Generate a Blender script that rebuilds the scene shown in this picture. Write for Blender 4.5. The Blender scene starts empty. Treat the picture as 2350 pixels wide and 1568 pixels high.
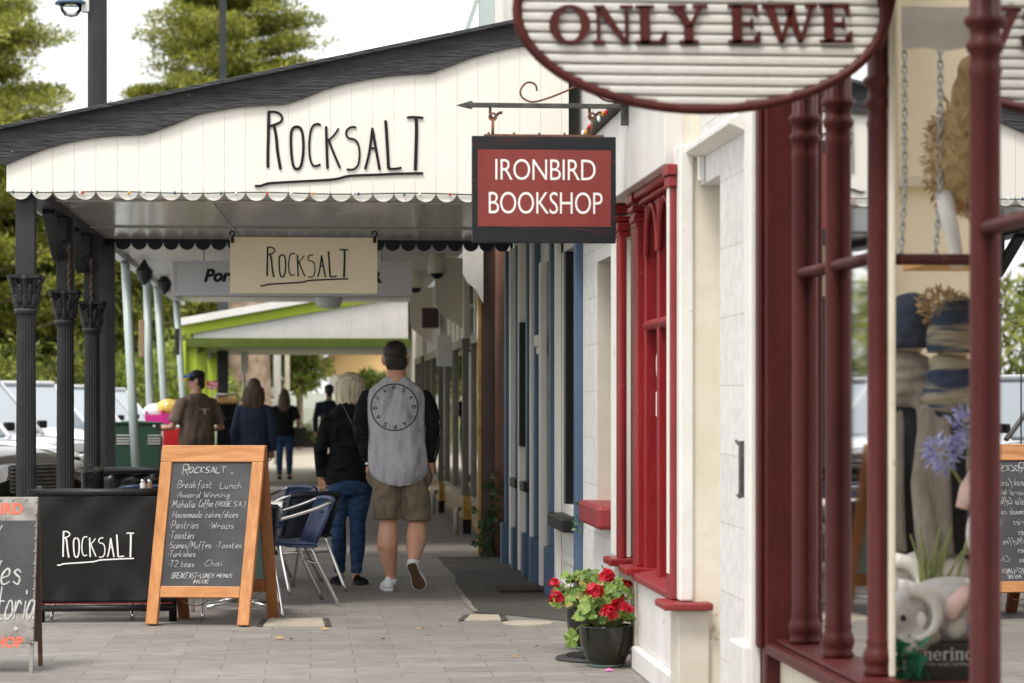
import bpy, math, random
import numpy as np
from mathutils import Vector, Matrix
SC = bpy.context.scene
COL = SC.collection
R = math.radians
random.seed(7); RNG = np.random.default_rng(11)

# ---------------------------------------------------------------- camera (85 mm lens, eye 1.42 m above the pavement)
F, YAW, EYE, CX, HY = 5549.0, math.atan(460 / 5549), 1.42, 1175.0, 925.0
cam_d = bpy.data.cameras.new("camera"); cam = bpy.data.objects.new("camera", cam_d); COL.objects.link(cam)
cam_d.sensor_width = 36; cam_d.lens = 85.0
cam_d.shift_y = (HY - 784) / 2350
cam_d.clip_start = 0.1; cam_d.clip_end = 2000
cam_d.dof.use_dof = True; cam_d.dof.focus_distance = 15.2; cam_d.dof.aperture_fstop = 3.3; cam_d.dof.aperture_blades = 0
cam.location = (0, 0, EYE); cam.rotation_euler = (R(90), 0, -YAW)
SC.camera = cam

# ---------------------------------------------------------------- sky and sun (bright overcast)
SUN_EL, SUN_AZ = 60, 216      # azimuth the light comes from, clockwise from +Y (the left, a little behind the camera)
w = bpy.data.worlds.new("World"); SC.world = w; w.use_nodes = True
nt = w.node_tree; nt.nodes.clear()
out = nt.nodes.new("ShaderNodeOutputWorld"); bg = nt.nodes.new("ShaderNodeBackground")
sky = nt.nodes.new("ShaderNodeTexSky"); sky.sky_type = 'NISHITA'; sky.sun_disc = False
sky.sun_elevation = R(SUN_EL); sky.sun_rotation = R(SUN_AZ); sky.air_density = 1.0; sky.dust_density = 3.0
tc = nt.nodes.new("ShaderNodeTexCoord"); nz = nt.nodes.new("ShaderNodeTexNoise"); mp = nt.nodes.new("ShaderNodeMapping")
mp.inputs['Scale'].default_value = (1.2, 1.2, 4.0)
nz.inputs['Scale'].default_value = 2.2; nz.inputs['Detail'].default_value = 6
rp = nt.nodes.new("ShaderNodeValToRGB"); rp.color_ramp.elements[0].position = 0.3; rp.color_ramp.elements[1].position = 0.75
rp.color_ramp.elements[0].color = (9.0, 9.1, 9.3, 1); rp.color_ramp.elements[1].color = (11.0, 10.9, 10.7, 1)
mx = nt.nodes.new("ShaderNodeMix"); mx.data_type = 'RGBA'; mx.inputs['Factor'].default_value = 0.88
nt.links.new(tc.outputs['Generated'], mp.inputs['Vector']); nt.links.new(mp.outputs[0], nz.inputs['Vector'])
nt.links.new(nz.outputs['Fac'], rp.inputs['Fac']); nt.links.new(sky.outputs[0], mx.inputs[6]); nt.links.new(rp.outputs[0], mx.inputs[7])
sx_ = nt.nodes.new('ShaderNodeSeparateXYZ'); gr_ = nt.nodes.new('ShaderNodeMapRange'); gr_.inputs['From Max'].default_value = 0.9; gr_.inputs['To Min'].default_value = 0.76; gr_.inputs['To Max'].default_value = 1.10
nt.links.new(tc.outputs['Generated'], sx_.inputs[0]); nt.links.new(sx_.outputs[2], gr_.inputs['Value'])     # overcast: brighter overhead than at the horizon
mg = nt.nodes.new('ShaderNodeMix'); mg.data_type = 'RGBA'; mg.blend_type = 'MULTIPLY'; mg.inputs['Factor'].default_value = 1.0
nt.links.new(mx.outputs[2], mg.inputs[6]); nt.links.new(gr_.outputs[0], mg.inputs[7]); nt.links.new(mg.outputs[2], bg.inputs['Color']); nt.links.new(bg.outputs[0], out.inputs['Surface'])
bg.inputs['Strength'].default_value = 0.10
sd = bpy.data.lights.new("sun", 'SUN'); sd.energy = 1.5; sd.angle = R(16); sd.color = (1.0, 0.95, 0.87)
so = bpy.data.objects.new("sun", sd); COL.objects.link(so)
so.rotation_euler = (R(90 - SUN_EL), 0, R(180 - SUN_AZ))
SC.view_settings.view_transform = 'Standard'; SC.view_settings.look = 'None'
SC.view_settings.exposure = 0.95; SC.view_settings.gamma = 1.0
SC.cycles.max_bounces = 8; SC.cycles.transparent_max_bounces = 12; SC.cycles.use_denoising = True
SC.cycles.caustics_reflective = False; SC.cycles.caustics_refractive = False

# ---------------------------------------------------------------- picture point -> real point on a plane of the street
def ray(px, py):
    u = (px - CX) / F; v = (HY - py) / F
    return Vector((math.sin(YAW) + u * math.cos(YAW), math.cos(YAW) - u * math.sin(YAW), v))
def onY(px, py, Y):
    d = ray(px, py); return Vector((0, 0, EYE)) + d * (Y / d.y)
def PX(px, Y):
    return onY(px, 900, Y).x
def onX(px, py, X):
    d = ray(px, py); return Vector((0, 0, EYE)) + d * (X / d.x)

# ---------------------------------------------------------------- materials
def lin(c):
    return tuple(((x / 255) / 12.92 if x / 255 <= 0.04045 else ((x / 255 + 0.055) / 1.055) ** 2.4) for x in c)
MATS = {}
def mat(name, c, c2=None, scale=6.0, stretch=(1, 1, 1), rough=0.6, metal=0.0, bump=0.0, bscale=None, bstretch=None, coat=0.0,
        lo=0.35, hi=0.65, detail=5.0, island=False, spec=0.5, trans=0.0, sheen=0.0, bdist=0.0, bdet=6.0, spots=None, alpha=None):
    m = bpy.data.materials.new(name); m.use_nodes = True; t = m.node_tree; N = t.nodes; L = t.links
    b = N['Principled BSDF']
    b.inputs['Roughness'].default_value = rough; b.inputs['Metallic'].default_value = metal
    b.inputs['Coat Weight'].default_value = coat; b.inputs['Coat Roughness'].default_value = 0.12
    b.inputs['Specular IOR Level'].default_value = spec
    b.inputs['Sheen Weight'].default_value = sheen
    co = N.new("ShaderNodeTexCoord")
    def noise(sc, st, det=detail):
        mm = N.new("ShaderNodeMapping"); mm.inputs['Scale'].default_value = st; L.new(co.outputs['Object'], mm.inputs['Vector'])
        n = N.new("ShaderNodeTexNoise"); n.inputs['Scale'].default_value = sc; n.inputs['Detail'].default_value = det
        n.inputs['Roughness'].default_value = 0.6
        L.new(mm.outputs[0], n.inputs['Vector']); return n
    if c2 is None:
        b.inputs['Base Color'].default_value = (*c, 1)
    else:
        r = N.new("ShaderNodeValToRGB"); r.color_ramp.elements[0].position = lo; r.color_ramp.elements[1].position = hi
        r.color_ramp.elements[0].color = (*c, 1); r.color_ramp.elements[1].color = (*c2, 1)
        if island:
            g = N.new("ShaderNodeNewGeometry"); L.new(g.outputs['Random Per Island'], r.inputs['Fac'])
            r.color_ramp.elements[0].position = 0; r.color_ramp.elements[1].position = 1
        else:
            L.new(noise(scale, stretch).outputs['Fac'], r.inputs['Fac'])
        src = r.outputs[0]
        if spots:                                           # (colour, scale, threshold): chips, dirt, speckles
            n2 = noise(spots[1], (1, 1, 1), 3); r2 = N.new("ShaderNodeValToRGB")
            r2.color_ramp.elements[0].position = spots[2]; r2.color_ramp.elements[1].position = spots[2] + 0.03
            L.new(n2.outputs['Fac'], r2.inputs['Fac'])
            x = N.new("ShaderNodeMix"); x.data_type = 'RGBA'; L.new(r2.outputs[0], x.inputs['Factor'])
            L.new(src, x.inputs[6]); x.inputs[7].default_value = (*spots[0], 1); src = x.outputs[2]
        L.new(src, b.inputs['Base Color'])
    if bump:
        n = noise(bscale or scale, bstretch or stretch, bdet); bp = N.new("ShaderNodeBump")
        bp.inputs['Strength'].default_value = min(1.0, bump); bp.inputs['Distance'].default_value = bdist or 0.01 * max(1, bump)
        L.new(n.outputs['Fac'], bp.inputs['Height']); L.new(bp.outputs[0], b.inputs['Normal'])
    if trans:
        tr = N.new("ShaderNodeBsdfTranslucent"); mxs = N.new("ShaderNodeMixShader"); mxs.inputs[0].default_value = trans
        if c2 is None: tr.inputs['Color'].default_value = (*c, 1)
        else: L.new(src, tr.inputs['Color'])
        L.new(b.outputs[0], mxs.inputs[1]); L.new(tr.outputs[0], mxs.inputs[2]); L.new(mxs.outputs[0], N['Material Output'].inputs['Surface'])
    MATS[name] = m
    return m
def glass_mat(name, ior=1.6, tint=(1, 1, 1), rough=0.0):
    m = bpy.data.materials.new(name); m.use_nodes = True; t = m.node_tree; N = t.nodes; L = t.links
    N.remove(N['Principled BSDF'])
    f = N.new("ShaderNodeFresnel"); f.inputs['IOR'].default_value = ior
    tr = N.new("ShaderNodeBsdfTransparent"); tr.inputs[0].default_value = (*tint, 1)
    gl = N.new("ShaderNodeBsdfGlossy"); gl.inputs['Roughness'].default_value = rough
    ms = N.new("ShaderNodeMixShader"); L.new(f.outputs[0], ms.inputs[0]); L.new(tr.outputs[0], ms.inputs[1]); L.new(gl.outputs[0], ms.inputs[2])
    L.new(ms.outputs[0], N['Material Output'].inputs['Surface']); MATS[name] = m; return m
def brick_mat(name, c1, c2, mortar, bw, bh, ms, axes='xy', rough=0.75, bump=0.5, off=0.5, vary=0.08, stain=None):
    m = bpy.data.materials.new(name); m.use_nodes = True; t = m.node_tree; N = t.nodes; L = t.links
    b = N['Principled BSDF']; b.inputs['Roughness'].default_value = rough; b.inputs['Specular IOR Level'].default_value = 0.35
    co = N.new("ShaderNodeTexCoord"); sp = N.new("ShaderNodeSeparateXYZ"); cb = N.new("ShaderNodeCombineXYZ")
    L.new(co.outputs['Object'], sp.inputs[0])
    L.new(sp.outputs['XYZ'.index(axes[0].upper())], cb.inputs[0]); L.new(sp.outputs['XYZ'.index(axes[1].upper())], cb.inputs[1])
    bt = N.new("ShaderNodeTexBrick"); bt.offset = off; bt.inputs['Scale'].default_value = 1
    bt.inputs['Brick Width'].default_value = bw; bt.inputs['Row Height'].default_value = bh
    bt.inputs['Mortar Size'].default_value = ms; bt.inputs['Mortar Smooth'].default_value = 0.2
    bt.inputs['Color1'].default_value = (*c1, 1); bt.inputs['Color2'].default_value = (*c2, 1); bt.inputs['Mortar'].default_value = (*mortar, 1)
    wob = N.new("ShaderNodeTexNoise"); wob.inputs['Scale'].default_value = 3.0; L.new(co.outputs['Object'], wob.inputs['Vector'])
    va = N.new("ShaderNodeVectorMath"); va.operation = 'MULTIPLY_ADD'; va.inputs[1].default_value = (0.012, 0.012, 0)
    L.new(wob.outputs['Color'], va.inputs[0]); L.new(cb.outputs[0], va.inputs[2]); L.new(va.outputs[0], bt.inputs['Vector'])
    n = N.new("ShaderNodeTexNoise"); n.inputs['Scale'].default_value = 5; n.inputs['Detail'].default_value = 8; n.inputs['Roughness'].default_value = 0.65
    mp2 = N.new("ShaderNodeMapping"); mp2.inputs['Scale'].default_value = (1, 3, 3); L.new(co.outputs['Object'], mp2.inputs[0]); L.new(mp2.outputs[0], n.inputs['Vector'])
    hs = N.new("ShaderNodeMapRange"); hs.inputs['From Min'].default_value = 0.3; hs.inputs['From Max'].default_value = 0.7
    hs.inputs['To Min'].default_value = 1 - vary * 2; hs.inputs['To Max'].default_value = 1 + vary * 2; L.new(n.outputs['Fac'], hs.inputs[0])
    mu = N.new("ShaderNodeMix"); mu.data_type = 'RGBA'; mu.blend_type = 'MULTIPLY'; mu.inputs['Factor'].default_value = 1
    L.new(bt.outputs['Color'], mu.inputs[6]); L.new(hs.outputs[0], mu.inputs[7])
    src = mu.outputs[2]
    if stain:
        n2 = N.new("ShaderNodeTexNoise"); n2.inputs['Scale'].default_value = 1.1; n2.inputs['Detail'].default_value = 7; L.new(co.outputs['Object'], n2.inputs['Vector'])
        r2 = N.new("ShaderNodeValToRGB"); r2.color_ramp.elements[0].position = 0.5; r2.color_ramp.elements[1].position = 0.75
        L.new(n2.outputs['Fac'], r2.inputs[0]); x = N.new("ShaderNodeMix"); x.data_type = 'RGBA'
        mf = N.new("ShaderNodeMath"); mf.operation = 'MULTIPLY'; mf.inputs[1].default_value = 0.5; L.new(r2.outputs[0], mf.inputs[0])
        L.new(mf.outputs[0], x.inputs['Factor']); L.new(src, x.inputs[6]); x.inputs[7].default_value = (*stain, 1); src = x.outputs[2]
    for sc_, th_, col_ in ((34, .71, (.05, .047, .043)), (55, .735, (.42, .39, .34)), (3.0, .64, (.30, .265, .22))):          # gum spots, grit, scuffs
        n3 = N.new('ShaderNodeTexNoise'); n3.inputs['Scale'].default_value = sc_; n3.inputs['Detail'].default_value = 2 if sc_ > 5 else 9; L.new(co.outputs['Object'], n3.inputs['Vector'])
        r3 = N.new('ShaderNodeValToRGB'); r3.color_ramp.elements[0].position = th_; r3.color_ramp.elements[1].position = th_ + (.03 if sc_ > 5 else .2); r3.color_ramp.elements[1].color = (.7, .7, .7, 1); L.new(n3.outputs['Fac'], r3.inputs[0])
        x3 = N.new('ShaderNodeMix'); x3.data_type = 'RGBA'; L.new(r3.outputs[0], x3.inputs['Factor']); L.new(src, x3.inputs[6]); x3.inputs[7].default_value = (*col_, 1)
        if 'paver' in name or 'slab' in name: src = x3.outputs[2]
    L.new(src, b.inputs['Base Color'])
    bp = N.new("ShaderNodeBump"); bp.inputs['Strength'].default_value = bump; bp.inputs['Distance'].default_value = 0.006
    iv = N.new("ShaderNodeMath"); iv.operation = 'MULTIPLY_ADD'; iv.inputs[1].default_value = -1.0
    ns = N.new("ShaderNodeMath"); ns.operation = 'MULTIPLY'; ns.inputs[1].default_value = 0.5; L.new(n.outputs['Fac'], ns.inputs[0])
    L.new(bt.outputs['Fac'], iv.inputs[0]); L.new(ns.outputs[0], iv.inputs[2]); L.new(iv.outputs[0], bp.inputs['Height'])
    L.new(bp.outputs[0], b.inputs['Normal']); MATS[name] = m; return m

M = {}
M['cream'] = mat('cream paint', (0.80, 0.77, 0.70), (0.84, 0.81, 0.75), 2.5, (1, 1, .3), rough=.5, bump=.12, bscale=30)
M['white'] = mat('white paint', (0.72, 0.70, 0.66), (0.79, 0.77, 0.73), 3, rough=.55, bump=.4, bscale=14, spots=((.55, .51, .44), 7, .70))
M['offwhite'] = mat('weathered white paint', (0.60, 0.585, 0.56), (0.72, 0.70, 0.68), 2.2, (1, 1, .35), rough=.6, bump=.4, bscale=12, spots=((.50, .46, .39), 8, .68))
M['render'] = mat('painted cream render', (0.66, 0.60, 0.48), (0.75, 0.69, 0.58), 3, rough=.65, bump=.6, bscale=9, spots=((.50, .42, .30), 6, .69))
M['beige'] = mat('beige paint', (0.56, 0.51, 0.43), (0.64, 0.59, 0.51), 4, rough=.6, bump=.25, bscale=14)
M['charcoal'] = mat('charcoal weathered timber paint', (0.022, 0.022, 0.024), (0.052, 0.052, 0.056), 3.0, (1.2, 1, 9), rough=.62, bump=1.0, bscale=5, bdist=.03, bdet=9, bstretch=(1.8, 1, 13), spots=((.30, .28, .26), 24, .73))
M['iron'] = mat('charcoal cast iron paint', (0.017, 0.018, 0.020), (0.030, 0.030, 0.033), 6, rough=.5, spec=.35, bump=.15, bscale=40, spots=((.2, .19, .17), 30, .72))
M['black'] = mat('black paint', (0.007, 0.007, 0.008), (0.013, 0.013, 0.014), 9, rough=.42, spec=.35, bump=.1, bscale=40)
M['navy'] = mat('navy paint', (0.010, 0.017, 0.030), (0.014, 0.022, 0.036), 5, rough=.5)
M['blue'] = mat('blue trim paint', (0.050, 0.095, 0.165), (0.075, 0.130, 0.22), 4, (1, 1, .2), rough=.42, bump=.2, bscale=25)
M['red'] = mat('thick red gloss paint', (0.225, 0.010, 0.014), (0.285, 0.015, 0.019), 5, (1, 1, .3), rough=.34, bump=.5, bscale=22, bstretch=(1, 1, .35), spec=.4, spots=((.42, .12, .11), 30, .70))
M['redtop'] = mat('faded red paint', (0.21, 0.020, 0.023), (0.27, 0.026, 0.03), 5, rough=.45, bump=.25, bscale=20)
M['maroon'] = mat('maroon gloss paint', (0.058, 0.0085, 0.008), (0.085, 0.014, 0.012), 6, (1, 1, .3), rough=.46, bump=.5, bscale=14, bstretch=(1, 1, .3), spec=.26, spots=((.12, .03, .028), 20, .70))
M['brown'] = mat('brown paint', (0.075, 0.042, 0.034), (0.10, 0.058, 0.048), 4, rough=.45, bump=.2, bscale=20)
M['copper'] = mat('brown downpipe paint', (0.17, 0.085, 0.055), (0.22, 0.11, 0.075), 4, rough=.35)
M['soffit'] = mat('glossy grey board ceiling', (0.60, 0.565, 0.52), (0.66, 0.625, 0.58), 3, (.3, 3, 1), rough=.16, bump=.06, bscale=9, bstretch=(.3, 3, 1))
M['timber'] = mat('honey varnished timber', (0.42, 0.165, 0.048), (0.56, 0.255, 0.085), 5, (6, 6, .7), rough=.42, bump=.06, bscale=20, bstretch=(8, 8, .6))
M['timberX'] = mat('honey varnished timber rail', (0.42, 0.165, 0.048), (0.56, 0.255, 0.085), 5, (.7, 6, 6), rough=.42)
M['timberdark'] = mat('shaded side varnished timber', (0.25, 0.085, 0.022), (0.33, 0.125, 0.036), 5, (6, 6, .7), rough=.4, coat=.2)  # darker copy of the honey timber, rear frame's shade in its colour
M['slate'] = mat('dusty blackboard', (0.060, 0.060, 0.065), (0.088, 0.088, 0.094), 3.5, rough=.8, spec=.2, bump=.03, spots=((.07, .07, .07), 14, .68))
M['slateback'] = mat('green grey board', (0.17, 0.25, 0.22), (0.19, 0.27, 0.24), 3, rough=.7)
M['chalk'] = mat('white chalk', (0.62, 0.62, 0.60), (0.34, 0.34, 0.34), 45, rough=.9)
M['vinyl'] = mat('black vinyl banner', (0.006, 0.006, 0.006), (0.010, 0.010, 0.010), 4, rough=.33, bump=.7, bdist=.05, bdet=0.5, spec=.4, bscale=2.6, bstretch=(1.6, 1, .9))
M['alu'] = mat('polished aluminium', (0.70, 0.70, 0.70), rough=.18, metal=1.0)
M['wicker'] = mat('navy wicker', (0.020, 0.038, 0.095), (0.040, 0.066, 0.15), 60, rough=.38, bump=.3, bscale=70)
M['wickerdark'] = mat('blue black wicker', (0.012, 0.017, 0.032), (0.022, 0.03, 0.052), 60, rough=.4, bump=.4, bscale=80)
M['signred'] = mat('faded brick red sign paint', (0.20, 0.034, 0.030), (0.25, 0.048, 0.042), 2.5, (1, 1, .4), rough=.5, spec=.3, spots=((.6, .55, .5), 40, .77))
M['signblack'] = mat('scuffed black sign frame', (0.010, 0.011, 0.014), (0.085, 0.018, 0.016), 4, (.5, 1, 9), lo=.56, hi=.74, rough=.45, spec=.35, bump=.2, bscale=25)
M['rust'] = mat('rusty iron', (0.09, 0.045, 0.03), (0.22, 0.085, 0.035), 20, rough=.7, bump=.3, bscale=60)
M['blackiron'] = mat('weathered black iron', (0.028, 0.03, 0.033), (0.09, 0.085, 0.07), 14, rough=.55, bump=.3, bscale=40)
M['whitetext'] = mat('white lettering', (0.85, 0.84, 0.83), rough=.5)
M['blacktext'] = mat('black lettering', (0.008, 0.008, 0.0085), rough=.4, spec=.25)
M['boardcream'] = mat('cream hanging board', (0.82, 0.71, 0.51), (0.85, 0.74, 0.54), 4, rough=.6)
M['lightbox'] = mat('grey white light box face', (0.74, 0.73, 0.76), rough=.4)
M['lbframe'] = mat('light box frame', (0.34, 0.33, 0.34), rough=.4)
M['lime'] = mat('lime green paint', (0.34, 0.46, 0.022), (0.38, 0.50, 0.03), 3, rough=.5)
M['limedark'] = mat('lime green with painted shade', (0.065, 0.095, 0.006), (0.085, 0.12, 0.008), 3, rough=.5)  # darker copy of the lime; the beam's shade is put into its colour
M['corr'] = mat('white corrugated sheet', (0.62, 0.61, 0.60), (0.68, 0.67, 0.66), 3, rough=.4)
M['pressed'] = mat('white pressed metal ceiling', (0.76, 0.74, 0.70), (0.84, 0.82, 0.78), 3, rough=.22, bump=1.0, bscale=3.0, bstretch=(.6, 4, 1))
M['palegreen'] = mat('pale grey green post paint', (0.40, 0.47, 0.45), (0.45, 0.52, 0.50), 3, rough=.4, coat=.2)
M['green'] = mat('dark green cabinet paint', (0.010, 0.045, 0.025), (0.014, 0.055, 0.032), 6, rough=.4)
M['steel'] = mat('dull steel', (0.45, 0.45, 0.44), rough=.35, metal=1.0)
M['zinc'] = mat('worn zinc sign frame', (0.17, 0.155, 0.135), (0.34, 0.32, 0.29), 9, rough=.5, metal=.3, bump=.2, bscale=40, spots=((.6, .58, .54), 22, .70))
M['orange'] = mat('orange red lettering', (0.72, 0.13, 0.07), rough=.5)
M['pot'] = mat('dark glazed ceramic', (0.008, 0.011, 0.008), (0.020, 0.019, 0.010), 5, (1, 1, .5), rough=.16, coat=.15, spots=((.05, .10, .08), 6, .70))
M['potfoot'] = mat('pale green glaze foot', (0.17, 0.27, 0.24), (0.25, 0.36, 0.32), 20, rough=.3)
M['soil'] = mat('dark potting soil', (0.02, 0.014, 0.010), (0.05, 0.035, 0.025), 40, rough=.95, bump=.8, bscale=60)
M['leaf'] = mat('geranium leaf', (0.09, 0.19, 0.03), (0.26, 0.36, 0.07), rough=.5, island=True, trans=.25)
M['leafyellow'] = mat('yellowing leaf', (0.40, 0.36, 0.06), (0.42, 0.30, 0.12), 30, rough=.6, trans=.2)
M['stem'] = mat('geranium stem', (0.20, 0.26, 0.07), (0.28, 0.30, 0.12), 20, rough=.6)
M['petal'] = mat('red petal', (0.42, 0.003, 0.012), (0.62, 0.008, 0.03), rough=.55, island=True, trans=.2)
M['petaldark'] = mat('magenta petal', (0.25, 0.004, 0.06), (0.34, 0.006, 0.07), rough=.55, island=True, trans=.2)
M['pinkpetal'] = mat('pink fallen petal', (0.80, 0.05, 0.35), (0.85, 0.30, 0.55), 80, rough=.6)
M['rubber'] = mat('black rubber', (0.022, 0.022, 0.023), (0.035, 0.035, 0.035), 40, rough=.7, bump=.3, bscale=120)
M['concrete'] = mat('pale concrete', (0.34, 0.30, 0.235), (0.44, 0.39, 0.315), 8, rough=.8, bump=.3, bscale=40)
M['skin'] = mat('skin', (0.52, 0.27, 0.18), (0.60, 0.33, 0.23), 14, rough=.5, spec=.4)
M['skinleg'] = mat('tanned legs', (0.56, 0.28, 0.175), (0.66, 0.385, 0.265), 9, (1, 1, .5), rough=.5, spec=.3, spots=((.36, .17, .09), 70, .66))
M['greymarl'] = mat('grey marl jersey', (0.39, 0.385, 0.415), (0.49, 0.485, 0.515), 90, (1, 1, .25), rough=.9, bump=1.0, bdist=.11, bdet=1.2, bscale=5.0, bstretch=(1.6, 1.6, .7), spec=.2)
M['blackcloth'] = mat('black cloth', (0.006, 0.006, 0.0065), (0.010, 0.010, 0.0105), 8, rough=.8, bump=1.0, bdist=.07, bdet=1.5, bscale=7, bstretch=(1, 1, 1.6), spec=.2)
M['khaki'] = mat('khaki cotton', (0.155, 0.120, 0.083), (0.20, 0.156, 0.112), 30, rough=.85, bump=1.0, bdist=.08, bdet=1.5, bscale=6, bstretch=(1.4, 1.4, .8), spec=.2)
M['denim'] = mat('blue denim', (0.012, 0.032, 0.085), (0.042, 0.088, 0.175), 5, (1.4, 1.4, .7), rough=.8, bump=1.0, bdist=.05, bdet=1.5, bscale=8, bstretch=(1, 1, 2.0), spec=.2)
M['denimtop'] = mat('dark blue knit', (0.018, 0.030, 0.065), (0.03, 0.045, 0.09), 7, rough=.85, bump=.6, bscale=7, bstretch=(1.5, 1.5, .5))
M['taupe'] = mat('taupe cotton', (0.16, 0.115, 0.087), (0.19, 0.14, 0.107), 20, rough=.9, bump=1.0, bdist=.12, bdet=1.2, bscale=5, bstretch=(1.2, 1.2, .6), spec=.2)
M['blonde'] = mat('blonde streaked hair', (0.34, 0.25, 0.145), (0.90, 0.79, 0.59), 9, (9, 9, .5), rough=.45, bump=.9, bscale=14, bstretch=(9, 9, .35), lo=.32, hi=.62)
M['darkhair'] = mat('dark brown hair', (0.014, 0.009, 0.007), (0.03, 0.02, 0.015), 12, (6, 6, 1), rough=.5, bump=1.0, bscale=30, bstretch=(4, 4, 1))
M['brownhair'] = mat('wavy brown hair', (0.035, 0.02, 0.012), (0.14, 0.085, 0.045), 7, (7, 7, .7), rough=.5, bump=1.0, bscale=9, bstretch=(6, 6, .7))
M['whiteshoe'] = mat('white canvas', (0.74, 0.74, 0.76), (0.82, 0.82, 0.83), 30, rough=.7, bump=.15, bscale=50)
M['gum'] = mat('brown gum rubber sole', (0.085, 0.045, 0.022), (0.12, 0.065, 0.035), 60, rough=.6, bump=.8, bscale=90)
M['goldtrim'] = mat('yellow trim', (0.65, 0.42, 0.03), rough=.5)
M['bluelens'] = mat('blue mirrored lens', (0.05, 0.22, 0.75), rough=.12, metal=.6)
M['leather'] = mat('dark strap', (0.02, 0.02, 0.021), rough=.4)
M['carwhite'] = mat('white car paint', (0.72, 0.73, 0.75), rough=.15, coat=1.0)
M['carsilver'] = mat('silver car paint', (0.50, 0.51, 0.53), rough=.22, metal=.35, coat=1.0)
M['cardark'] = mat('dark bronze car paint', (0.055, 0.045, 0.037), rough=.22, metal=.3, coat=1.0)
M['carglass'] = mat('car glass', (0.30, 0.35, 0.39), rough=.04, coat=1.0, spec=1.0)  # pale base colour imitates sky reflected in the glass
M['tyre'] = mat('tyre rubber', (0.015, 0.015, 0.015), rough=.8)
M['lamp'] = mat('headlamp lens', (0.75, 0.76, 0.78), (0.35, 0.36, 0.38), 20, rough=.08, metal=.5, coat=1)
M['grille'] = mat('dark grille', (0.02, 0.02, 0.02), rough=.4)
M['asphalt'] = mat('asphalt', (0.10, 0.10, 0.10), (0.16, 0.155, 0.15), 3, rough=.85, bump=.4, bscale=80)
M['grass'] = mat('grass', (0.07, 0.11, 0.03), (0.14, 0.19, 0.05), 2, rough=.9, bump=.5, bscale=30)
M['kerb'] = mat('kerb stone', (0.19, 0.175, 0.15), (0.27, 0.25, 0.21), 6, rough=.8, bump=.3, bscale=40)
M['bark'] = mat('pale flaking bark', (0.16, 0.11, 0.075), (0.38, 0.28, 0.20), 3.5, rough=.9, bump=1.0, bscale=8)
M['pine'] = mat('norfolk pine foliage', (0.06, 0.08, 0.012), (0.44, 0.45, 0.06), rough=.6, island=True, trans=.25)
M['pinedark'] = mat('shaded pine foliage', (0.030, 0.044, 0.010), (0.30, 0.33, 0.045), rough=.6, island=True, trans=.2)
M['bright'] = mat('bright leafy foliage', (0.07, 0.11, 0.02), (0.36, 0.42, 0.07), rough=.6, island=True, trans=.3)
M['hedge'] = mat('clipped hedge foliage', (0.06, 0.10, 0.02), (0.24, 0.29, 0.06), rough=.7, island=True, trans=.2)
M['ivy'] = mat('ivy leaf', (0.02, 0.06, 0.018), (0.06, 0.13, 0.035), rough=.4, island=True, trans=.15)
M['peach'] = mat('peach weatherboard', (0.72, 0.47, 0.20), (0.76, 0.50, 0.23), 3, rough=.6)
M['peachpale'] = mat('pale peach wall', (0.76, 0.62, 0.42), (0.80, 0.66, 0.46), 2, rough=.6)
M['roofred'] = mat('brown red roof sheet', (0.20, 0.08, 0.055), (0.25, 0.11, 0.08), 4, rough=.6)
M['fence'] = mat('pale green fence', (0.62, 0.68, 0.56), (0.70, 0.74, 0.64), 3, rough=.6)
M['tile'] = mat('amber glazed tile', (0.38, 0.20, 0.035), (0.55, 0.33, 0.09), 9, rough=.16, coat=.5)
M['blacktile'] = mat('black glazed tile', (0.012, 0.013, 0.015), rough=.15, coat=.5)
M['bronze'] = mat('olive bronze window frame', (0.16, 0.145, 0.11), (0.20, 0.18, 0.14), 5, rough=.35, metal=.3)
M['cladding'] = mat('cream shop panel', (0.66, 0.61, 0.51), (0.72, 0.67, 0.57), 2, (1, 1, .3), rough=.4)
M['interior'] = mat('cream interior wall', (0.86, 0.78, 0.61), (0.88, 0.80, 0.64), 3, rough=.7)
M['roomreflect'] = mat('pale interior and sky reflection', (0.52, 0.56, 0.56), (0.58, 0.62, 0.62), 2, rough=.8)  # wall colour, also the sky's reflection painted behind the panes
M['woodshelf'] = mat('orange pine shelf', (0.60, 0.30, 0.07), (0.68, 0.36, 0.10), 6, (.5, 6, 6), rough=.4)
M['chain'] = mat('galvanised chain', (0.42, 0.46, 0.50), rough=.35, metal=.9)
M['cardidark'] = mat('dark navy wool', (0.010, 0.013, 0.022), (0.018, 0.022, 0.034), 20, rough=.95, bump=.8, bscale=12)
M['fur'] = mat('tan fur', (0.34, 0.21, 0.085), (0.62, 0.45, 0.24), 30, rough=.95, bump=1.0, bscale=60, lo=.25, hi=.75)
M['toygrey'] = mat('pale grey plush', (0.50, 0.48, 0.46), (0.60, 0.58, 0.56), 20, rough=.95, bump=.4, bscale=90)
M['toywhite'] = mat('cream plush', (0.74, 0.71, 0.66), (0.80, 0.77, 0.72), 20, rough=.95, bump=.3, bscale=90)
M['toypink'] = mat('pink plush', (0.72, 0.47, 0.42), (0.80, 0.58, 0.53), 20, rough=.95, bump=.3, bscale=90)
M['cardi'] = mat('taupe wool knit', (0.17, 0.145, 0.115), (0.25, 0.22, 0.185), 25, (1, 1, .4), rough=.95, bump=.9, bscale=8, bstretch=(1.5, 1.5, .4))
M['beanie'] = mat('navy wool knit', (0.012, 0.018, 0.035), (0.03, 0.042, 0.075), 40, rough=.95, bump=.5, bscale=60)
M['beaniestripe'] = mat('striped wool knit', (0.020, 0.035, 0.075), (0.30, 0.26, 0.18), 5.0, (.4, .4, 3.2), rough=.95, bump=.5, bscale=60, lo=.46, hi=.56)
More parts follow.
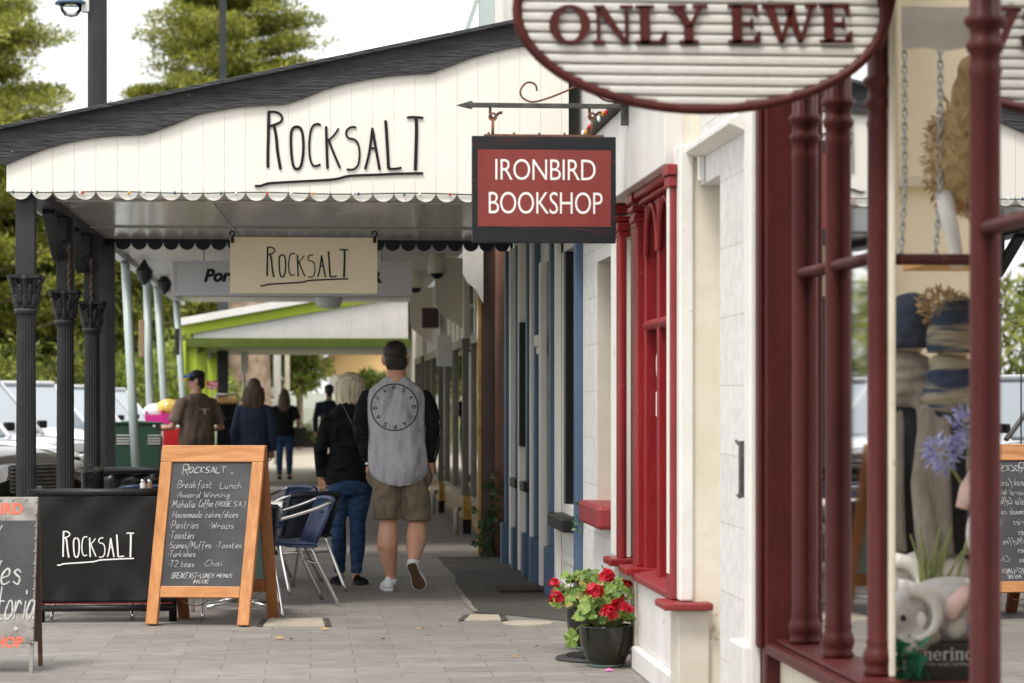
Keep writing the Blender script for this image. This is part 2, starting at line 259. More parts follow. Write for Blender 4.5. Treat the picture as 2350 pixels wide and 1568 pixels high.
M['mannequin'] = mat('mannequin face', (0.55, 0.42, 0.30), rough=.5)
M['agapanthus'] = mat('lilac petals', (0.22, 0.22, 0.55), (0.62, 0.64, 0.85), rough=.6, island=True, trans=.3)
M['pinkbox'] = mat('pink carton', (0.68, 0.03, 0.30), rough=.45)
M['yellowbag'] = mat('yellow foil packet', (0.78, 0.52, 0.02), (0.85, 0.66, 0.25), 16, rough=.2, coat=.4, bump=.6, bscale=14)
M['whitebag'] = mat('white plastic bag', (0.75, 0.75, 0.76), rough=.4, bump=.7, bscale=9)
M['redplastic'] = mat('red plastic', (0.55, 0.02, 0.02), rough=.35)
M['paperbag'] = mat('brown paper bag', (0.30, 0.20, 0.11), (0.36, 0.25, 0.15), 12, rough=.8)
M['leafdry'] = mat('dry leaf', (0.26, 0.17, 0.08), (0.36, 0.25, 0.13), 30, rough=.8)
M['glass'] = glass_mat('shop window glass', 1.7)
M['glasssoft'] = glass_mat('soft reflecting window glass', 1.40, rough=.03)
M['glassclear'] = glass_mat('clear window glass', 1.22)
M['glassgrey'] = glass_mat('dark shop glass', 2.1, (.55, .6, .6))
M['bowl'] = glass_mat('lamp bowl glass', 1.5, (.9, .9, .92))
for k, c in dict(bred=(.5, .01, .01), borange=(.75, .32, .02), bgreen=(.01, .12, .04), bblue=(.02, .05, .16), bclear=(.8, .8, .8)).items():
    M[k] = mat('bulb ' + k[1:], c, rough=.15, coat=.6)
M['wire'] = mat('green cable', (0.02, 0.05, 0.035), rough=.5)
M['ash'] = brick_mat('white painted ashlar', (.64, .625, .61), (.69, .675, .66), (.54, .515, .48), .95, .30, .0038, 'yz', .6, .5, .5, .08, stain=(.56, .53, .49))
M['pave'] = brick_mat('long bluestone pavers', (.190, .175, .160), (.240, .222, .203), (.13, .104, .075), .475, .245, .0028, 'xy', .72, .45, .5, .13, stain=(.155, .142, .127))
M['oldpave'] = brick_mat('worn dark stone slabs', (.058, .053, .047), (.08, .073, .066), (.11, .092, .066), 1.3, .62, .006, 'xy', .7, .6, .4, .2, stain=(.12, .105, .085))

# ---------------------------------------------------------------- mesh building
ORG = {}
class MB:
    def __init__(s): s.v = []; s.f = []
    def add(s, vs, fs):
        n = len(s.v); s.v += [tuple(p) for p in vs]; s.f += [tuple(i + n for i in q) for q in fs]; return s
    def box(s, x0, x1, y0, y1, z0, z1):
        return s.add([(x0, y0, z0), (x1, y0, z0), (x1, y1, z0), (x0, y1, z0), (x0, y0, z1), (x1, y0, z1), (x1, y1, z1), (x0, y1, z1)],
                     [(0, 3, 2, 1), (4, 5, 6, 7), (0, 1, 5, 4), (1, 2, 6, 5), (2, 3, 7, 6), (3, 0, 4, 7)])
    def obox(s, p0, p1, w, h, up=(0, 0, 1)):                # bar from p0 to p1, w wide, h high
        a, b = Vector(p0), Vector(p1); d = (b - a).normalized(); u = Vector(up)
        sd = d.cross(u).normalized(); u = sd.cross(d).normalized()
        vs = [p + sd * i * w / 2 + u * j * h / 2 for p in (a, b) for i, j in ((-1, -1), (1, -1), (1, 1), (-1, 1))]
        return s.add(vs, [(0, 1, 2, 3), (7, 6, 5, 4), (0, 4, 5, 1), (1, 5, 6, 2), (2, 6, 7, 3), (3, 7, 4, 0)])
    def prism(s, pts, fn0, fn1):                             # polygon pts (2D) swept from fn0 to fn1
        n = len(pts)
        return s.add([fn0(*p) for p in pts] + [fn1(*p) for p in pts],
                     [tuple(range(n)), tuple(range(2 * n - 1, n - 1, -1))] + [(i, i + n, (i + 1) % n + n, (i + 1) % n) for i in range(n)])
    def tube(s, pts, r, seg=10, ry=None, cap=True):
        P = [Vector(p) for p in pts]; n = len(P); rr = r if isinstance(r, (list, tuple)) else [r] * n
        ref = None; vs = []
        for i in range(n):
            d = (P[min(i + 1, n - 1)] - P[max(i - 1, 0)]).normalized()
            if ref is None:
                ref = Vector((0, 0, 1)) if abs(d.z) < .9 else Vector((0, 1, 0))
            a = d.cross(ref).normalized(); ref = a.cross(d).normalized()
            for k in range(seg):
                t = 2 * math.pi * k / seg
                vs.append(P[i] + a * math.cos(t) * rr[i] + ref * math.sin(t) * (rr[i] if ry is None else ry[i]))
        fs = [(i * seg + k, i * seg + (k + 1) % seg, (i + 1) * seg + (k + 1) % seg, (i + 1) * seg + k) for i in range(n - 1) for k in range(seg)]
        if cap: fs += [tuple(range(seg - 1, -1, -1)), tuple(range((n - 1) * seg, n * seg))]
        return s.add(vs, fs)
    def lathe(s, prof, c=(0, 0, 0), seg=24, flute=0):        # prof: (radius, z)
        vs = []
        for r, z in prof:
            for k in range(seg):
                t = 2 * math.pi * k / seg; q = r * (1 - (flute if k % 2 else 0))
                vs.append((c[0] + q * math.cos(t), c[1] + q * math.sin(t), c[2] + z))
        n = len(prof)
        fs = [(i * seg + k, i * seg + (k + 1) % seg, (i + 1) * seg + (k + 1) % seg, (i + 1) * seg + k) for i in range(n - 1) for k in range(seg)]
        fs += [tuple(range(seg - 1, -1, -1)), tuple(range((n - 1) * seg, n * seg))]
        return s.add(vs, fs)
    def ell(s, c, rx, ry, rz, seg=16, rings=10, rot=None):
        vs = []; c = Vector(c)
        for i in range(rings + 1):
            ph = math.pi * i / rings
            for k in range(seg):
                t = 2 * math.pi * k / seg
                p = Vector((rx * math.sin(ph) * math.cos(t), ry * math.sin(ph) * math.sin(t), -rz * math.cos(ph)))
                if rot is not None: p = rot @ p
                vs.append(c + p)
        fs = [(i * seg + k, i * seg + (k + 1) % seg, (i + 1) * seg + (k + 1) % seg, (i + 1) * seg + k) for i in range(rings) for k in range(seg)]
        return s.add(vs, fs)
    def loft(s, rings, seg=28, ex=2.3):                      # rings: (cx,cy,z,rx,ry[,fn(theta)->dz])
        vs = []
        for q in rings:
            cx, cy, z, rx, ry = q[:5]
            for k in range(seg):
                t = 2 * math.pi * k / seg; c_, s_ = math.cos(t), math.sin(t)
                vs.append((cx + rx * math.copysign(abs(c_) ** (2 / ex), c_), cy + ry * math.copysign(abs(s_) ** (2 / ex), s_), z + (q[5](t) if len(q) > 5 else 0)))
        n = len(rings)
        fs = [(i * seg + k, i * seg + (k + 1) % seg, (i + 1) * seg + (k + 1) % seg, (i + 1) * seg + k) for i in range(n - 1) for k in range(seg)]
        fs += [tuple(range(seg - 1, -1, -1)), tuple(range((n - 1) * seg, n * seg))]
        return s.add(vs, fs)
    def build(s, name, m, parent=None, smooth=False, bevel=0, remesh=0, sm=4, fix=False, bseg=2):
        me = bpy.data.meshes.new(name); o = bpy.data.objects.new(name, me); COL.objects.link(o)
        org = (0, 0, 0)
        if parent is not None:
            o.parent = parent; org = ORG.get(parent.name, (0, 0, 0))
        ORG[o.name] = org
        a = np.array(s.v, dtype=float).reshape(-1, 3) - np.array(org)
        me.from_pydata(a.tolist(), [], s.f); me.update()
        if fix:
            import bmesh
            bm = bmesh.new(); bm.from_mesh(me); bmesh.ops.recalc_face_normals(bm, faces=bm.faces); bm.to_mesh(me); bm.free()
        me.materials.append(m)
        if smooth: me.polygons.foreach_set('use_smooth', [True] * len(me.polygons))
        if remesh:
            r = o.modifiers.new('r', 'REMESH'); r.mode = 'VOXEL'; r.voxel_size = remesh; r.use_smooth_shade = True
            q = o.modifiers.new('s', 'SMOOTH'); q.factor = .5; q.iterations = sm
        if bevel:
            b = o.modifiers.new('b', 'BEVEL'); b.width = bevel; b.segments = bseg; b.limit_method = 'ANGLE'; b.angle_limit = R(40)
            b.harden_normals = False
        return o
def thing(name, label, cat, loc=(0, 0, 0), rz=0, group=None, local=False):
    o = bpy.data.objects.new(name, None); COL.objects.link(o); o.location = loc; o.rotation_euler = (0, 0, rz)
    o.empty_display_size = .1
    ORG[o.name] = (0, 0, 0) if local else tuple(loc)
    o['label'] = label; o['category'] = cat
    if group: o['group'] = group
    return o
def tag(o, label, cat, group=None, kind=None):
    o['label'] = label; o['category'] = cat
    if group: o['group'] = group
    if kind: o['kind'] = kind
    return o
def struct(o):
    o['kind'] = 'structure'; return o
def dup(root, loc, rz, label, group=None):
    r = root.copy(); COL.objects.link(r); r.location = loc; r.rotation_euler = (0, 0, rz); r['label'] = label
    if group: r['group'] = group
    for ch in list(root.children):
        c = ch.copy(); COL.objects.link(c); c.parent = r
        for g in list(ch.children):
            d = g.copy(); COL.objects.link(d); d.parent = c
    return r

# ---------------------------------------------------------------- lettering: flat strokes and type, laid on a surface O + u*U + v*V (+ n*N)
def surf(O, U, V):
    O, U, V = Vector(O), Vector(U), Vector(V); N = U.cross(V).normalized()
    return lambda u, v, n=0.0: O + U * u + V * v + N * n
def smooth_line(p, k=4):
    if len(p) < 3: return [Vector(q) for q in p]
    p = [Vector(q) for q in p]; out = []
    for i in range(len(p) - 1):
        a = p[max(i - 1, 0)]; b = p[i]; c = p[i + 1]; d = p[min(i + 2, len(p) - 1)]
        for j in range(k):
            t = j / k
            out.append(.5 * ((2 * b) + (c - a) * t + (2 * a - 5 * b + 4 * c - d) * t * t + (3 * b - a - 3 * c + d) * t ** 3))
    out.append(p[-1]); return out
def stroke(mb, pts, w, S, n=0.002, thick=0.0, taper=None):
    P = [Vector(p) for p in pts]; m = len(P); L = []; Rr = []
    for i in range(m):
        d = P[min(i + 1, m - 1)] - P[max(i - 1, 0)]
        if d.length < 1e-9: d = Vector((1, 0))
        d.normalize(); q = Vector((-d.y, d.x)); h = w / 2
        if taper: h *= taper(i / max(1, m - 1))
        L.append(P[i] + q * h); Rr.append(P[i] - q * h)
    d0 = (P[1] - P[0]).normalized() * w * .4; d1 = (P[-1] - P[-2]).normalized() * w * .4
    vs = []; fs = []
    T = [L, Rr]
    top = [S(p.x, p.y, n) for p in L] + [S(p.x, p.y, n) for p in Rr]
    vs = top; fs = [(i, i + m, i + 1 + m, i + 1) for i in range(m - 1)]
    e0 = len(vs); vs.append(S(*(P[0] - d0), n)); fs.append((0, e0, m))
    e1 = len(vs); vs.append(S(*(P[-1] + d1), n)); fs.append((m - 1, 2 * m - 1, e1))
    if thick:
        k = len(vs); vs += [S(p.x, p.y, n - thick) for p in L] + [S(p.x, p.y, n - thick) for p in Rr]
        vs += [S(*(P[0] - d0), n - thick), S(*(P[-1] + d1), n - thick)]
        fs += [(i + 1, i + 1 + k, i + k, i) for i in range(m - 1)] + [(i + m, i + m + k, i + 1 + m + k, i + 1 + m) for i in range(m - 1)]
        fs += [(0, k, e0 + k, e0), (e0, e0 + k, m + k, m), (2 * m - 1, 2 * m - 1 + k, e1 + k, e1), (e1, e1 + k, m - 1 + k, m - 1)]
    mb.add(vs, fs)
LOGO = [([(93, 775), (90, 900), (86, 1050), (86, 1158)], 18), ([(93, 779), (125, 776), (160, 785), (184, 812), (178, 840), (150, 858), (100, 876)], 14),
        ([(128, 872), (143, 950), (152, 1050), (172, 1170)], 18),
        ([(288, 877), (262, 885), (246, 920), (244, 1000), (250, 1090), (262, 1150), (283, 1170), (308, 1158), (322, 1110), (330, 1030), (326, 940), (312, 890), (288, 877)], 16),
        ([(447, 865), (430, 857), (400, 868), (380, 910), (370, 1000), (376, 1095), (395, 1142), (420, 1148), (445, 1137)], 13),
        ([(487, 877), (490, 1000), (496, 1163)], 16), ([(572, 888), (540, 935), (498, 975)], 11), ([(502, 962), (540, 1060), (582, 1158)], 14),
        ([(692, 878), (660, 877), (632, 897), (625, 925), (642, 953), (685, 964), (710, 1000), (718, 1070), (706, 1140), (672, 1170), (632, 1170)], 12),
        ([(757, 1165), (785, 1050), (806, 885)], 15), ([(806, 885), (828, 1010), (856, 1168)], 16), ([(786, 1022), (828, 1022)], 12),
        ([(898, 832), (908, 980), (918, 1160)], 18), ([(918, 1163), (960, 1164), (1005, 1156)], 14),
        ([(1050, 807), (1090, 804), (1156, 808)], 15), ([(1108, 808), (1112, 900), (1104, 1168)], 20),
        ([(0, 1290), (40, 1288), (100, 1270), (280, 1258), (540, 1240), (650, 1215), (850, 1205), (1000, 1197), (1155, 1193)], 15)]
def logo(mb, S, w, n=.003, thick=0, fat=1.0):                # S maps metres; w = width of the word with its underline
    k = w / 1155.0
    for i, (p, sw) in enumerate(LOGO):
        q = smooth_line([(x * k, (1290 - y) * k) for x, y in p], 4)
        stroke(mb, q, sw * k * fat, S, n + i * .0002, thick)
HAND = {'a': '58 28 05 13 33 57,58 54 63', 'b': '0d 03 33 55 48 28 06', 'c': '57 38 17 05 13 33 54', 'd': '58 28 05 13 33 56,6d 54 63', 'e': '05 46 48 28 06 04 13 33 54',
        'f': '6c 5d 3c 20,08 58', 'g': '58 28 05 14 34 57,58 51 30 11', 'h': '0d 03,06 28 47 53', 'i': '18 13,1b 1a', 'k': '0d 03,58 06 53', 'l': '0d 04 13', 'm': '08 03,06 28 33,36 58 63',
        'n': '08 03,06 28 48 53', 'o': '28 05 13 33 55 48 28', 'p': '08 00,07 28 48 55 33 04', 'r': '08 03,05 28 47', 's': '47 28 07 26 45 33 04', 't': '1c 14 23 43,08 48', 'u': '08 04 23 44,48 43 53',
        'w': '08 13 37 53 78', 'x': '08 53,58 03',
        'A': '03 3d 63,16 56', 'B': '0d 03,0d 4d 6b 48 08,48 65 43 03', 'C': '7c 4d 19 05 23 53 74', 'D': '0d 03,0d 4c 68 44 03', 'E': '6d 0d 03 63,08 48', 'F': '6d 0d 03,08 48', 'H': '0d 03,6d 63,08 68',
        'I': '1d 13', 'K': '0d 03,6d 08 63', 'L': '0d 03 63', 'M': '03 1d 46 7d 93', 'N': '03 0d 63 6d', 'O': '3d 09 05 33 55 6a 3d', 'P': '0d 03,0d 4d 6a 47 07', 'R': '0d 03,0d 4d 6a 48 08,28 63',
        'S': '6c 4d 1c 0a 28 57 54 33 03', 'T': '0d 7d,3d 33', 'U': '0d 04 33 54 6d', 'W': '0d 23 4a 63 8d', '2': '0b 2d 5c 59 03 63', '(': '4e 1b 05 30', ')': '0e 3b 45 10', '/': '00 6f', '.': '03 13', '+': '08 48,2a 26', '*': '07 18'}
def hand(mb, text, S, x, y, size, w, n=.002, slant=.12, caps=False, sx=1.0):
    k = size / 10.0; c = 0
    for ch in text:
        if ch == ' ': x += 4.5 * k * sx; continue
        g = HAND.get(ch)
        if not g: continue
        mxx = 0
        for st in g.split(','):
            pts = []
            for q in st.split():
                X = int(q[0], 16); Y = int(q[1], 16) - 3; mxx = max(mxx, X)
                pts.append((x + X * k * sx + Y * k * slant + random.uniform(-.12, .12) * k, y + Y * k + random.uniform(-.12, .12) * k))
            stroke(mb, smooth_line(pts, 3) if len(pts) > 2 else pts, w, S, n + (c % 7) * .0002, 0, lambda t: .75 + .35 * math.sin(3.14 * t)); c += 1
        x += (mxx + 2.1) * k * sx
    return x
def type_mesh(mb, text, S, size, extrude=.002, bold=0.0, shear=0.0, sx=1.0, align='LEFT', n=.002, space=1.0):
    cu = bpy.data.curves.new('t', 'FONT'); cu.body = text; cu.size = size; cu.offset = bold; cu.shear = shear; cu.align_x = align
    cu.extrude = extrude; cu.space_character = space; cu.resolution_u = 4
    o = bpy.data.objects.new('t', cu); COL.objects.link(o); bpy.context.view_layer.update()
    me = bpy.data.meshes.new_from_object(o.evaluated_get(bpy.context.evaluated_depsgraph_get()))
    mb.add([S(v.co.x * sx, v.co.y, v.co.z + extrude + n) for v in me.vertices], [tuple(p.vertices) for p in me.polygons])
    xs = [v.co.x * sx for v in me.vertices]
    bpy.data.objects.remove(o); bpy.data.curves.remove(cu); bpy.data.meshes.remove(me)
    return (min(xs), max(xs)) if xs else (0, 0)
def arc(c, r, a0, a1, n, plane='xz'):
    return [(c[0] + r * math.cos(R(a0 + (a1 - a0) * i / n)), c[1], c[2] + r * math.sin(R(a0 + (a1 - a0) * i / n))) for i in range(n + 1)]
def leaves(mb, centers, radii, k, size, flat=.5, aspect=.45, up=.5):
    """k small leaf blades spread through each ellipsoidal clump"""
    C = np.asarray(centers, float); n = len(C)
    if n == 0: return
    Rd = np.asarray(radii, float).reshape(n, -1); Rd = np.repeat(Rd, 3, 1) if Rd.shape[1] == 1 else Rd
    d = RNG.normal(size=(n, k, 3)); d /= np.linalg.norm(d, axis=2, keepdims=True)
    d *= RNG.uniform(.25, 1, size=(n, k, 1)) ** .5
    p = C[:, None, :] + d * Rd[:, None, :] * np.array([1, 1, flat])
    a = d + RNG.normal(size=d.shape) * .5; a[..., 2] += up; a /= np.linalg.norm(a, axis=2, keepdims=True)
    b = RNG.normal(size=d.shape); b -= (b * a).sum(2, keepdims=True) * a; b /= np.linalg.norm(b, axis=2, keepdims=True)
    s = size * RNG.uniform(.6, 1.4, size=(n, k, 1)); w_ = s * aspect
    q = np.stack([p - b * w_ * .5, p + a * s * .5 - b * w_ * .1, p + a * s, p + a * s * .5 + b * w_ * .6], 2).reshape(-1, 3)
    base = len(mb.v); m = n * k
    mb.v += [tuple(x) for x in q.tolist()]
    mb.f += [(base + 4 * i, base + 4 * i + 1, base + 4 * i + 2, base + 4 * i + 3) for i in range(m)]
# ================================================================ ground, road, path
g = MB(); g.add([(-400, -60, -.16), (400, -60, -.16), (400, 700, -.16), (-400, 700, -.16)], [(0, 1, 2, 3)])
struct(g.build('ground', M['grass']))
g = MB(); g.add([(-14, -40, -.15), (-2.62, -40, -.15), (-2.62, 60, -.15), (-14, 60, -.15)], [(0, 1, 2, 3)])
struct(g.build('road', M['asphalt']))
g = MB(); g.box(-2.62, -2.36, -40, 60, -.16, .0); struct(g.build('kerb', M['kerb'], bevel=.015))
g = MB(); g.add([(-2.36, -40, 0), (6, -40, 0), (6, 44, 0), (-2.36, 44, 0)], [(0, 1, 2, 3)])
struct(g.build('pavement', M['pave']))
g = MB(); g.add([(-2.36, 44, 0), (6, 44, 0), (14, 84, 0), (-8, 84, 0)], [(0, 1, 2, 3)])
struct(g.build('pavement_end', M['concrete']))
# old stone strip along the shop fronts, its left edge broken
e = [(1000, 1282), (1010, 1300), (1030, 1322), (1040, 1345), (1060, 1370), (1075, 1390), (1090, 1408), (1160, 1412), (1290, 1425), (1420, 1448)]
def onZ(px, py, z=0):
    d = ray(px, py); return Vector((0, 0, EYE)) + d * ((z - EYE) / d.z)
pts = [onZ(*p) for p in e] + [Vector((1.8, 14.4, 0)), Vector((1.8, 22.3, 0)), Vector((1.1, 22.3, 0))]
g = MB(); L_ = [onZ(*p) for p in e] ; L_ = [Vector((1.1, 22.25, 0))] + L_
for a_, b_ in zip(L_[:-1], L_[1:]): g.add([(a_.x, a_.y, .004), (b_.x, b_.y, .004), (1.80, b_.y, .004), (1.80, a_.y, .004)], [(0, 1, 2, 3)])
o = struct(g.build('stone_path', M['oldpave'])); 
g = MB()                                        # worn mortar edge between the two pavings
mr = random.Random(4); q0 = None
for i in range(6):
    a, b = onZ(*e[i]), onZ(*e[i + 1])
    for j in range(9):
        c_ = a.lerp(b, j / 9); wk = .7 * (wk if q0 else .02) + mr.uniform(0, .018); wl = .7 * (wl if q0 else .01) + mr.uniform(0, .008); l_, r_ = c_.x - wl, c_.x + wk
        if q0: g.add([q0[0], q0[1], (r_, c_.y, .008), (l_, c_.y, .008)], [(0, 1, 2, 3)])
        q0 = ((l_, c_.y, .008), (r_, c_.y, .008))
struct(g.build('mortar_strip', M['kerb']))
# service covers set in the pavement
def cover(px0, px1, py0, py1, label, name='pit_cover'):
    a, b, c, d = onZ(px0, py1), onZ(px1, py1), onZ(px1 - 6, py0), onZ(px0 + 14, py0)
    t = thing(name, label, 'pit cover', tuple((a + c) / 2))
    g = MB(); g.add([(p.x, p.y, .008) for p in (a, b, c, d)] + [(p.x, p.y, -.03) for p in (a, b, c, d)], [(0, 1, 2, 3), (0, 4, 5, 1), (1, 5, 6, 2), (2, 6, 7, 3), (3, 7, 4, 0)])
    g.build('cover_plate', M['concrete'], t)
    w_ = .045
    for s0, s1 in (((a.x - w_, a.y), (d.x - w_, d.y)), ((b.x, b.y), (c.x, c.y))):
        g = MB(); g.add([(s0[0], s0[1], .006), (s0[0] + w_, s0[1], .006), (s1[0] + w_, s1[1], .006), (s1[0], s1[1], .006)], [(0, 1, 2, 3)])
        g.build('frame', M['oldpave'], t)
    return t
t = cover(604, 745, 1421, 1439, 'pale rectangular concrete pit cover beside the blackboard foot')
S = surf((-.24, 15.42, .009), (1, .0, 0), (0, 1, 0)); g = MB()
for i in range(9):
    x = .02 + i * .036; stroke(g, smooth_line([(x, .03), (x + .02, .12), (x - .01, .2), (x + .02, .3)]), .004, S, .0006 * i + .001)
g.build('cracks', M['beige'], t)
cover(1066, 1150, 1413, 1426, 'small pale rectangular pit cover near the old stone paving')
c = onZ(1212, 1431); g = MB(); g.lathe([(0.001, .007), (.16, .007), (.165, -.01)], tuple(c), 28)
tag(g.build('round_cover', M['concrete']), 'pale round service cover left of the flower pots', 'pit cover')
# mats
c = onZ(1360, 1515); t = thing('rubber_mat', 'half round black ribbed rubber mat under the flower pots', 'doormat', tuple(c))
g = MB(); n = 20; pr_ = [(.36 * math.cos(math.pi * i / n + R(90)), .26 * math.sin(math.pi * i / n + R(90))) for i in range(n + 1)]
ox, oy = 1.70, 13.30
g.prism(pr_, lambda u, v: (ox + u, oy + v, .004), lambda u, v: (ox + u * .97, oy + v * .97, .020)); g.build('mat_base', M['rubber'], t, bevel=.006)
g = MB()
for i in range(9):
    v = -.2 + i * .048; L_ = .30 * math.sqrt(max(0.05, 1 - (v / .25) ** 2))
    g.obox((ox - L_, oy + v, .025), (ox - .02, oy + v + .06, .025), .016, .010)
g.build('rib', M['rubber'], t)
g = MB(); g.box(1.40, 1.74, 18.0, 18.40, .006, .022); o = g.build('doormat', M['soil'], bevel=.006)
tag(o, 'dark striped doormat at the blue trimmed doorway', 'doormat')
# leaves and petals dropped on the paving
for i, (px, py, lb) in enumerate([(745, 1447, 'dry leaf on the paving just right of the pale pit cover'), (640, 1468, 'curled dry leaf on the paving below the blackboard'), (1560, 1, ''), (1254, 1513, '')]):
    if not lb: continue
    c = onZ(px, py); g = MB(); g.add([(c.x - .03, c.y, .012), (c.x, c.y - .02, .004), (c.x + .035, c.y + .005, .014), (c.x, c.y + .02, .022)], [(0, 1, 2, 3)])
    tag(g.build('fallen_leaf', M['leafdry']), lb, 'leaf')
for k, (px, py) in enumerate([(690, 1404), (1090, 1502), (670, 1470), (1232, 1487), (1440, 1405), (560, 1478), (960, 1446), (1010, 1440), (1180, 1510), (880, 1470), (1060, 1290)]):
    c = onZ(px, py); g = MB(); s = random.uniform(.012, .025); a = random.random() * 6
    g.add([(c.x + s * math.cos(a + q), c.y + s * .6 * math.sin(a + q), .005 + .008 * (q % 2)) for q in (0, 1.4, 3.1, 4.6)], [(0, 1, 2, 3)])
    tag(g.build('leaf_scrap', M['leafdry']), 'tiny dry leaf scrap lying on the grey paving', 'leaf', 'leaf scraps scattered on the paving')
c = onZ(1398, 1541); t = MB()
for i in range(6):
    a = i * 1.05; t.add([(c.x, c.y, .018), (c.x + .02 * math.cos(a - .5), c.y + .02 * math.sin(a - .5), .006), (c.x + .03 * math.cos(a), c.y + .03 * math.sin(a), .005), (c.x + .02 * math.cos(a + .5), c.y + .02 * math.sin(a + .5), .006)], [(0, 1, 2, 3)])
tag(t.build('fallen_flower', M['pinkpetal']), 'pink fallen flower on the paving in front of the pot', 'flower')
# ================================================================ shop fronts on the right, nearest first
WX = 1.80
# ---------------------------------------------------------------- the wool shop (maroon timber front, recessed entry)
shop = thing('wool_shop', 'cream shop with maroon turned window posts and recessed entry, nearest on the right', 'shop', (1.93, 7, 0))
g = MB(); g.box(1.97, 5.2, 9.50, 9.60, 0, 4.5); g.box(1.97, 5.2, 3.4, 3.5, 0, 4.5); g.build('wall', M['interior'], shop)
g = MB(); g.box(5.2, 5.3, 3.4, 9.6, 0, 4.5); g.build('rear_wall', M['interior'], shop)
g = MB(); g.add([(2.1, 3.5, 3.35), (5.2, 3.5, 3.35), (5.2, 9.5, 3.35), (2.1, 9.5, 3.35)], [(0, 1, 2, 3)]); g.build('added_glass_roof', M['glassclear'], shop)  # unseen glass roof, added to let daylight into the window display
g = MB(); g.box(1.98, 5.2, 8.20, 9.49, .30, .44); g.box(1.98, 5.2, 3.5, 6.80, .30, .44); g.build('window_floor', M['interior'], shop)
g = MB(); g.box(1.86, 1.98, 8.05, 9.55, 0, .42); g.box(1.98, 3.0, 8.05, 8.17, 0, .42); g.box(1.86, 1.98, 3.4, 6.9, 0, .42); g.box(1.98, 3.0, 6.78, 6.9, 0, .42)
g.build('stall_board', M['render'], shop, bevel=.006)
g = MB(); g.box(1.80, 2.02, 8.00, 9.50, .42, .465); g.box(2.02, 3.0, 8.00, 8.20, .42, .465); g.box(1.80, 2.02, 3.4, 6.92, .42, .465); g.box(2.02, 3.0, 6.75, 6.92, .42, .465)
for y0, y1 in ((8.02, 9.49), (3.4, 6.9)): g.box(1.84, 1.99, y0, y1, .466, .482); 
g.build('sill', M['maroon'], shop, bevel=.008)
g = MB(); g.box(1.78, 1.96, 3.4, 9.52, 2.98, 3.3); g.box(1.84, 1.99, 3.4, 9.5, 2.80, 2.98); g.build('fascia', M['maroon'], shop, bevel=.01)
g = MB(); g.box(1.80, 2.1, 3.4, 9.52, 3.31, 4.5); g.build('upper_wall', M['cream'], shop)
g = MB(); g.box(1.80, 1.965, 9.505, 9.63, .0, 3.0); g.box(1.775, 1.80, 9.53, 9.60, .44, 2.98); g.build('end_pilaster', M['maroon'], shop, bevel=.01)
g = MB(); g.box(1.765, 1.797, 9.604, 9.632, .0, 3.3); g.build('edge_strip', M['white'], shop)
prof = [(.036, 0), (.042, .012), (.034, .025), (.040, .045), (.044, .06), (.038, .085), (.030, .10), (.034, .115), (.030, .125), (.029, 1.88), (.033, 1.90), (.029, 1.915), (.028, 1.945), (.036, 1.96), (.040, 1.975), (.030, 1.99), (.029, 2.02), (.041, 2.035), (.044, 2.05), (.030, 2.065), (.030, 2.45)]
A3 = onX(1835, 900, 1.895); B3 = onX(1912, 900, 1.915); C3 = onX(2014, 900, 1.942); D3 = onX(2253, 900, 1.935)
POSTS = [(A3.x, A3.y), (B3.x, B3.y), (C3.x, C3.y), (D3.x, D3.y), (1.935, 6.05), (1.935, 5.2)]
for x, y in POSTS:
    big = 1.2 if y < 8.5 else 1.0
    g = MB(); g.lathe([(r * big, z + .482) for r, z in prof], (x, y, 0), 20); g.build('window_post', M['maroon'], shop, smooth=True)
for x, y in POSTS[:5]:     # flat glazing bead behind each post
    g = MB(); g.box(x + .030, x + .052, y - .05, y + .035, .482, 2.8); g.build('glazing_bead', M['render'], shop, bevel=.004)
def gbar(a, b):
    g = MB(); g.tube([a, b], .020, 10); g.build('glazing_bar', M['maroon'], shop, smooth=True)
for (x0, y0), (x1, y1) in zip(POSTS[:2] + POSTS[3:5], POSTS[1:3] + POSTS[4:6]): gbar((x0, y0, 1.925), (x1, y1, 1.925))
gbar((C3.x + .01, C3.y, 1.915), (3.0, C3.y, 1.915)); gbar((D3.x + .01, D3.y, 1.915), (3.0, D3.y, 1.915))
for (x0, y0), (x1, y1) in (((C3.x + .012, C3.y), (A3.x + .014, 9.5)), ((1.945, 3.5), (1.945, D3.y))):
    g = MB(); g.add([(x0, y0, .482), (x1, y1, .482), (x1, y1, 2.8), (x0, y0, 2.8)], [(0, 1, 2, 3)]); g.build('pane', M['glasssoft' if y0 > 7 else 'glass'], shop)
for y in (8.115, 6.862):
    g = MB(); g.add([(1.975, y, .482), (3.0, y, .482), (3.0, y, 2.8), (1.975, y, 2.8)], [(0, 1, 2, 3)]); g.build('pane', M['glassclear'], shop)
g = MB(); g.box(3.0, 3.08, 6.75, 8.25, 0, 3.0); g.build('door', M['maroon'], shop)
g = MB(); n = 13                                  # scalloped white pelmet inside the return window
P = [(2.02, 2.78)] + [(2.02 + .9 * i / 12, 2.63 - (.09 if i in (5, 6, 11) else .05 if i in (4, 7, 10) else 0) + .012 * (i % 2)) for i in range(13)] + [(2.92, 2.78)]
g.prism(P, lambda u, v: (u, 8.155, v), lambda u, v: (u, 8.165, v)); g.build('pelmet', M['white'], shop)
g = MB(); g.box(2.28, 2.33, 9.46, 9.498, .44, 3.3); g.box(2.0, 5.2, 9.47, 9.497, 2.28, 2.33); g.build('wall_trim', M['render'], shop, bevel=.006)

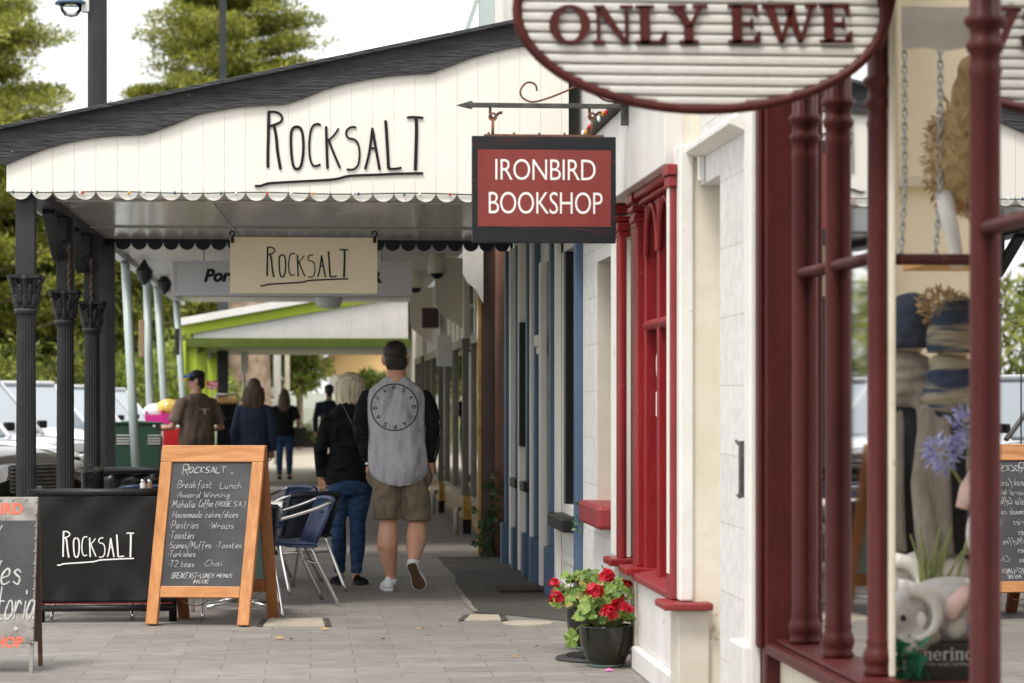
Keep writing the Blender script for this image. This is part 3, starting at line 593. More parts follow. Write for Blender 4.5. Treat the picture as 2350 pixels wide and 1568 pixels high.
# hanging oval sign
sy, scx, scz = 8.0, 1.30, 2.726
sg = thing('oval_shop_sign', 'oval white slatted sign with maroon rim and raised serif letters hung over the footpath', 'sign', (scx, sy, scz))
A_, B_ = .620, .325
g = MB(); n = 48
g.prism([(A_ * .985 * math.cos(2 * math.pi * i / n), B_ * .985 * math.sin(2 * math.pi * i / n)) for i in range(n)], lambda u, v: (scx + u, sy + .018, scz + v), lambda u, v: (scx + u, sy + .03, scz + v))
g.build('backing', M['zinc'], sg)
g = MB(); p = .0345
for i in range(-9, 10):
    z0, z1 = i * p, i * p + p * .80
    if max(abs(z0), abs(z1)) > B_ * .97: continue
    h0 = A_ * .985 * math.sqrt(1 - (z0 / B_ / .985) ** 2); h1 = A_ * .985 * math.sqrt(1 - (z1 / B_ / .985) ** 2); hm = min(h0, h1)
    g.add([(scx - h0, sy + .016, scz + z0), (scx + h0, sy + .016, scz + z0), (scx + h1, sy + .012, scz + z1), (scx - h1, sy + .012, scz + z1),
           (scx - hm, sy + .004, scz + z0 + .006), (scx + hm, sy + .004, scz + z0 + .006), (scx + hm, sy + .002, scz + z1 - .006), (scx - hm, sy + .002, scz + z1 - .006)],
          [(0, 1, 5, 4), (4, 5, 6, 7), (7, 6, 2, 3), (0, 4, 7, 3), (1, 2, 6, 5)])
g.build('slat_panel', M['white'], sg)
g = MB(); g.tube([(scx + A_ * math.cos(2 * math.pi * i / 64), sy + .005, scz + B_ * math.sin(2 * math.pi * i / 64)) for i in range(65)], .017, 10, cap=False); g.build('rim', M['maroon'], sg, smooth=True)
# serif capitals as filled pieces on a 10-high grid
def serif_letters(mb, text, S, x, h, n, th, gap=.25):
    k = h / 10
    def poly(p, x): mb.prism(p, lambda u, v: S(x + u * k, v * k, n), lambda u, v: S(x + u * k, v * k, n - th))
    stem = lambda a, b: [(a, 0), (b, 0), (b, 10), (a, 10)]
    foot = lambda a, b, y: [(a, y), (b, y), (b, y + .8), (a, y + .8)]
    W = {'O': 9.5, 'N': 9.6, 'L': 7.4, 'Y': 9.2, 'E': 7.8, 'W': 13.0}
    for ch in text:
        if ch == ' ': x += 4.2 * k; continue
        if ch == 'O':
            m = 36; vs = []; 
            for i in range(m):
                t = 2 * math.pi * i / m
                vs.append((4.75 + 4.75 * math.cos(t), 5 + 5.1 * math.sin(t), 4.75 + 2.6 * math.cos(t), 5 + 4.3 * math.sin(t)))
            for i in range(m):
                a, b = vs[i], vs[(i + 1) % m]; poly([(a[0], a[1]), (b[0], b[1]), (b[2], b[3]), (a[2], a[3])], x)
        if ch == 'N': poly([(1.1, .8), (1.9, .8), (1.9, 9.2), (1.1, 9.2)], x); poly([(7.7, 0), (8.5, .2), (8.5, 9.2), (7.7, 9.2)], x); poly([(.4, 10), (2.8, 10), (8.4, 0), (7.2, 0)], x); poly(foot(.1, 3, 0), x); poly(foot(6.6, 9.6, 9.2), x)
        if ch == 'L': poly(stem(1.2, 3.4), x); poly(foot(.2, 7.2, 0), x); poly(foot(.2, 4.5, 9.2), x); poly([(5.6, .8), (7.2, 0), (7.4, 3.2), (6.9, 3.2)], x)
        if ch == 'Y': poly([(.9, 9.4), (3.4, 9.4), (5.6, 4.4), (4.2, 4)], x); poly([(7.0, 9.4), (8.0, 9.4), (5.6, 4), (4.8, 4.6)], x); poly([(3.7, 0), (5.8, 0), (5.8, 4.6), (3.7, 4.6)], x); poly(foot(2.6, 7, 0), x); poly(foot(0, 4.2, 9.2), x); poly(foot(5.8, 9.2, 9.2), x)
        if ch == 'E': poly(stem(1.2, 3.4), x); poly(foot(.2, 7.6, 0), x); poly(foot(.2, 7.2, 9.2), x); poly([(3.4, 4.7), (5.8, 4.7), (5.8, 5.4), (3.4, 5.4)], x); poly([(6, .8), (7.6, 0), (7.8, 3), (7.3, 3)], x); poly([(5.9, 9.2), (7.2, 10), (7.2, 7), (6.8, 7)], x); poly([(5.5, 3.6), (6.1, 3.6), (6.1, 6.5), (5.5, 6.5)], x)
        if ch == 'W': poly([(.6, 9.6), (2.9, 9.6), (5.0, 0), (4.0, 0)], x); poly([(4.1, 0), (5.0, 0), (7.2, 8.5), (6.5, 8.9)], x); poly([(5.2, 9.6), (7.4, 9.6), (9.4, 0), (8.5, 0)], x); poly([(8.6, 0), (9.4, 0), (12.3, 9.6), (11.3, 9.6)], x); poly(foot(0, 7.8, 9.2), x); poly(foot(10.2, 13, 9.2), x)
        x += (W[ch] + gap * 4) * k
    return x
S = surf((scx - .512, sy - .012, scz - .113), (1.125, 0, .018), (-.018, 0, 1))
g = MB(); serif_letters(g, 'ONLY EWE', S, 0, .128, 0, .018, .10); g.build('lettering', M['maroon'], sg)
br = thing('sign_bracket', 'curved maroon iron bracket holding the oval sign to the shop front', 'bracket', (1.92, sy + .03, 2.9))
g = MB(); g.tube([(1.90, sy + .03, 2.62), (1.925, sy + .03, 2.70), (1.95, sy + .03, 2.80), (1.98, sy + .03, 2.86)], .022, 10)
g.tube([(1.98, sy + .03, 2.86), (1.9, sy + .03, 3.1), (1.6, sy + .03, 3.2), (1.0, sy + .03, 3.22)], .018, 10); g.build('arm', M['maroon'], br, smooth=True)
g = MB(); g.tube([(1.05, sy + .03, 3.22), (1.05, sy + .02, scz + B_ * .91)], .007, 8); g.tube([(1.55, sy + .03, 3.2), (1.55, sy + .02, scz + B_ * .91)], .007, 8); g.build('hanger', M['maroon'], br)

# ---------------------------------------------------------------- things in the wool shop window
def chain(x, y, z0, z1, label, bend=0):
    g = MB(); z = z0; i = 0; L_ = .030
    while z > z1:
        f = (z0 - z) / (z0 - z1); cx = x - bend * max(0, f - .7)
        ring = []
        for k in range(13):
            t = 2 * math.pi * k / 12; a, b = .0085 * math.cos(t), .019 * math.sin(t)
            ring.append((cx + a, y, z + b) if i % 2 else (cx, y + a, z + b))
        g.tube(ring, .0034, 6, cap=False); z -= L_ * .86; i += 1
    return tag(g.build('hanging_chain', M['chain'], smooth=True), label, 'chain', 'chains holding up the swing shelf')
chain(PX(2076, 8.55), 8.55, 2.80, 1.93, 'galvanised chain holding the swing shelf, beside the corner post', .05)
chain(PX(2158, 8.42), 8.42, 2.80, 1.93, 'galvanised chain holding the swing shelf, next to the furry toy', .06)
t = MB(); t.add([(xs_, ys_, z_) for z_ in (1.905, 1.935) for xs_, ys_ in ((PX(2072, 8.75), 8.75), (PX(2128, 8.38), 8.38), (2.75, 8.38), (2.75, 8.75))],
               [(3, 2, 1, 0), (4, 5, 6, 7), (0, 1, 5, 4), (1, 2, 6, 5), (2, 3, 7, 6), (3, 0, 4, 7)])
tag(t.build('swing_shelf', M['woodshelf'], bevel=.004), 'orange pine shelf hung on chains in the wool shop window', 'shelf')
AX = PX(2212, 8.48)
t = thing('plush_alpaca', 'tan furry toy with white legs sitting on the swing shelf', 'plush toy', (AX, 8.5, 1.94))
g = MB(); g.ell((AX+0.000, 8.48, 2.30), .125, .13, .20); g.ell((AX+0.020, 8.47, 2.50), .07, .08, .12); g.ell((AX+0.020, 8.42, 2.60), .06, .07, .06); g.build('body', M['fur'], t, remesh=.012, sm=3)
g = MB(); leaves(g, [(AX+0.000, 8.48, 2.30)], [(.135, .14, .21)], 2200, .035, 1.0, .35, -.3); g.build('fleece', M['fur'], t)
for dx in (-.05, .06):
    g = MB(); g.tube([(AX-0.030 + dx, 8.44, 2.16), (AX-0.025 + dx * 1.1, 8.37, 2.05), (AX-0.010 + dx, 8.36, 1.95), (AX-0.010 + dx, 8.35, 1.90)], [.035, .03, .024, .026], 10); g.build('leg', M['toywhite'], t, smooth=True)

def sheep(x, y, z, mats, label, face=-1, s=1.0, horn=True):
    t = thing('plush_sheep', label, 'plush toy', (x, y, z))
    P = lambda a, b, c: (x + a * s * -face, y + b * s, z + c * s)
    g = MB(); g.ell(P(.17, .08, .13), .19 * s, .13 * s, .125 * s); g.ell(P(-.02, -.02, .135), .075 * s, .075 * s, .085 * s); g.ell(P(-.075, -.045, .095), .065 * s, .06 * s, .060 * s)
    g.ell(P(-.10, -.055, .065), .045 * s, .05 * s, .042 * s); g.tube([P(.07, -.02, .06), P(.0, -.09, .03), P(-.07, -.12, .02)], [.05 * s, .045 * s, .04 * s], 12)
    g.build('body', mats[0], t, remesh=.010 * s, sm=5)
    g = MB(); g.ell(P(-.115, -.065, .06), .042 * s, .045 * s, .038 * s); g.build('muzzle', mats[1], t, smooth=True)
    if horn:
        for k, dy in enumerate((-.085, .05)):
            g = MB(); pts = [P(-.015 + .085 * math.sin(R(a)), dy - .01 - .0003 * a, .135 + .085 * math.cos(R(a))) for a in range(-10, 190, 16)]
            g.tube(pts, [s * (.030 - .020 * i / (len(pts) - 1)) for i in range(len(pts))], 10); g.build('horn', mats[1], t, smooth=True)
    g = MB(); g.ell(P(.02, -.085, .11), .02 * s, .012 * s, .03 * s); g.build('ear', mats[1], t, smooth=True)
    g = MB(); g.ell(P(-.048, -.092, .118), .012 * s, .010 * s, .013 * s); g.build('eye', M['black'], t, smooth=True)
    return t
sheep(PX(2098, 8.30), 8.36, .555, (M['toygrey'], M['toywhite']), 'pale grey plush ram with curled white horns above the dark box', -1, .98)
sheep(PX(2068, 8.62), 8.70, .64, (M['toygrey'], M['toywhite']), 'grey plush ram behind, half hidden by the corner window post', -1, .95)
LX = PX(2205, 8.36); RX = PX(2222, 8.38)
t = thing('plush_lamb', 'pink eared cream plush lamb lying right of the grey ram', 'plush toy', (LX+0.040, 8.42, .55))
g = MB(); g.ell((LX+0.040, 8.42, .69), .10, .09, .11); g.ell((LX+0.120, 8.5, .63), .16, .12, .12); g.ell((LX-0.020, 8.36, .65), .05, .05, .07); g.build('body', M['toywhite'], t, remesh=.012, sm=5)
for p, r in ((((LX+0.015, 8.34, .77), (LX-0.030, 8.31, .72), (LX-0.055, 8.30, .66)), (.028, .045, .02)), (((LX+0.080, 8.32, .75), (LX+0.055, 8.29, .69), (LX+0.040, 8.29, .62)), (.04, .06, .03))):
    g = MB(); g.tube(p, r, 12, [q * .5 for q in r]); g.build('ear', M['toypink'], t, smooth=True)
t = thing('plush_rabbit', 'pink eared plush toy peeping out behind the second turned post', 'plush toy', (RX+0.105, 8.5, 1.05))
g = MB(); g.ell((RX+0.085, 8.45, 1.12), .08, .08, .10); g.ell((RX+0.125, 8.5, .95), .10, .09, .14); g.ell((RX+0.125, 8.5, .70), .07, .07, .22); g.build('body', M['toywhite'], t, remesh=.012, sm=5)
g = MB(); g.tube([(RX+0.035, 8.40, 1.19), (RX+0.000, 8.37, 1.12), (RX-0.030, 8.36, 1.05)], [.02, .038, .024], 12, [.012, .02, .014]); g.build('ear', M['toypink'], t, smooth=True)
bx = thing('display_box', 'dark grey display box with pale lettering in the wool shop window', 'box', (2.36, 8.32, .445))
g = MB(); g.box(PX(2093, 8.26), PX(2093, 8.26) + .36, 8.26, 8.45, .445, .580); g.build('carton', mat('dark grey card', (.022, .022, .021), (.028, .028, .027), 8, rough=.6), bx, bevel=.003)
BXx = PX(2108, 8.258); S = surf((BXx, 8.258, .525), (1, 0, 0), (0, 0, 1)); g = MB()
# slab-serif lower-case word, built from stems and feet
def slab(mb, text, S, x, h, n):
    k = h / 6
    def r(a, b, c, d): mb.add([S(x + a * k, c * k, n), S(x + b * k, c * k, n), S(x + b * k, d * k, n), S(x + a * k, d * k, n)], [(0, 1, 2, 3)])
    for ch in text:
        if ch == 'm':
            for s in (.6, 3.8, 7.0): r(s, s + 1.4, .7, 5.0); r(s - .5, s + 1.9, 0, .7)
            r(.1, 2.0, 5.0, 6); r(2.0, 8.4, 5.0, 5.9); x += 9.6 * k
        if ch == 'e': r(.2, 1.6, 1, 5); r(1.6, 4.2, 0, .8); r(1.6, 4.2, 5.2, 6); r(1.6, 5.2, 2.8, 3.4); r(4.2, 5.4, 3.4, 5.2); r(4.2, 5.2, .6, 1.5); x += 6.3 * k
        if ch == 'r': r(.6, 2.0, .7, 6); r(.1, 2.6, 0, .7); r(2.0, 4.4, 5.0, 6); x += 5 * k
        if ch == 'i': r(.6, 2.0, .7, 5.6); r(.1, 2.6, 0, .7); r(.1, 2, 5.2, 6); r(.7, 2.0, 7, 8.3); x += 3.3 * k
        if ch == 'n':
            for s in (.6, 4.0): r(s, s + 1.4, .7, 5.0); r(s - .5, s + 1.9, 0, .7)
            r(.1, 2.0, 5.0, 6); r(2.0, 5.4, 5.0, 5.9); x += 6.6 * k
        if ch == 'o': r(.2, 1.6, 1, 5); r(4.2, 5.6, 1, 5); r(1.2, 4.6, 0, .9); r(1.2, 4.6, 5.1, 6); x += 6.5 * k
slab(g, 'merino', S, 0, .032, .001)
hand(g, 'merino wool/possum', surf((BXx, 8.258, .507), (1, 0, 0), (0, 0, 1)), 0, 0, .016, .0016, .001, 0)
g.build('lettering', mat('pale box lettering', (.66, .64, .60), rough=.6), bx)
def mannequin(x, y, label, hat, scarf, dz=0, fuzzy=False):
    t = thing('mannequin', label, 'mannequin', (x, y, .445)); rr = random.Random(int(x * 1000))
    g = MB(); g.ell((x, y, 1.60 + dz), .07, .085, .105); g.tube([(x, y, 1.55 + dz), (x, y + .01, 1.36 + dz)], .045, 14); g.build('head', M['mannequin'], t, smooth=True)
    g = MB(); g.loft([(x - .012, y - .01, 1.545 + dz, .084, .10), (x - .01, y - .008, 1.58 + dz, .092, .108), (x, y, 1.64 + dz, .094, .108), (x + .008, y, 1.70 + dz, .082, .095), (x + .016, y, 1.745 + dz, .052, .06), (x + .02, y, 1.757 + dz, .012, .012)])
    for i in range(5): g.tube([(x - .09 + .004 * i, y - .06, 1.555 + dz + .03 * i), (x, y - .112 + .006 * i, 1.55 + dz + .035 * i), (x + .09 - .004 * i, y - .06, 1.565 + dz + .03 * i)], [.004, .011, .004], 6)
    g.build('beanie', hat, t, remesh=.010, sm=3)
    if fuzzy:
        g = MB(); leaves(g, [(x - .03, y + .02, 1.715 + dz)], [(.09, .09, .07)], 500, .03, 1, .4, .3); g.build('pompom', M['fur'], t)
    g = MB()
    for i in range(5):
        z = 1.36 + dz + .035 * i; q = .10 - .010 * abs(i - 1)
        g.tube([(x + q * math.cos(R(a_)), y + q * .9 * math.sin(R(a_)), z + .016 * math.sin(R(a_) * 1 + i)) for a_ in range(0, 361, 24)], .024, 8)
    g.tube([(x + .03, y - .10, 1.38 + dz), (x + .045, y - .115, 1.2 + dz), (x + .04, y - .12, 1.0)], [.03, .034, .026], 10, [.014, .014, .012]); g.build('scarf', scarf, t, remesh=.010, sm=2)
    g = MB(); g.loft([(x, y + .02, .72, .08, .06), (x, y + .02, 1.0, .085, .065), (x, y + .01, 1.2, .095, .075), (x, y, 1.33 + dz, .10, .075), (x, y, 1.40 + dz, .05, .05)]); g.build('undershirt', M['cardidark'], t, smooth=True)
    g = MB()
    for s in (-1, 1):
        g.tube([(x + s * .085, y, 1.35 + dz), (x + s * .125, y - .03, 1.12), (x + s * .12, y - .07, .94), (x + s * .10, y - .09, .82)], [.04, .044, .044, .046], 12)
        for q in range(4):
            xx = x + s * (.035 + .022 * q); g.tube([(xx, y - .055 + .012 * q, 1.34 + dz), (xx + s * .012, y - .085 + .012 * q, 1.1), (xx + s * .010 * math.sin(q * 2.1), y - .09 + .02 * q, .86 - .05 * (q % 2))], [.016, .019, .015], 8)
    g.loft([(x, y + .06, .84, .11, .03), (x, y + .05, 1.1, .12, .04), (x, y + .03, 1.34 + dz, .11, .05)]); g.build('cardigan', M['cardi'], t, remesh=.011, sm=3)
    g = MB(); g.tube([(x, y, .445), (x, y, .85)], .018, 10); g.lathe([(.13, 0), (.13, .012), (.02, .02)], (x, y, .446), 20); g.build('stand', M['black'], t)
mannequin(PX(2082, 8.95), 8.95, 'mannequin in plain navy beanie and taupe cardigan beside the corner post', M['beanie'], M['cardi'], .08)
mannequin(PX(2188, 8.78), 8.78, 'mannequin in striped navy and cream beanie and taupe wool cardigan', M['beaniestripe'], M['beaniestripe'], .06, True)
VX = PX(2150, 8.55)
t = thing('flower_vase', 'vase of lilac agapanthus with long green stems in the wool shop window', 'vase', (2.32, 8.52, .445))
g = MB(); g.lathe([(.05, 0), (.055, .1), (.04, .2), (.045, .22)], (VX, 8.55, .446), 16); g.build('vase', M['bowl'], t, smooth=True)
g = MB()
for i in range(16):
    a = random.uniform(-1, 1); h = random.uniform(.75, 1.0); g.tube([(VX + a * .03, 8.55, .5), (VX + a * .07, 8.53, h - .1), (VX + a * .13 + .02, 8.5, h)], [.008, .007, .003], 6)
for hx, hz in ((PX(2162, 8.4), 1.245), (PX(2215, 8.4), 1.34)): g.tube([(VX, 8.55, .5), (PX(2240, 8.5), 8.5, 1.05), (hx, 8.4, hz)], .006, 6)
g.build('stem', M['stem'], t)
for hx, hz in ((PX(2162, 8.4), 1.245), (PX(2215, 8.4), 1.34)):
    g = MB(); leaves(g, [(hx, 8.38, hz)], [.055], 150, .045, .9, .35, -.2); g.build('flower_head', M['agapanthus'], t)
g = MB(); leaves(g, [(PX(2060, 8.25), 8.25, .52), (PX(2080, 8.25), 8.25, .55), (PX(2075, 8.25), 8.25, .48)], [.05, .04, .04], 24, .075, 1, .8, .4); tag(g.build('green_leaves', mat('shiny green leaf', (.02, .16, .08), (.05, .30, .17), island=True, rough=.4, trans=.2)), 'shiny green leaves beside the dark display box', 'leaves')

# ---------------------------------------------------------------- the white rendered end of the bookshop, with a narrow doorway
bw = thing('white_wall', 'white ashlar rendered wall with a narrow cream doorway between the two shops', 'building', (WX, 10.4, 0))
g = MB(); g.box(WX, 2.2, 9.634, 10.58, 0, 4.6); g.box(WX, 2.2, 10.58, 11.12, 2.43, 4.6); g.box(1.915, 2.2, 10.58, 11.34, 0, 2.43); g.build('wall', M['ash'], bw)
g = MB(); g.box(1.755, 2.1, 11.122, 11.335, 0, 4.6); g.build('door_jamb', M['render'], bw)
g = MB(); g.box(1.76, 1.797, 9.64, 9.76, .44, 4.6); g.build('corner_strip', M['white'], bw, bevel=.006)
g = MB(); g.box(1.735, 1.797, 9.64, 9.98, 0, .44); g.build('plinth', M['offwhite'], bw, bevel=.01)
g = MB()
P = [(0, 0), (-.07, .03), (-.07, .055), (-.045, .06), (-.03, .085), (0, .09)]
g.prism(P, lambda u, v: (WX - .001 + u, 9.93, 2.55 + v), lambda u, v: (WX - .001 + u, 11.6, 2.55 + v)); g.box(WX - .03, WX - .002, 10.98, 11.02, 2.44, 2.55); g.build('moulding', M['white'], bw, bevel=.003)
t = thing('iron_latch', 'black iron latch bar on the white ashlar wall', 'latch', (WX, 10.0, 1.1))
g = MB(); a = onX(1707, 1012, 1.785); b = onX(1709, 1142, 1.785); g.obox((1.782, a.y, a.z), (1.782, a.y, b.z), .05, .030, (1, 0, 0)); g.build('plate', M['blackiron'], t, bevel=.003)
g = MB(); g.tube([(1.79, a.y, a.z - .01), (1.765, a.y + .02, a.z - .012), (1.76, a.y + .04, a.z - .0)], .007, 8); g.tube([(1.79, a.y, b.z + .01), (1.77, a.y + .02, b.z + .0), (1.765, a.y + .03, b.z + .01)], .007, 8); g.build('hook', M['blackiron'], t, smooth=True)

# ---------------------------------------------------------------- the bookshop: red window, red columns, cream signboard
bk = thing('bookshop', 'cream bookshop front with thick red painted columns, arched window and red sills', 'shop', (WX, 13.5, 0))
g = MB()
g.box(WX, 2.25, 11.34, 12.80, 0, .50); g.box(WX, 2.25, 14.06, 14.26, 0, 2.62); g.box(WX, 2.25, 14.26, 15.205, 0, .80); g.box(WX, 2.25, 15.205, 15.94, 0, 2.62)
g.box(WX, 2.25, 14.26, 15.205, 2.31, 2.62); g.box(WX, 2.25, 11.34, 15.94, 2.62, 4.6); g.box(1.93, 2.25, 14.26, 15.205, .8, 2.31)
g.build('wall', M['ash'], bk)
g = MB(); g.box(WX + .002, 1.93, 15.19, 15.203, .8, 2.31); g.build('reveal', M['beige'], bk)
g = MB(); g.box(2.6, 2.7, 12.8, 14.06, 0, 2.62); g.box(1.802, 2.6, 13.9, 14.055, 0, 2.62); g.box(1.82, 2.6, 12.84, 12.94, 0, 2.62); g.build('porch', M['render'], bk)
g = MB(); g.box(2.59, 2.605, 13.0, 13.7, 0, 2.1); g.build('door', M['red'], bk)
# signboard with dark capping
g = MB(); g.box(1.66, 1.798, 11.34, 15.93, 2.547, 3.00); g.build('signboard', M['offwhite'], bk, bevel=.006)
g = MB(); g.box(1.62, 1.79, 11.36, 15.93, 3.003, 3.045); g.build('capping', M['charcoal'], bk, bevel=.004)
# columns: far pair, near window jamb, nearest (cream faced with a red edge)
for (y0, y1, x0, cap, nm) in ((13.55, 14.05, PX(1422, 13.55), .92, 'a'), (12.82, 12.98, PX(1461, 12.82), .30, 'b')):
    g = MB(); g.box(x0, PX(1437, 13.55) if nm == 'a' else 1.797, y0, min(y1, y0 + .16), .54, 2.44); g.build('column', M['red'], bk, bevel=.012)
    g = MB(); z = 2.36
    for dz, ex in ((0, .006), (.03, .018), (.055, .012), (.085, .026), (.13, .032)): g.box(x0 - ex, 1.797, y0 - ex * .6, y0 + .16 + ex, z + dz, z + dz + .028 + (.02 if dz > .1 else 0))
    g.build('capital', M['red'], bk, bevel=.008)
    g = MB(); g.box(x0 - .07, 1.84, y0 - .10, y0 + .20, .505, .545); g.build('ledge', M['red'], bk, bevel=.008)
    g = MB(); g.box(x0 - .01, 1.797, y0 - .001, y0 + .17, .02, .502); g.build('column_base', M['beige'], bk, bevel=.006)
g = MB(); g.box(PX(1413, 13.75), 1.797, 13.72, 13.98, .54, 2.5); g.build('column_panel', M['white'], bk, bevel=.006)
g = MB(); g.box(1.70, PX(1592, 11.1), 11.10, 11.30, .50, 2.62); g.build('column', M['white'], bk, bevel=.010)
g = MB(); g.box(PX(1438, 13.56), 1.797, 13.565, 13.70, .55, 2.34); g.build('door_frame', M['cream'], bk)
g = MB(); g.box(1.672, 1.698, 11.19, 11.33, .50, 2.43); g.box(1.660, 1.698, 11.175, 11.33, 2.43, 2.48); g.box(1.650, 1.698, 11.165, 11.33, 2.483, 2.535); g.build('column_edge', M['redtop'], bk, bevel=.006)
g = MB(); g.box(1.668, 1.671, 11.22, 11.30, .62, 2.44); g.build('column_inlay', M['cream'], bk)
g = MB(); g.box(1.615, 1.845, 11.02, 11.33, .463, .497); g.build('ledge', M['redtop'], bk, bevel=.008)
g = MB(); g.box(1.69, 1.838, 11.09, 11.33, 0, .46); g.build('column_base', M['beige'], bk, bevel=.008)
g = MB(); g.box(1.70, 1.797, 11.35, 12.80, 0, .125); g.build('wall_kerb', M['offwhite'], bk, bevel=.012)
g = MB(); g.box(1.735, 1.797, 11.34, 12.80, .126, .475); g.build('stall_board', M['offwhite'], bk, bevel=.006)
# red arched window
win = MB(); y0, y1 = 11.34, 12.80; xf = 1.765
win.box(xf, 1.86, y0, y1, 2.475, 2.545)
lights = [(12.72, 12.30), (12.24, 11.82), (11.76, 11.36)]
for yy in (12.76, 12.27, 11.79): win.box(xf, 1.86, yy - .035, yy + .035, .52, 2.475)
win.tube([(xf + .02, y0, 1.83), (xf + .02, y1 - .02, 1.83)], .028, 10)
for b, a in lights:                                # spandrel with a pointed arch cut in it
    w_ = b - a; n = 12; P = []
    P += [(a + w_ * i / n, 2.20 + .255 * math.sqrt(max(0, 1 - (2 * i / n - 1) ** 2))) for i in range(n + 1)] + [(b, 2.16), (b, 2.45)]
    for i in range(n):
        u0, u1 = a + w_ * i / n, a + w_ * (i + 1) / n; h0 = 2.20 + .255 * math.sqrt(max(0, 1 - (2 * i / n - 1) ** 2)); h1 = 2.20 + .255 * math.sqrt(max(0, 1 - (2 * (i + 1) / n - 1) ** 2))
        win.add([(x, u, z) for x in (xf + .008, xf + .07) for u, z in ((u0, h0), (u1, h1), (u1, 2.476), (u0, 2.476))], [(0, 1, 2, 3), (7, 6, 5, 4), (0, 4, 5, 1), (3, 2, 6, 7)])
    win.tube([(xf + .004, a + w_ * i / n, 2.20 + .255 * math.sqrt(max(0, 1 - (2 * i / n - 1) ** 2))) for i in range(n + 1)], .016, 8)
wf = win.build('window', M['red'], bk, bevel=.006)
g = MB(); g.box(1.85, 1.856, y0, y1, .52, 2.475); g.build('pane', M['glassgrey'], wf)
g = MB(); g.box(1.71, 1.79, y0 + .01, y1, 2.505, 2.545); g.box(1.735, 1.79, y0 + .01, y1, 2.475, 2.503); g.build('cornice', M['red'], bk, bevel=.012)
g = MB(); g.add([(1.70, y0, .478), (1.70, y1, .478), (1.87, y1, .478), (1.87, y0, .478), (1.70, y0, .515), (1.70, y1, .515), (1.87, y1, .545), (1.87, y0, .545)],
               [(3, 2, 1, 0), (4, 5, 6, 7), (0, 1, 5, 4), (2, 3, 7, 6), (1, 2, 6, 5), (3, 0, 4, 7)]); g.build('window_sill', M['redtop'], bk, bevel=.008)
S = surf((xf - .001, 12.265, 1.45), (0, -1, 0), (0, 0, 1))
for v, h, m_ in ((.0, .14, 'white'), (-.22, .13, 'white')):
    g = MB(); g.ell((xf - .001 + .04, 12.55, 1.62 + v), .003, .05, h * .5, 14, 8) if v == 0 else g.box(xf + .038, xf + .042, 12.5, 12.6, 1.35, 1.48); g.build('sticker', M['white'], wf)
# red sill of the far recessed window
g = MB(); g.box(1.69, 1.925, 14.24, 15.27, .665, .805); g.build('window_sill', M['redtop'], bk, bevel=.022)
g = MB(); g.box(1.925, 1.929, 14.3, 15.18, .82, 2.28); g.build('pane', M['glassgrey'], bk)
# coloured lights along the capping
t = thing('light_string', 'string of coloured bulbs along the dark capping of the bookshop signboard', 'string lights', (1.61, 13.5, 3.02))
g = MB(); g.tube([(1.612, y, 3.02 + .01 * math.sin(y * 9)) for y in np.arange(11.4, 15.9, .1)], .006, 6); g.build('cable', M['wire'], t)
for i, y in enumerate(np.arange(11.5, 15.8, .16)):
    g = MB(); g.ell((1.60, y, 3.005 + .012 * (i % 2)), .011, .011, .017, 8, 6); g.build('bulb', M[('bred', 'borange', 'bclear', 'bgreen', 'bblue')[i % 5]], t, smooth=True)

# hanging book shop sign on its iron bracket
Y = 12.62
a, b = onY(1083, 557, Y), onY(1413, 315, Y); x0, x1, z0, z1 = a.x, b.x, a.z, b.z; k = (x1 - x0) / 330
s = thing('bookshop_sign', 'rectangular red hanging sign with scuffed black frame and white lettering', 'sign', ((x0 + x1) / 2, Y, z1))
g = MB(); g.box(x0, x1, Y - .012, Y + .03, z0, z1); g.build('frame', M['signblack'], s, bevel=.004)
g = MB(); g.box(x0 + 13 * k, x1 - 12 * k, Y - .0135, Y - .0125, z0 + 37 * k, z1 - 31 * k); g.build('panel', M['signred'], s)
S = surf((x0, Y - .0136, z0), (1, 0, 0), (0, 0, 1))
for word, l, r_, yb, h in (('IRONBIRD', 1136, 1366, 414, 48), ('BOOKSHOP', 1121, 1382, 491, 50)):
    g = MB(); tmp = MB(); r = type_mesh(tmp, word, surf((0, 0, 0), (1, 0, 0), (0, 0, 1)), 1.0, 0, -.004, 0, 1, n=0, space=.94)
    zs = [v[2] for v in tmp.v]; kx = (r_ - l) * k / (r[1] - r[0]); kz = h * k / (max(zs) - min(zs))
    g.add([S((l - 1083) * k + (v[0] - r[0]) * kx, (557 - yb) * k + (v[2] - min(zs)) * kz, .0008) for v in tmp.v], tmp.f)
    g.build('lettering', M['whitetext'], s)
g = MB(); g.box(x0 + 28 * k, x1 - 28 * k, Y - .006, Y + .022, z1, z1 + .010)
for i in range(5): g.box(x0 + (36 + i * 58) * k, x0 + (41 + i * 58) * k, Y, Y + .01, z1 + .010, z1 + .02)
g.build('top_strap', M['rust'], s)
for px in (1131, 1359):
    h = onY(px, 283, Y); g = MB(); g.tube([(h.x, Y + .005, z1), (h.x, Y + .005, h.z + .02)], .0075, 8); g.tube(arc((h.x, Y + .005, h.z + .035), .018, 0, 360, 12), .006, 6, cap=False); g.build('hanger_rod', M['rust'], s, smooth=True)
ib = thing('iron_bracket', 'black iron arrow bracket with scrolls carrying the bookshop sign', 'bracket', (1.66, Y, 2.9))
p0, p1 = onY(1068, 241, Y), onY(1440, 241, Y)
g = MB(); g.box(p0.x, 1.64, Y - .008, Y + .010, p0.z - .0125, p0.z + .0125); g.box(1.62, 1.66, Y - .012, Y + .014, p0.z - .10, p0.z + .03); g.build('bar', M['blackiron'], ib, bevel=.003)
q = [onY(*p, Y) for p in ((1046, 242), (1082, 231), (1090, 241), (1082, 251))]
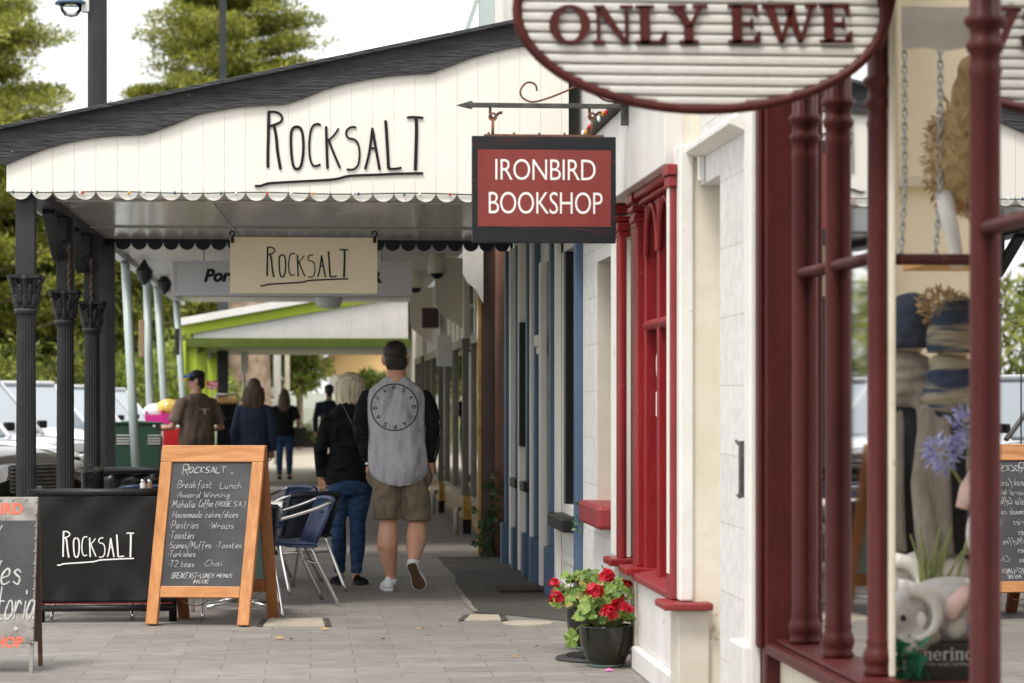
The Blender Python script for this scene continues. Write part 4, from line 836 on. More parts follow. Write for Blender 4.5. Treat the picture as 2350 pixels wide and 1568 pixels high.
g = MB(); g.prism([(v.x, v.z) for v in q], lambda u, v: (u, Y - .006, v), lambda u, v: (u, Y + .008, v)); g.build('arrow_head', M['blackiron'], ib, bevel=.003)
for pts in ([(1232, 209), (1230, 197), (1221, 190), (1209, 190), (1198, 200), (1194, 213), (1200, 225), (1215, 233), (1232, 233), (1262, 224), (1290, 213), (1312, 203), (1335, 190), (1350, 170)], [(1364, 212), (1380, 226), (1398, 233), (1415, 232), (1430, 222), (1440, 200)]):
    v = [onY(*p, Y) for p in pts]; g = MB(); g.tube(smooth_line(v, 4), .0055, 8); g.build('scroll', M['rust'], ib, smooth=True)
for px in (1131, 1359):
    v = [onY(px + d, y, Y + .02) for d, y in ((-6, 246), (-6, 262), (-3, 270), (4, 271), (9, 264), (16, 259), (22, 259))]; g = MB(); g.tube(smooth_line(v, 3), .0075, 8); g.build('hook', M['rust'], ib, smooth=True)

# ---------------------------------------------------------------- white building with blue trim
bb = thing('blue_trim_building', 'white weatherboard shop front with blue pilasters under the dark verandah', 'building', (WX, 19, 0))
g = MB(); g.box(WX, 2.3, 15.96, 16.35, 0, 4.6); g.box(WX, 2.3, 16.35, 17.25, 0, .70); g.box(WX, 2.3, 17.25, 17.95, 0, 4.6)
g.box(WX, 2.3, 18.75, 19.10, 0, 4.6); g.box(WX, 2.3, 16.35, 18.75, 2.5, 4.6); g.box(WX, 2.3, 19.1, 22.28, 2.5, 4.6); g.box(WX, 2.3, 19.1, 19.45, 0, 2.5); g.box(WX, 2.3, 19.75, 20.3, 0, 2.5); g.box(WX, 2.3, 20.75, 22.28, 0, 2.5)
g.build('wall', M['white'], bb)
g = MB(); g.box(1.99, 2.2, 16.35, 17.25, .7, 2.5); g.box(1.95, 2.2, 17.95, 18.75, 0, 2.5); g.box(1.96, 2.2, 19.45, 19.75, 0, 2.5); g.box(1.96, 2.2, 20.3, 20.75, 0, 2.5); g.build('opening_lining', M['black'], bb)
g = MB(); g.box(1.803, 1.985, 17.13, 17.249, .64, 2.5); g.box(1.86, 1.985, 16.351, 16.42, .64, 2.5); g.box(1.86, 1.94, 16.42, 17.16, 1.36, 1.42); g.box(1.86, 1.94, 16.42, 17.13, .64, .80); wf = g.build('window', M['black'], bb, bevel=.006)
g = MB(); g.box(1.93, 1.935, 16.42, 17.16, .82, 2.5); g.build('pane', M['glassgrey'], wf)
g = MB(); g.box(1.69, 1.985, 16.28, 17.30, .54, .635); g.build('window_sill', M['black'], bb, bevel=.012)
STR = [(1321, 15.99, 'blue', 0, 2.76), (1276, 17.36, 'cream', .02, 2.76), (1263, 17.72, 'blue', .36, 2.76), (1240, 18.42, 'cream', .02, 2.5), (1227, 18.98, 'blue', .36, 2.76), (1218, 19.24, 'white', .02, 2.76),
       (1209, 19.66, 'blue', .36, 2.76), (1191, 20.10, 'cream', .02, 2.76), (1184, 20.55, 'blue', .36, 2.76), (1171, 20.90, 'white', .02, 2.76), (1160, 21.30, 'blue', .36, 2.76)]
for px, yf, col_, zb, zt_ in STR:
    x0 = PX(px, yf); g = MB(); g.box(x0, 1.798, yf, yf + .13, zb, zt_); g.build('pilaster' if col_ == 'blue' else 'door_frame', M[col_], bb, bevel=.006)
    if zb > .3:
        g = MB(); g.box(x0 - .035, 1.798, yf - .03, yf + .16, 0, zb - .002); g.build('pilaster_base', M['blue'], bb, bevel=.008)
g = MB(); g.box(1.77, 1.798, 16.42, 17.3, .12, .16); g.box(1.785, 1.798, 16.45, 17.25, .30, .36); g.box(1.785, 1.798, 16.45, 17.25, .5, .56); g.build('wall_panel', M['white'], bb, bevel=.004)
g = MB(); g.box(1.74, 1.80, 18.62, 18.9, 1.86, 1.95); g.box(1.755, 1.80, 18.64, 18.88, 1.80, 1.858); g.build('door_capital', M['cream'], bb, bevel=.006)
g = MB(); g.box(PX(1192, 20.0), PX(1210, 20.0), 20.0, 20.09, 1.06, 2.09); g.build('menu_board', M['black'], bb, bevel=.006)
g = MB(); g.box(1.70, 1.80, 19.42, 19.78, .70, .78); g.box(1.70, 1.80, 20.28, 20.77, .70, .78); g.build('window_sill', M['black'], bb, bevel=.008)
g = MB(); leaves(g, [(1.765, 15.96, .64), (1.76, 15.95, .60), (1.775, 15.95, .74)], [.032, .028, .014], 14, .028, 1.2, .8, .2); tag(g.build('wall_weed', M['ivy']), 'small green weed sprouting from the blue and white wall joint', 'plant')

# ---------------------------------------------------------------- brown party wall and downpipe
pw = thing('party_wall', 'brown painted end wall between the blue trimmed shop and the tiled shop', 'wall', (1.68, 22.4, 0))
g = MB(); g.box(1.565, 2.4, 22.30, 22.58, 0, 4.8); g.build('wall', M['brown'], pw, bevel=.006)
g = MB(); g.box(1.535, 1.563, 22.30, 22.50, 0, 2.95); g.build('tile_edge', M['tile'], pw)
dp = MB(); dp.tube([(1.735, 22.22, 0), (1.735, 22.22, 4.4)], .052, 16); o = dp.build('downpipe', M['copper'], smooth=True); tag(o, 'round copper brown downpipe on the brown party wall', 'downpipe')
g = MB()
for i in range(16): leaves(g, [(1.60 + random.uniform(-.05, .22), 22.2, .03 + random.random() ** 1.6 * .7)], [.06], 14, .07, 1.2, .8, 0)
tag(g.build('ivy', M['ivy']), 'dark ivy climbing at the foot of the brown wall', 'ivy')

# ---------------------------------------------------------------- tiled shop with bronze windows
ts = thing('tiled_shop', 'shop with bronze framed windows, cream panels and amber tiled stall boards', 'shop', (1.65, 29, 0))
g = MB(); g.box(2.9, 3.0, 22.6, 38.4, 0, 4.6); g.box(1.72, 2.9, 22.6, 38.4, 3.02, 4.6); g.build('wall', M['roomreflect'], ts)
g = MB(); g.box(1.72, 2.9, 22.6, 38.4, 2.995, 3.015); g.build('ceiling', M['cladding'], ts)
bays = [(22.6, 24.75), (26.1, 29.7), (31.1, 34.85), (36.0, 38.3)]
for a, b in bays:
    g = MB(); g.box(1.655, 1.70, a, b, 2.12, 3.0)
    for q in np.arange(a + .02, b, .85): g.box(1.64, 1.654, q, q + .05, 2.12, 3.0)
    g.build('upper_panel', M['cladding'], ts)
    g = MB(); g.box(1.62, 1.70, a, b, 2.02, 2.118); g.box(1.62, 1.70, a, b, .42, .47)
    for q in list(np.arange(a, b - .1, (b - a) / 2)) + [b - .06]: g.box(1.625, 1.695, q, q + .06, .47, 2.02)
    g.box(1.70, 2.5, a, a + .05, 2.02, 2.118); g.box(1.70, 2.5, a, a + .06, .42, .47); g.box(2.0, 2.06, a, a + .05, .47, 2.02)
    f = g.build('window', M['bronze'], ts, bevel=.004)
    g = MB(); g.add([(1.66, a, .47), (1.66, b, .47), (1.66, b, 2.02), (1.66, a, 2.02)], [(0, 1, 2, 3)]); g.build('pane', M['glassclear'], f)
    g = MB(); g.add([(1.70, a + .02, .47), (2.5, a + .02, .47), (2.5, a + .02, 2.02), (1.70, a + .02, 2.02)], [(0, 1, 2, 3)]); g.build('pane', M['glassclear'], f)
    g = MB(); g.box(1.635, 2.5, a + .002, b, .16, .418); g.build('stall_board', M['tile'], ts)
    g = MB(); g.box(1.63, 2.5, a, b, 0, .158); g.build('skirting', M['blacktile'], ts)
    g = MB(); g.box(1.9, 2.5, a + .06, b, .42, .44); g.box(1.80, 1.84, a + .25, b - .15, .6, 2.0); g.box(2.5, 2.55, a, b, .4, 2.9); g.build('window_back_reflection', M['roomreflect'], ts)  # includes a pale sheet close behind the glass imitating reflected sky
for y in (25.3, 30.3, 35.3):
    g = MB(); g.box(2.5, 2.55, y - .5, y + .5, 0, 2.9); g.build('door', M['bronze'], ts)
for i, (px, y) in enumerate(((1085, 22.2), (1020, 26.3), (945, 33.0))):   # curved white end panels at the canopy
    x1 = 1.64 if i else PX(1109, 22.2); wdt = .185 if i == 0 else .30
    P = [(0, 1), (0, .35), (.04, .25), (.12, .16), (wdt, 0), (wdt, 1)]
    t = MB(); zb, zt = (2.34, 3.1) if i == 0 else (2.23, 3.0)
    t.prism([(x1 - wdt + u, zb + v * (zt - zb)) for u, v in P], lambda u, v: (u, y, v), lambda u, v: (u, y + .05, v))
    o = t.build('end_panel', M['white'] if i == 0 else M['cladding'])
    tag(o, ('bright white curved sign blade next to the brown party wall', 'shaded curved cream blade behind the bright white one', 'farthest curved cream blade near the walking man')[i], 'sign blade')
t = MB()
for i, (px, py, y, lb) in enumerate(((1003, 632, 26, 'black domed security camera nearest the white sign blade'), (953, 665, 29.5, 'black domed security camera above the walking man'))):
    c = onY(px, py, y); d = thing('dome_camera', lb, 'camera', tuple(c), group='dome cameras under the awning')
    g = MB(); g.lathe([(.10, .02), (.10, .12), (.06, .3), (.06, .75)], (c.x, c.y, c.z), 18); g.build('housing', M['cladding'], d, smooth=True)
    g = MB(); g.ell((c.x, c.y, c.z + .02), .075, .075, .06, 16, 8); g.build('dome', M['black'], d, smooth=True)
c = onY(968, 735, 31); g = MB(); g.box(c.x, c.x + .22, 31, 31.06, c.z - .10, c.z + .16); tag(g.build('wall_box', M['brown'], bevel=.01), 'small brown box fixed high on the tiled shop', 'box')
c = onY(1021, 800, 27); g = MB(); g.box(c.x - .09, c.x + .08, 27, 27.05, c.z - .2, c.z + .15); o = tag(g.build('door_sign', M['white'], bevel=.006), 'small white projecting sign on the tiled shop front', 'sign')
for y in (26.0, 30.9):
    g = MB(); g.tube([(1.55, y, 0), (1.55, y, .22), (1.56, y + .05, .27), (1.60, y + .1, .28)], .025, 10); tag(g.build('drain_pipe', M['concrete'], smooth=True), 'short grey bent drain pipe on the footpath by the tiled shop' if y < 28 else 'farther grey bent drain pipe beside the tiled shop', 'pipe', 'bent drain pipes')
# ================================================================ the cafe verandah
YF = 16.0
vr = thing('cafe_verandah', 'cafe verandah with cream scalloped boards, wavy charcoal bargeboard and big black lettering', 'verandah', (-.1, 18.5, 0))
xl, xr = onY(22, 400, YF).x, 1.705
ztop = lambda x: 3.20 + (x + 2.03) * .2185                   # roof line rising to the building
bwid = .1393; zs = 2.835
def scallop_row(mb, x0, x1, bw_, y0, y1, zline, r_drop, top):
    x = x0
    while x < x1 - .02:
        xe = min(x + bw_, x1); c, h = (x + xe) / 2, (xe - x) / 2 - .0007
        P = [(c - h, top(c - h)), (c - h, zline)] + [(c + h * math.cos(math.pi + math.pi * i / 10), zline + r_drop * math.sin(math.pi + math.pi * i / 10)) for i in range(1, 10)] + [(c + h, zline), (c + h, top(c + h))]
        mb.prism(P, lambda u, v: (u, y0, v), lambda u, v: (u, y1, v)); x += bw_
g = MB(); scallop_row(g, xl, xr, bwid, YF, YF + .022, 2.818, .068, lambda x: ztop(x) - .06)
g.build('fascia_boards', M['cream'], vr)
# bargeboard, wavy lower edge
wav = [(13, 378), (50, 362), (112, 339), (161, 326), (211, 317), (260, 312), (308, 310), (329, 309), (357, 301), (405, 283), (454, 263), (504, 253), (552, 245), (601, 242), (648, 240), (666, 236), (696, 226), (745, 206), (793, 192), (843, 182), (890, 175), (938, 171), (986, 169), (1035, 151), (1083, 133), (1131, 120), (1175, 110), (1225, 104), (1275, 100), (1320, 98)]
lo = [onY(*p, YF - .03) for p in wav]
P = [(-2.10, ztop(-2.10))] + [(-2.10, lo[0].z + .02), (lo[0].x - .02, lo[0].z)] + [(v.x, v.z) for v in lo] + [(1.72, lo[-1].z), (1.72, ztop(1.72))]
top_n = 24
g = MB()
# as a strip of quads between upper and lower edge so the long curved outline stays clean
lower = P[1:-1]
for i in range(len(lower) - 1):
    (xa, za), (xb, zb) = lower[i], lower[i + 1]
    if xb - xa < 1e-4: continue
    vs = [(x, y, z) for y in (YF - .032, YF - .004) for x, z in ((xa, za), (xb, zb), (xb, ztop(xb)), (xa, ztop(xa)))]
    g.add(vs, [(0, 1, 2, 3), (7, 6, 5, 4), (0, 4, 5, 1), (2, 6, 7, 3)])
g.build('bargeboard', M['charcoal'], vr)
g = MB(); 
for a, b in ((-2.12, 1.74),):
    g.add([(x, y, ztop(x) + dz) for y in (YF - .075, YF + .05) for x, dz in ((a, -.005), (b, -.005), (b, .022), (a, .022))], [(0, 1, 2, 3), (7, 6, 5, 4), (0, 4, 5, 1), (1, 5, 6, 2), (2, 6, 7, 3), (3, 7, 4, 0)])
g.build('roof_capping', M['charcoal'], vr, bevel=.004)
g = MB(); n = 60
for i in range(n):
    a, b = -2.1 + i * 3.84 / n, -2.1 + (i + 1) * 3.84 / n; d = lambda x: .012 * math.sin(x * 60)
    g.add([(a, YF + .05, ztop(a) - .01 + d(a)), (b, YF + .05, ztop(b) - .01 + d(b)), (b, 21.5, ztop(b) - .01 + d(b)), (a, 21.5, ztop(a) - .01 + d(a))], [(0, 1, 2, 3)])
g.build('roof_sheet', M['steel'], vr)
g = MB()                                                      # glossy boarded ceiling, boards run across
for i in range(38):
    y = YF + .03 + i * .142; g.box(-1.86, 1.79, y, y + .1385, 2.86, 2.875)
g.box(-1.86, 1.79, YF + .03, 21.44, 2.876, 2.885)
g.build('ceiling', M['soffit'], vr, bevel=.004, bseg=1)
g = MB()
for y in (17.3, 19.9): g.box(-1.86, 1.79, y, y + .03, 2.845, 2.859)
g.obox((-.75, 16.05, 2.852), (-.62, 21.3, 2.852), .03, .014); g.build('ceiling_batten', M['soffit'], vr, bevel=.003)
g = MB(); scallop_row(g, -1.86, 1.79, bwid, 21.46, 21.485, 2.835, .068, lambda x: 3.1); g.build('rear_valance', M['navy'], vr)
g = MB(); g.box(-1.86, 1.79, 21.40, 21.458, 2.90, 2.93); g.build('rear_trim', M['boardcream'], vr)
g = MB()                                                      # street side beam and fascia
g.box(-1.955, -1.80, YF + .025, 21.45, 2.80, 2.96); g.build('side_beam', M['iron'], vr, bevel=.006)
g = MB(); g.box(-1.985, -1.960, YF + .002, 21.5, 2.80, 3.17); g.build('side_fascia', M['cream'], vr)
g = MB(); g.tube([(-2.10, YF - .02, 3.16), (-2.10, 21.5, 3.16)], .055, 12); g.build('gutter', M['offwhite'], vr, smooth=True)
# cast iron columns with leafy capitals
def column(px, zc, Y, square_px, wsc=1.0):
    c = onY(px, zc, Y); x, z = c.x, c.z; w_ = wsc
    zb = z
    cl = MB()
    cl.lathe([(.105, 0), (.105, .10), (.085, .12), (.095, .15), (.085, .18), (.070, .19)], (x, Y, 0), 20)
    sh = MB(); sh.lathe([(.066, .18), (.066, 1.0), (.061, z - .235)], (x, Y, 0), 40, flute=.085)
    sh.lathe([(.068, z - .26), (.076, z - .25), (.080, z - .235), (.076, z - .22), (.062, z - .212)], (x, Y, 0), 24)
    s_ = sh.build('column_shaft', M['iron'], vr)
    b_ = cl.build('column_base', M['iron'], s_, smooth=False)
    ca = MB(); ca.lathe([(.062, z - .215), (.060, z - .12), (.072, z - .05), (.085, z - .022)], (x, Y, 0), 24)
    for tier, (n, r0, z0, h, out_) in enumerate(((8, .060, z - .21, .075, .024), (8, .062, z - .175, .105, .032), (8, .066, z - .12, .10, .040))):
        for k in range(n):
            t = 2 * math.pi * (k + .5 * (tier % 2)) / n; cx, sy_ = math.cos(t), math.sin(t)
            pts = [(x + cx * (r0 + d), Y + sy_ * (r0 + d), z0 + h * f) for f, d in ((0, .004), (.45, .010), (.8, out_ * .7), (1.0, out_), (.88, out_ + .012))]
            ca.tube(pts, [.016, .020, .018, .012, .006], 8)
    for k in range(4):
        t = math.pi / 4 + k * math.pi / 2; cx, sy_ = math.cos(t), math.sin(t)
        v = []
        for a in range(0, 420, 40):
            r = .030 * (1 - a / 560); v.append((x + cx * (.105 + r * math.cos(R(a))), Y + sy_ * (.105 + r * math.cos(R(a))), z - .050 + r * math.sin(R(a))))
        ca.tube(v, .011, 6)
    P = []
    for k in range(4):                                        # concave sided abacus
        t = math.pi / 4 + k * math.pi / 2
        P += [(.150 * math.cos(t - .09), .150 * math.sin(t - .09)), (.150 * math.cos(t + .09), .150 * math.sin(t + .09))]
        for f in (.3, .5, .7):
            tt = t + f * math.pi / 2; P.append((.112 * math.cos(tt) if f != .5 else .098 * math.cos(tt), .112 * math.sin(tt) if f != .5 else .098 * math.sin(tt)))
    ca.prism(P, lambda u, v: (x + u * .98, Y + v * .98, z - .022), lambda u, v: (x + u, Y + v, z))
    for k in range(4):
        t = k * math.pi / 2; ca.ell((x + .098 * math.cos(t), Y + .098 * math.sin(t), z - .022), .024, .024, .022, 10, 6)
    ca.build('column_capital', M['iron'], s_)
    po = MB(); po.box(x - .062, x + .062, Y - .06, Y + .06, z, 2.80); q = po.build('column_post', M['iron'], s_, bevel=.004)
    return x
for px, zc, Y in ((60, 632, 16.12), (150, 667, 18.2), (211, 692, 20.05)): column(px, zc, Y, 0)
g = MB(); g.box(-1.90, -1.72, 21.36, 21.48, 0, 2.80); g.build('rear_post', M['iron'], vr, bevel=.006)
g = MB(); g.box(-1.792, -1.715, 21.345, 21.358, 0.1, 2.2)
g.build('post_strip', M['black'], vr)
for y in (18.2, 20.05):                                       # curved brackets under the beam
    g = MB(); g.obox((-1.87, y - .75, 2.79), (-1.87, y - .07, 2.50), .05, .09, (1, 0, 0)); g.box(-1.93, -1.80, y - .10, y + .10, 2.62, 2.80)
    g.build('post_bracket', M['iron'], vr, bevel=.008)
for y in (18.2, 20.05):
    g = MB(); g.tube([(-1.79 + .006 * math.sin(i * 2), y - .07, 2.6 - i * .02) for i in range(22)], .014, 7); g.build('bulb_rope', M['brown'], vr)
# the name in cut-out letters
a, b = onY(586, 427, YF - .012), onY(970, 427, YF - .012)
S = surf((a.x, YF - .003, a.z), (1, 0, 0), (0, 0, 1)); g = MB()
logo(g, S, b.x - a.x, .006, .006, 1.12); g.build('lettering', M['blacktext'], vr)
# coloured light string along the scallops
ls = thing('light_string', 'green cable of small coloured bulbs strung along the cream scalloped boards', 'string lights', (-.3, YF - .02, 2.83))
g = MB(); v = [onY(px, 440 + (px - 20) * .0055 + 1.6 * math.sin(px / 55), YF - .012) for px in range(18, 1330, 12)]; g.tube(v, .0045, 6); g.build('cable', M['wire'], ls)
for i, (px, m_) in enumerate([(30, 'bblue'), (81, 'bclear'), (85, 'bgreen'), (183, 'bclear'), (190, 'bred'), (296, 'borange'), (330, 'bclear'), (401, 'bblue'), (437, 'bclear'), (507, 'bgreen'), (542, 'bclear'), (613, 'bred'), (669, 'bclear'), (718, 'borange'), (810, 'bclear'), (823, 'bblue'), (928, 'bgreen'), (963, 'bclear'), (1033, 'bred'), (1120, 'borange')]):
    c = onY(px, 441 + (px - 20) * .0055, YF - .02); g = MB(); g.ell(c, .0085, .0085, .0125, 10, 6); g.build('bulb', M[m_], ls, smooth=True)
# hanging board
Y = 17.5
a, b = onY(528, 673, Y), onY(866, 546, Y)
hb = thing('hanging_board', 'cream hanging board with black brushed name under the verandah', 'sign', ((a.x + b.x) / 2, Y, b.z))
g = MB(); g.box(a.x, b.x, Y, Y + .02, a.z, b.z); g.build('board', M['boardcream'], hb, bevel=.002)
k = (b.x - a.x) / 338; S = surf((a.x, Y - .001, a.z), (1, 0, 0), (0, 0, 1)); S2 = surf((a.x + 70 * k, Y - .001, a.z + (673 - 656) * k), (1, 0, 0), (0, 0, 1)); g = MB()
logo(g, S2, 200 * k, .001, 0, 1.3); g.build('lettering', M['blacktext'], hb)
for px in (533, 860):
    c = onY(px, 548, Y - .01); g = MB(); g.tube([(c.x, c.y, c.z - .03), (c.x, c.y, c.z + .015)], .012, 8); g.tube(arc((c.x, c.y, c.z + .035), .018, -90, 200, 10), .006, 6); g.build('hook', M['black'], hb, smooth=True)
    g = MB(); g.tube([(c.x, c.y + .01, c.z + .05), (c.x, c.y + .01, 2.862)], .002, 6); g.build('wire', M['soffit'], hb)
# white post and brace standing on the roofs behind
rp_ = thing('roof_post', 'pale square post with diagonal brace standing above the verandah roof', 'post', (1.27, 19.2, 3.6))
a = onY(1100, 75, 19.2); b = onY(1136, 0, 19.2)
g = MB(); g.box(a.x, b.x, 19.2, 19.3, 3.6, 6.0); g.build('post', M['palegreen'], rp_, bevel=.006)
p, q = onY(1055, 80, 19.25), onY(1096, -5, 19.25); g = MB(); g.obox((p.x - .02, 19.25, p.z - .2), (q.x, 19.25, q.z), .035, .05, (0, 1, 0)); g.build('brace', M['palegreen'], rp_)
q = onY(1160, 40, 19.4); g = MB(); g.box(q.x, q.x + .6, 19.5, 21.4, 3.9, 6.4); tag(g.build('parapet', M['cream']), 'cream parapet wall above the verandah beside the pale post', 'parapet')

# ================================================================ next awning: pale round posts, pressed metal ceiling, light box
aw = thing('pressed_metal_awning', 'long awning with white pressed metal ceiling on leaning pale green round posts', 'awning', (-.2, 30, 0))
g = MB(); n = 90
for i in range(n):
    y0_, y1_ = 22.65 + i * 15.85 / n, 22.65 + (i + 1) * 15.85 / n; z0_, z1_ = 3.02 + .025 * (i % 2), 3.02 + .025 * ((i + 1) % 2)
    g.add([(-2.02, y0_, z0_), (1.60, y0_, z0_), (1.60, y1_, z1_), (-2.02, y1_, z1_)], [(3, 2, 1, 0)])
g.build('ceiling', M['pressed'], aw, smooth=True)
g = MB(); g.box(-2.06, 1.64, 22.65, 38.5, 3.06, 3.20); g.build('roof', M['steel'], aw)
g = MB(); g.box(-2.09, -2.00, 22.3, 38.5, 2.96, 3.15); g.tube([(-2.13, 22.3, 3.10), (-2.13, 38.5, 3.10)], .06, 10); g.build('edge_beam', M['steel'], aw)
for pt, yt, pb, yb, Y in ((288, 612, 306, 965, 26.6), (337, 638, 344, 930, 29.8), (361, 662, 377, 930, 32.4), (405, 700, 421, 930, 36.9)):
    a, b = onY(pt, yt, Y), onY(pb, yb, Y); d = (b - a) / (b.z - a.z); lo_, hi_ = a + d * (0 - a.z), a + d * (3.0 - a.z)
    g = MB(); g.tube([lo_, hi_], .049, 16); pst = g.build('post', M['palegreen'], aw, smooth=True)
    g = MB(); g.lathe([(.10, 0), (.10, .015), (.05, .03)], (lo_.x, lo_.y, .001), 14); g.build('foot_plate', M['steel'], pst)
for px, py, y in ((325, 655, 29.6), (372, 690, 32.2), (412, 715, 36.7)):   # post-mounted parking plates and black fittings
    c = onY(px, 780 if px == 325 else 800, y)
    if px == 372: continue
    g = MB(); g.box(c.x - .035, c.x + .035, y - .03, y - .0, c.z - .22, c.z + .24) if px == 325 else g.box(c.x - .07, c.x - .0, y - .03, y, c.z - .1, c.z + .3)
    tag(g.build('street_sign', M['paperbag'] if px == 325 else M['grille'], bevel=.01), 'tan street sign plate edge on the second pale post' if px == 325 else 'dark narrow sign plate on the farthest pale post', 'sign')
for px, py, y in ((331, 622, 27.5), (377, 648, 31)):
    c = onY(px, py, y); t = thing('gull_spikes_lamp', 'dark pendant fitting under the awning edge' + (', nearer one' if y < 28 else ', farther one'), 'light fitting', tuple(c))
    g = MB(); g.lathe([(.01, -.16), (.08, -.08), (.10, 0), (.05, .06), (.02, .12), (.02, .30)], tuple(c), 10); g.build('lamp_body', M['grille'], t)
    t.name = 'pendant_lamp'
Y = 23.6
a, b = onY(394, 679, Y), onY(945, 601, Y)
lb = thing('light_box_sign', 'grey white light box sign with black bold italic lettering behind the hanging board', 'sign', ((a.x + b.x) / 2, Y, b.z))
g = MB(); g.box(a.x, b.x, Y + .002, Y + .20, a.z, b.z); g.build('case', M['lbframe'], lb, bevel=.006)
k = (b.x - a.x) / 551
g = MB(); g.box(a.x, b.x, Y - .012, Y, b.z - 9 * k, b.z); g.box(a.x, b.x, Y - .012, Y, a.z, a.z + 9 * k); g.box(a.x, a.x + 9 * k, Y - .012, Y, a.z + 9 * k, b.z - 9 * k); g.box(b.x - 9 * k, b.x, Y - .012, Y, a.z + 9 * k, b.z - 9 * k); g.build('frame', M['lightbox'], lb, bevel=.003)
g = MB(); g.box(a.x + 9 * k, b.x - 9 * k, Y - .003, Y + .001, a.z + 9 * k, b.z - 9 * k); g.build('face', M['lightbox'], lb)
S = surf((a.x, Y - .004, a.z), (1, 0, 0), (0, 0, 1)); g = MB()
type_mesh(g, 'Port', surf(S(73 * k, 34 * k), (1, 0, 0), (0, 0, 1)), 39 * k, .001, .045 * 39 * k, .25, 1.0, n=.001)
type_mesh(g, 'R', surf(S(458 * k, 33 * k), (1, 0, 0), (0, 0, 1)), 37 * k, .001, .05 * 39 * k, .0, .95, n=.001)
g.build('lettering', M['blacktext'], lb)
for i, x in enumerate((a.x + .3, b.x - .3)):
    g = MB(); g.tube([(x, Y + .1, b.z), (x, Y + .1, 3.0)], .012, 8); g.build('hanger', M['steel'], lb)
c = onY(755, 690, 35); g = MB(); g.lathe([(.001, -.12), (.16, -.10), (.20, .0), (.20, .06)], tuple(c), 20); o = g.build('ceiling_light', M['lightbox'], smooth=True); tag(o, 'round drum ceiling light under the pressed metal awning', 'ceiling light')
c = onY(735, 768, 23); 

# ================================================================ lime green awning beyond
ga = thing('lime_awning', 'lime green timber awning with white corrugated gable infill and square green posts', 'awning', (-.2, 45, 0))
Y = 40.0
P = [onY(*p, Y) for p in ((416, 768), (416, 735), (640, 693), (800, 668), (940, 668), (940, 694), (800, 700), (640, 722), (445, 768))]
g = MB(); pts = [onY(*p, Y) for p in ((415, 748), (640, 708), (800, 678), (940, 652))]; bt = [onY(*p, Y) for p in ((415, 770), (640, 731), (800, 703), (940, 680))]
for i in range(3):
    g.add([(v.x, y, v.z) for y in (Y, Y + .12) for v in (bt[i], bt[i + 1], pts[i + 1], pts[i])], [(0, 1, 2, 3), (7, 6, 5, 4), (0, 4, 5, 1), (2, 6, 7, 3)])
g.build('barge_beam', M['lime'], ga)
g = MB(); tp = [onY(*p, Y - .1) for p in ((414, 730), (640, 690), (800, 661), (940, 636))]
for i in range(3):
    g.add([(v.x, y, v.z) for y in (Y - .1, Y + 12) for v in (tp[i], tp[i + 1])] + [(v.x, y, v.z - .12) for y in (Y - .1, Y + 12) for v in (tp[i], tp[i + 1])], [(0, 1, 3, 2), (4, 6, 7, 5), (0, 4, 5, 1), (2, 3, 7, 6)])
g.build('roof_sheet', M['white'], ga)
g = MB(); a = onY(443, 776, Y); bx_ = onY(936, 776, Y); n = 150
zl = lambda x: 1.42 + (925 - (765 - ((x - a.x) / (bx_.x - a.x)) * 88)) / 138.2
for i in range(n):
    u0, u1 = a.x + (bx_.x - a.x) * i / n, a.x + (bx_.x - a.x) * (i + 1) / n; d0, d1 = .018 * (i % 2), .018 * ((i + 1) % 2)
    g.add([(u0, Y + .03 + d0, a.z), (u1, Y + .03 + d1, a.z), (u1, Y + .03 + d1, zl(u1)), (u0, Y + .03 + d0, zl(u0))], [(0, 1, 2, 3)])
g.build('gable_sheet', M['corr'], ga, smooth=True)
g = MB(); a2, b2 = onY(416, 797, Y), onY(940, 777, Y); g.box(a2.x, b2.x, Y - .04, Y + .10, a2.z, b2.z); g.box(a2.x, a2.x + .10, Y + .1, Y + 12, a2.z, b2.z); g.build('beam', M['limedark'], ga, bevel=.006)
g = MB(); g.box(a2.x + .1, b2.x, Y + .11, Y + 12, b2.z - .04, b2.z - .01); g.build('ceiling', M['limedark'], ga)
c0 = onY(700, 790, Y + .5); g = MB(); g.box(c0.x, c0.x + 1.0, Y + .4, Y + .6, b2.z - .14, b2.z - .05); g.build('tube_light', M['grille'], ga)
for px, y, w_ in ((422, 39.93, .07), (437, 40.05, .22), (462, 44.6, .20), (488, 49.9, .20)):
    c = onY(px, 850, y); g = MB(); g.box(c.x - w_ / 2, c.x + w_ / 2, y, y + .2, 0, b2.z - .05); g.build('post', M['lime'], ga, bevel=.008)
gw = MB(); gw.box(1.66, 4, 38.6, 52, 0, 4.6); tag(gw.build('far_shop', M['cladding']), 'cream shop wall behind the lime green awning', 'building')
# ================================================================ the big blackboard A-frame
def panel(BL, BR, TL, TR):
    BL, BR, TL, TR = map(Vector, (BL, BR, TL, TR)); N = (BR - BL).cross(TL - BL).normalized()
    return lambda u, v, n=0.0: (BL * (1 - u) + BR * u) * (1 - v) + (TL * (1 - u) + TR * u) * v + N * n
def pbox(mb, Pn, u0, u1, v0, v1, n0, n1):
    mb.add([Pn(u, v, n) for n in (n0, n1) for u, v in ((u0, v0), (u1, v0), (u1, v1), (u0, v1))], [(3, 2, 1, 0), (4, 5, 6, 7), (0, 1, 5, 4), (1, 2, 6, 5), (2, 3, 7, 6), (3, 0, 4, 7)])
fl, fr = onZ(333, 1437), onZ(570, 1440)
YA = 15.74
tl, tr = onY(372, 1022, YA), onY(608, 1022, YA - .04)
af = thing('blackboard_sign', 'tall honey timber A-frame blackboard chalked with the cafe menu', 'sandwich board', ((fl.x + fr.x) / 2, (fl.y + fr.y) / 2, 0))
PF = panel((fl.x, fl.y, .012), (fr.x, fr.y, .012), tl, tr)
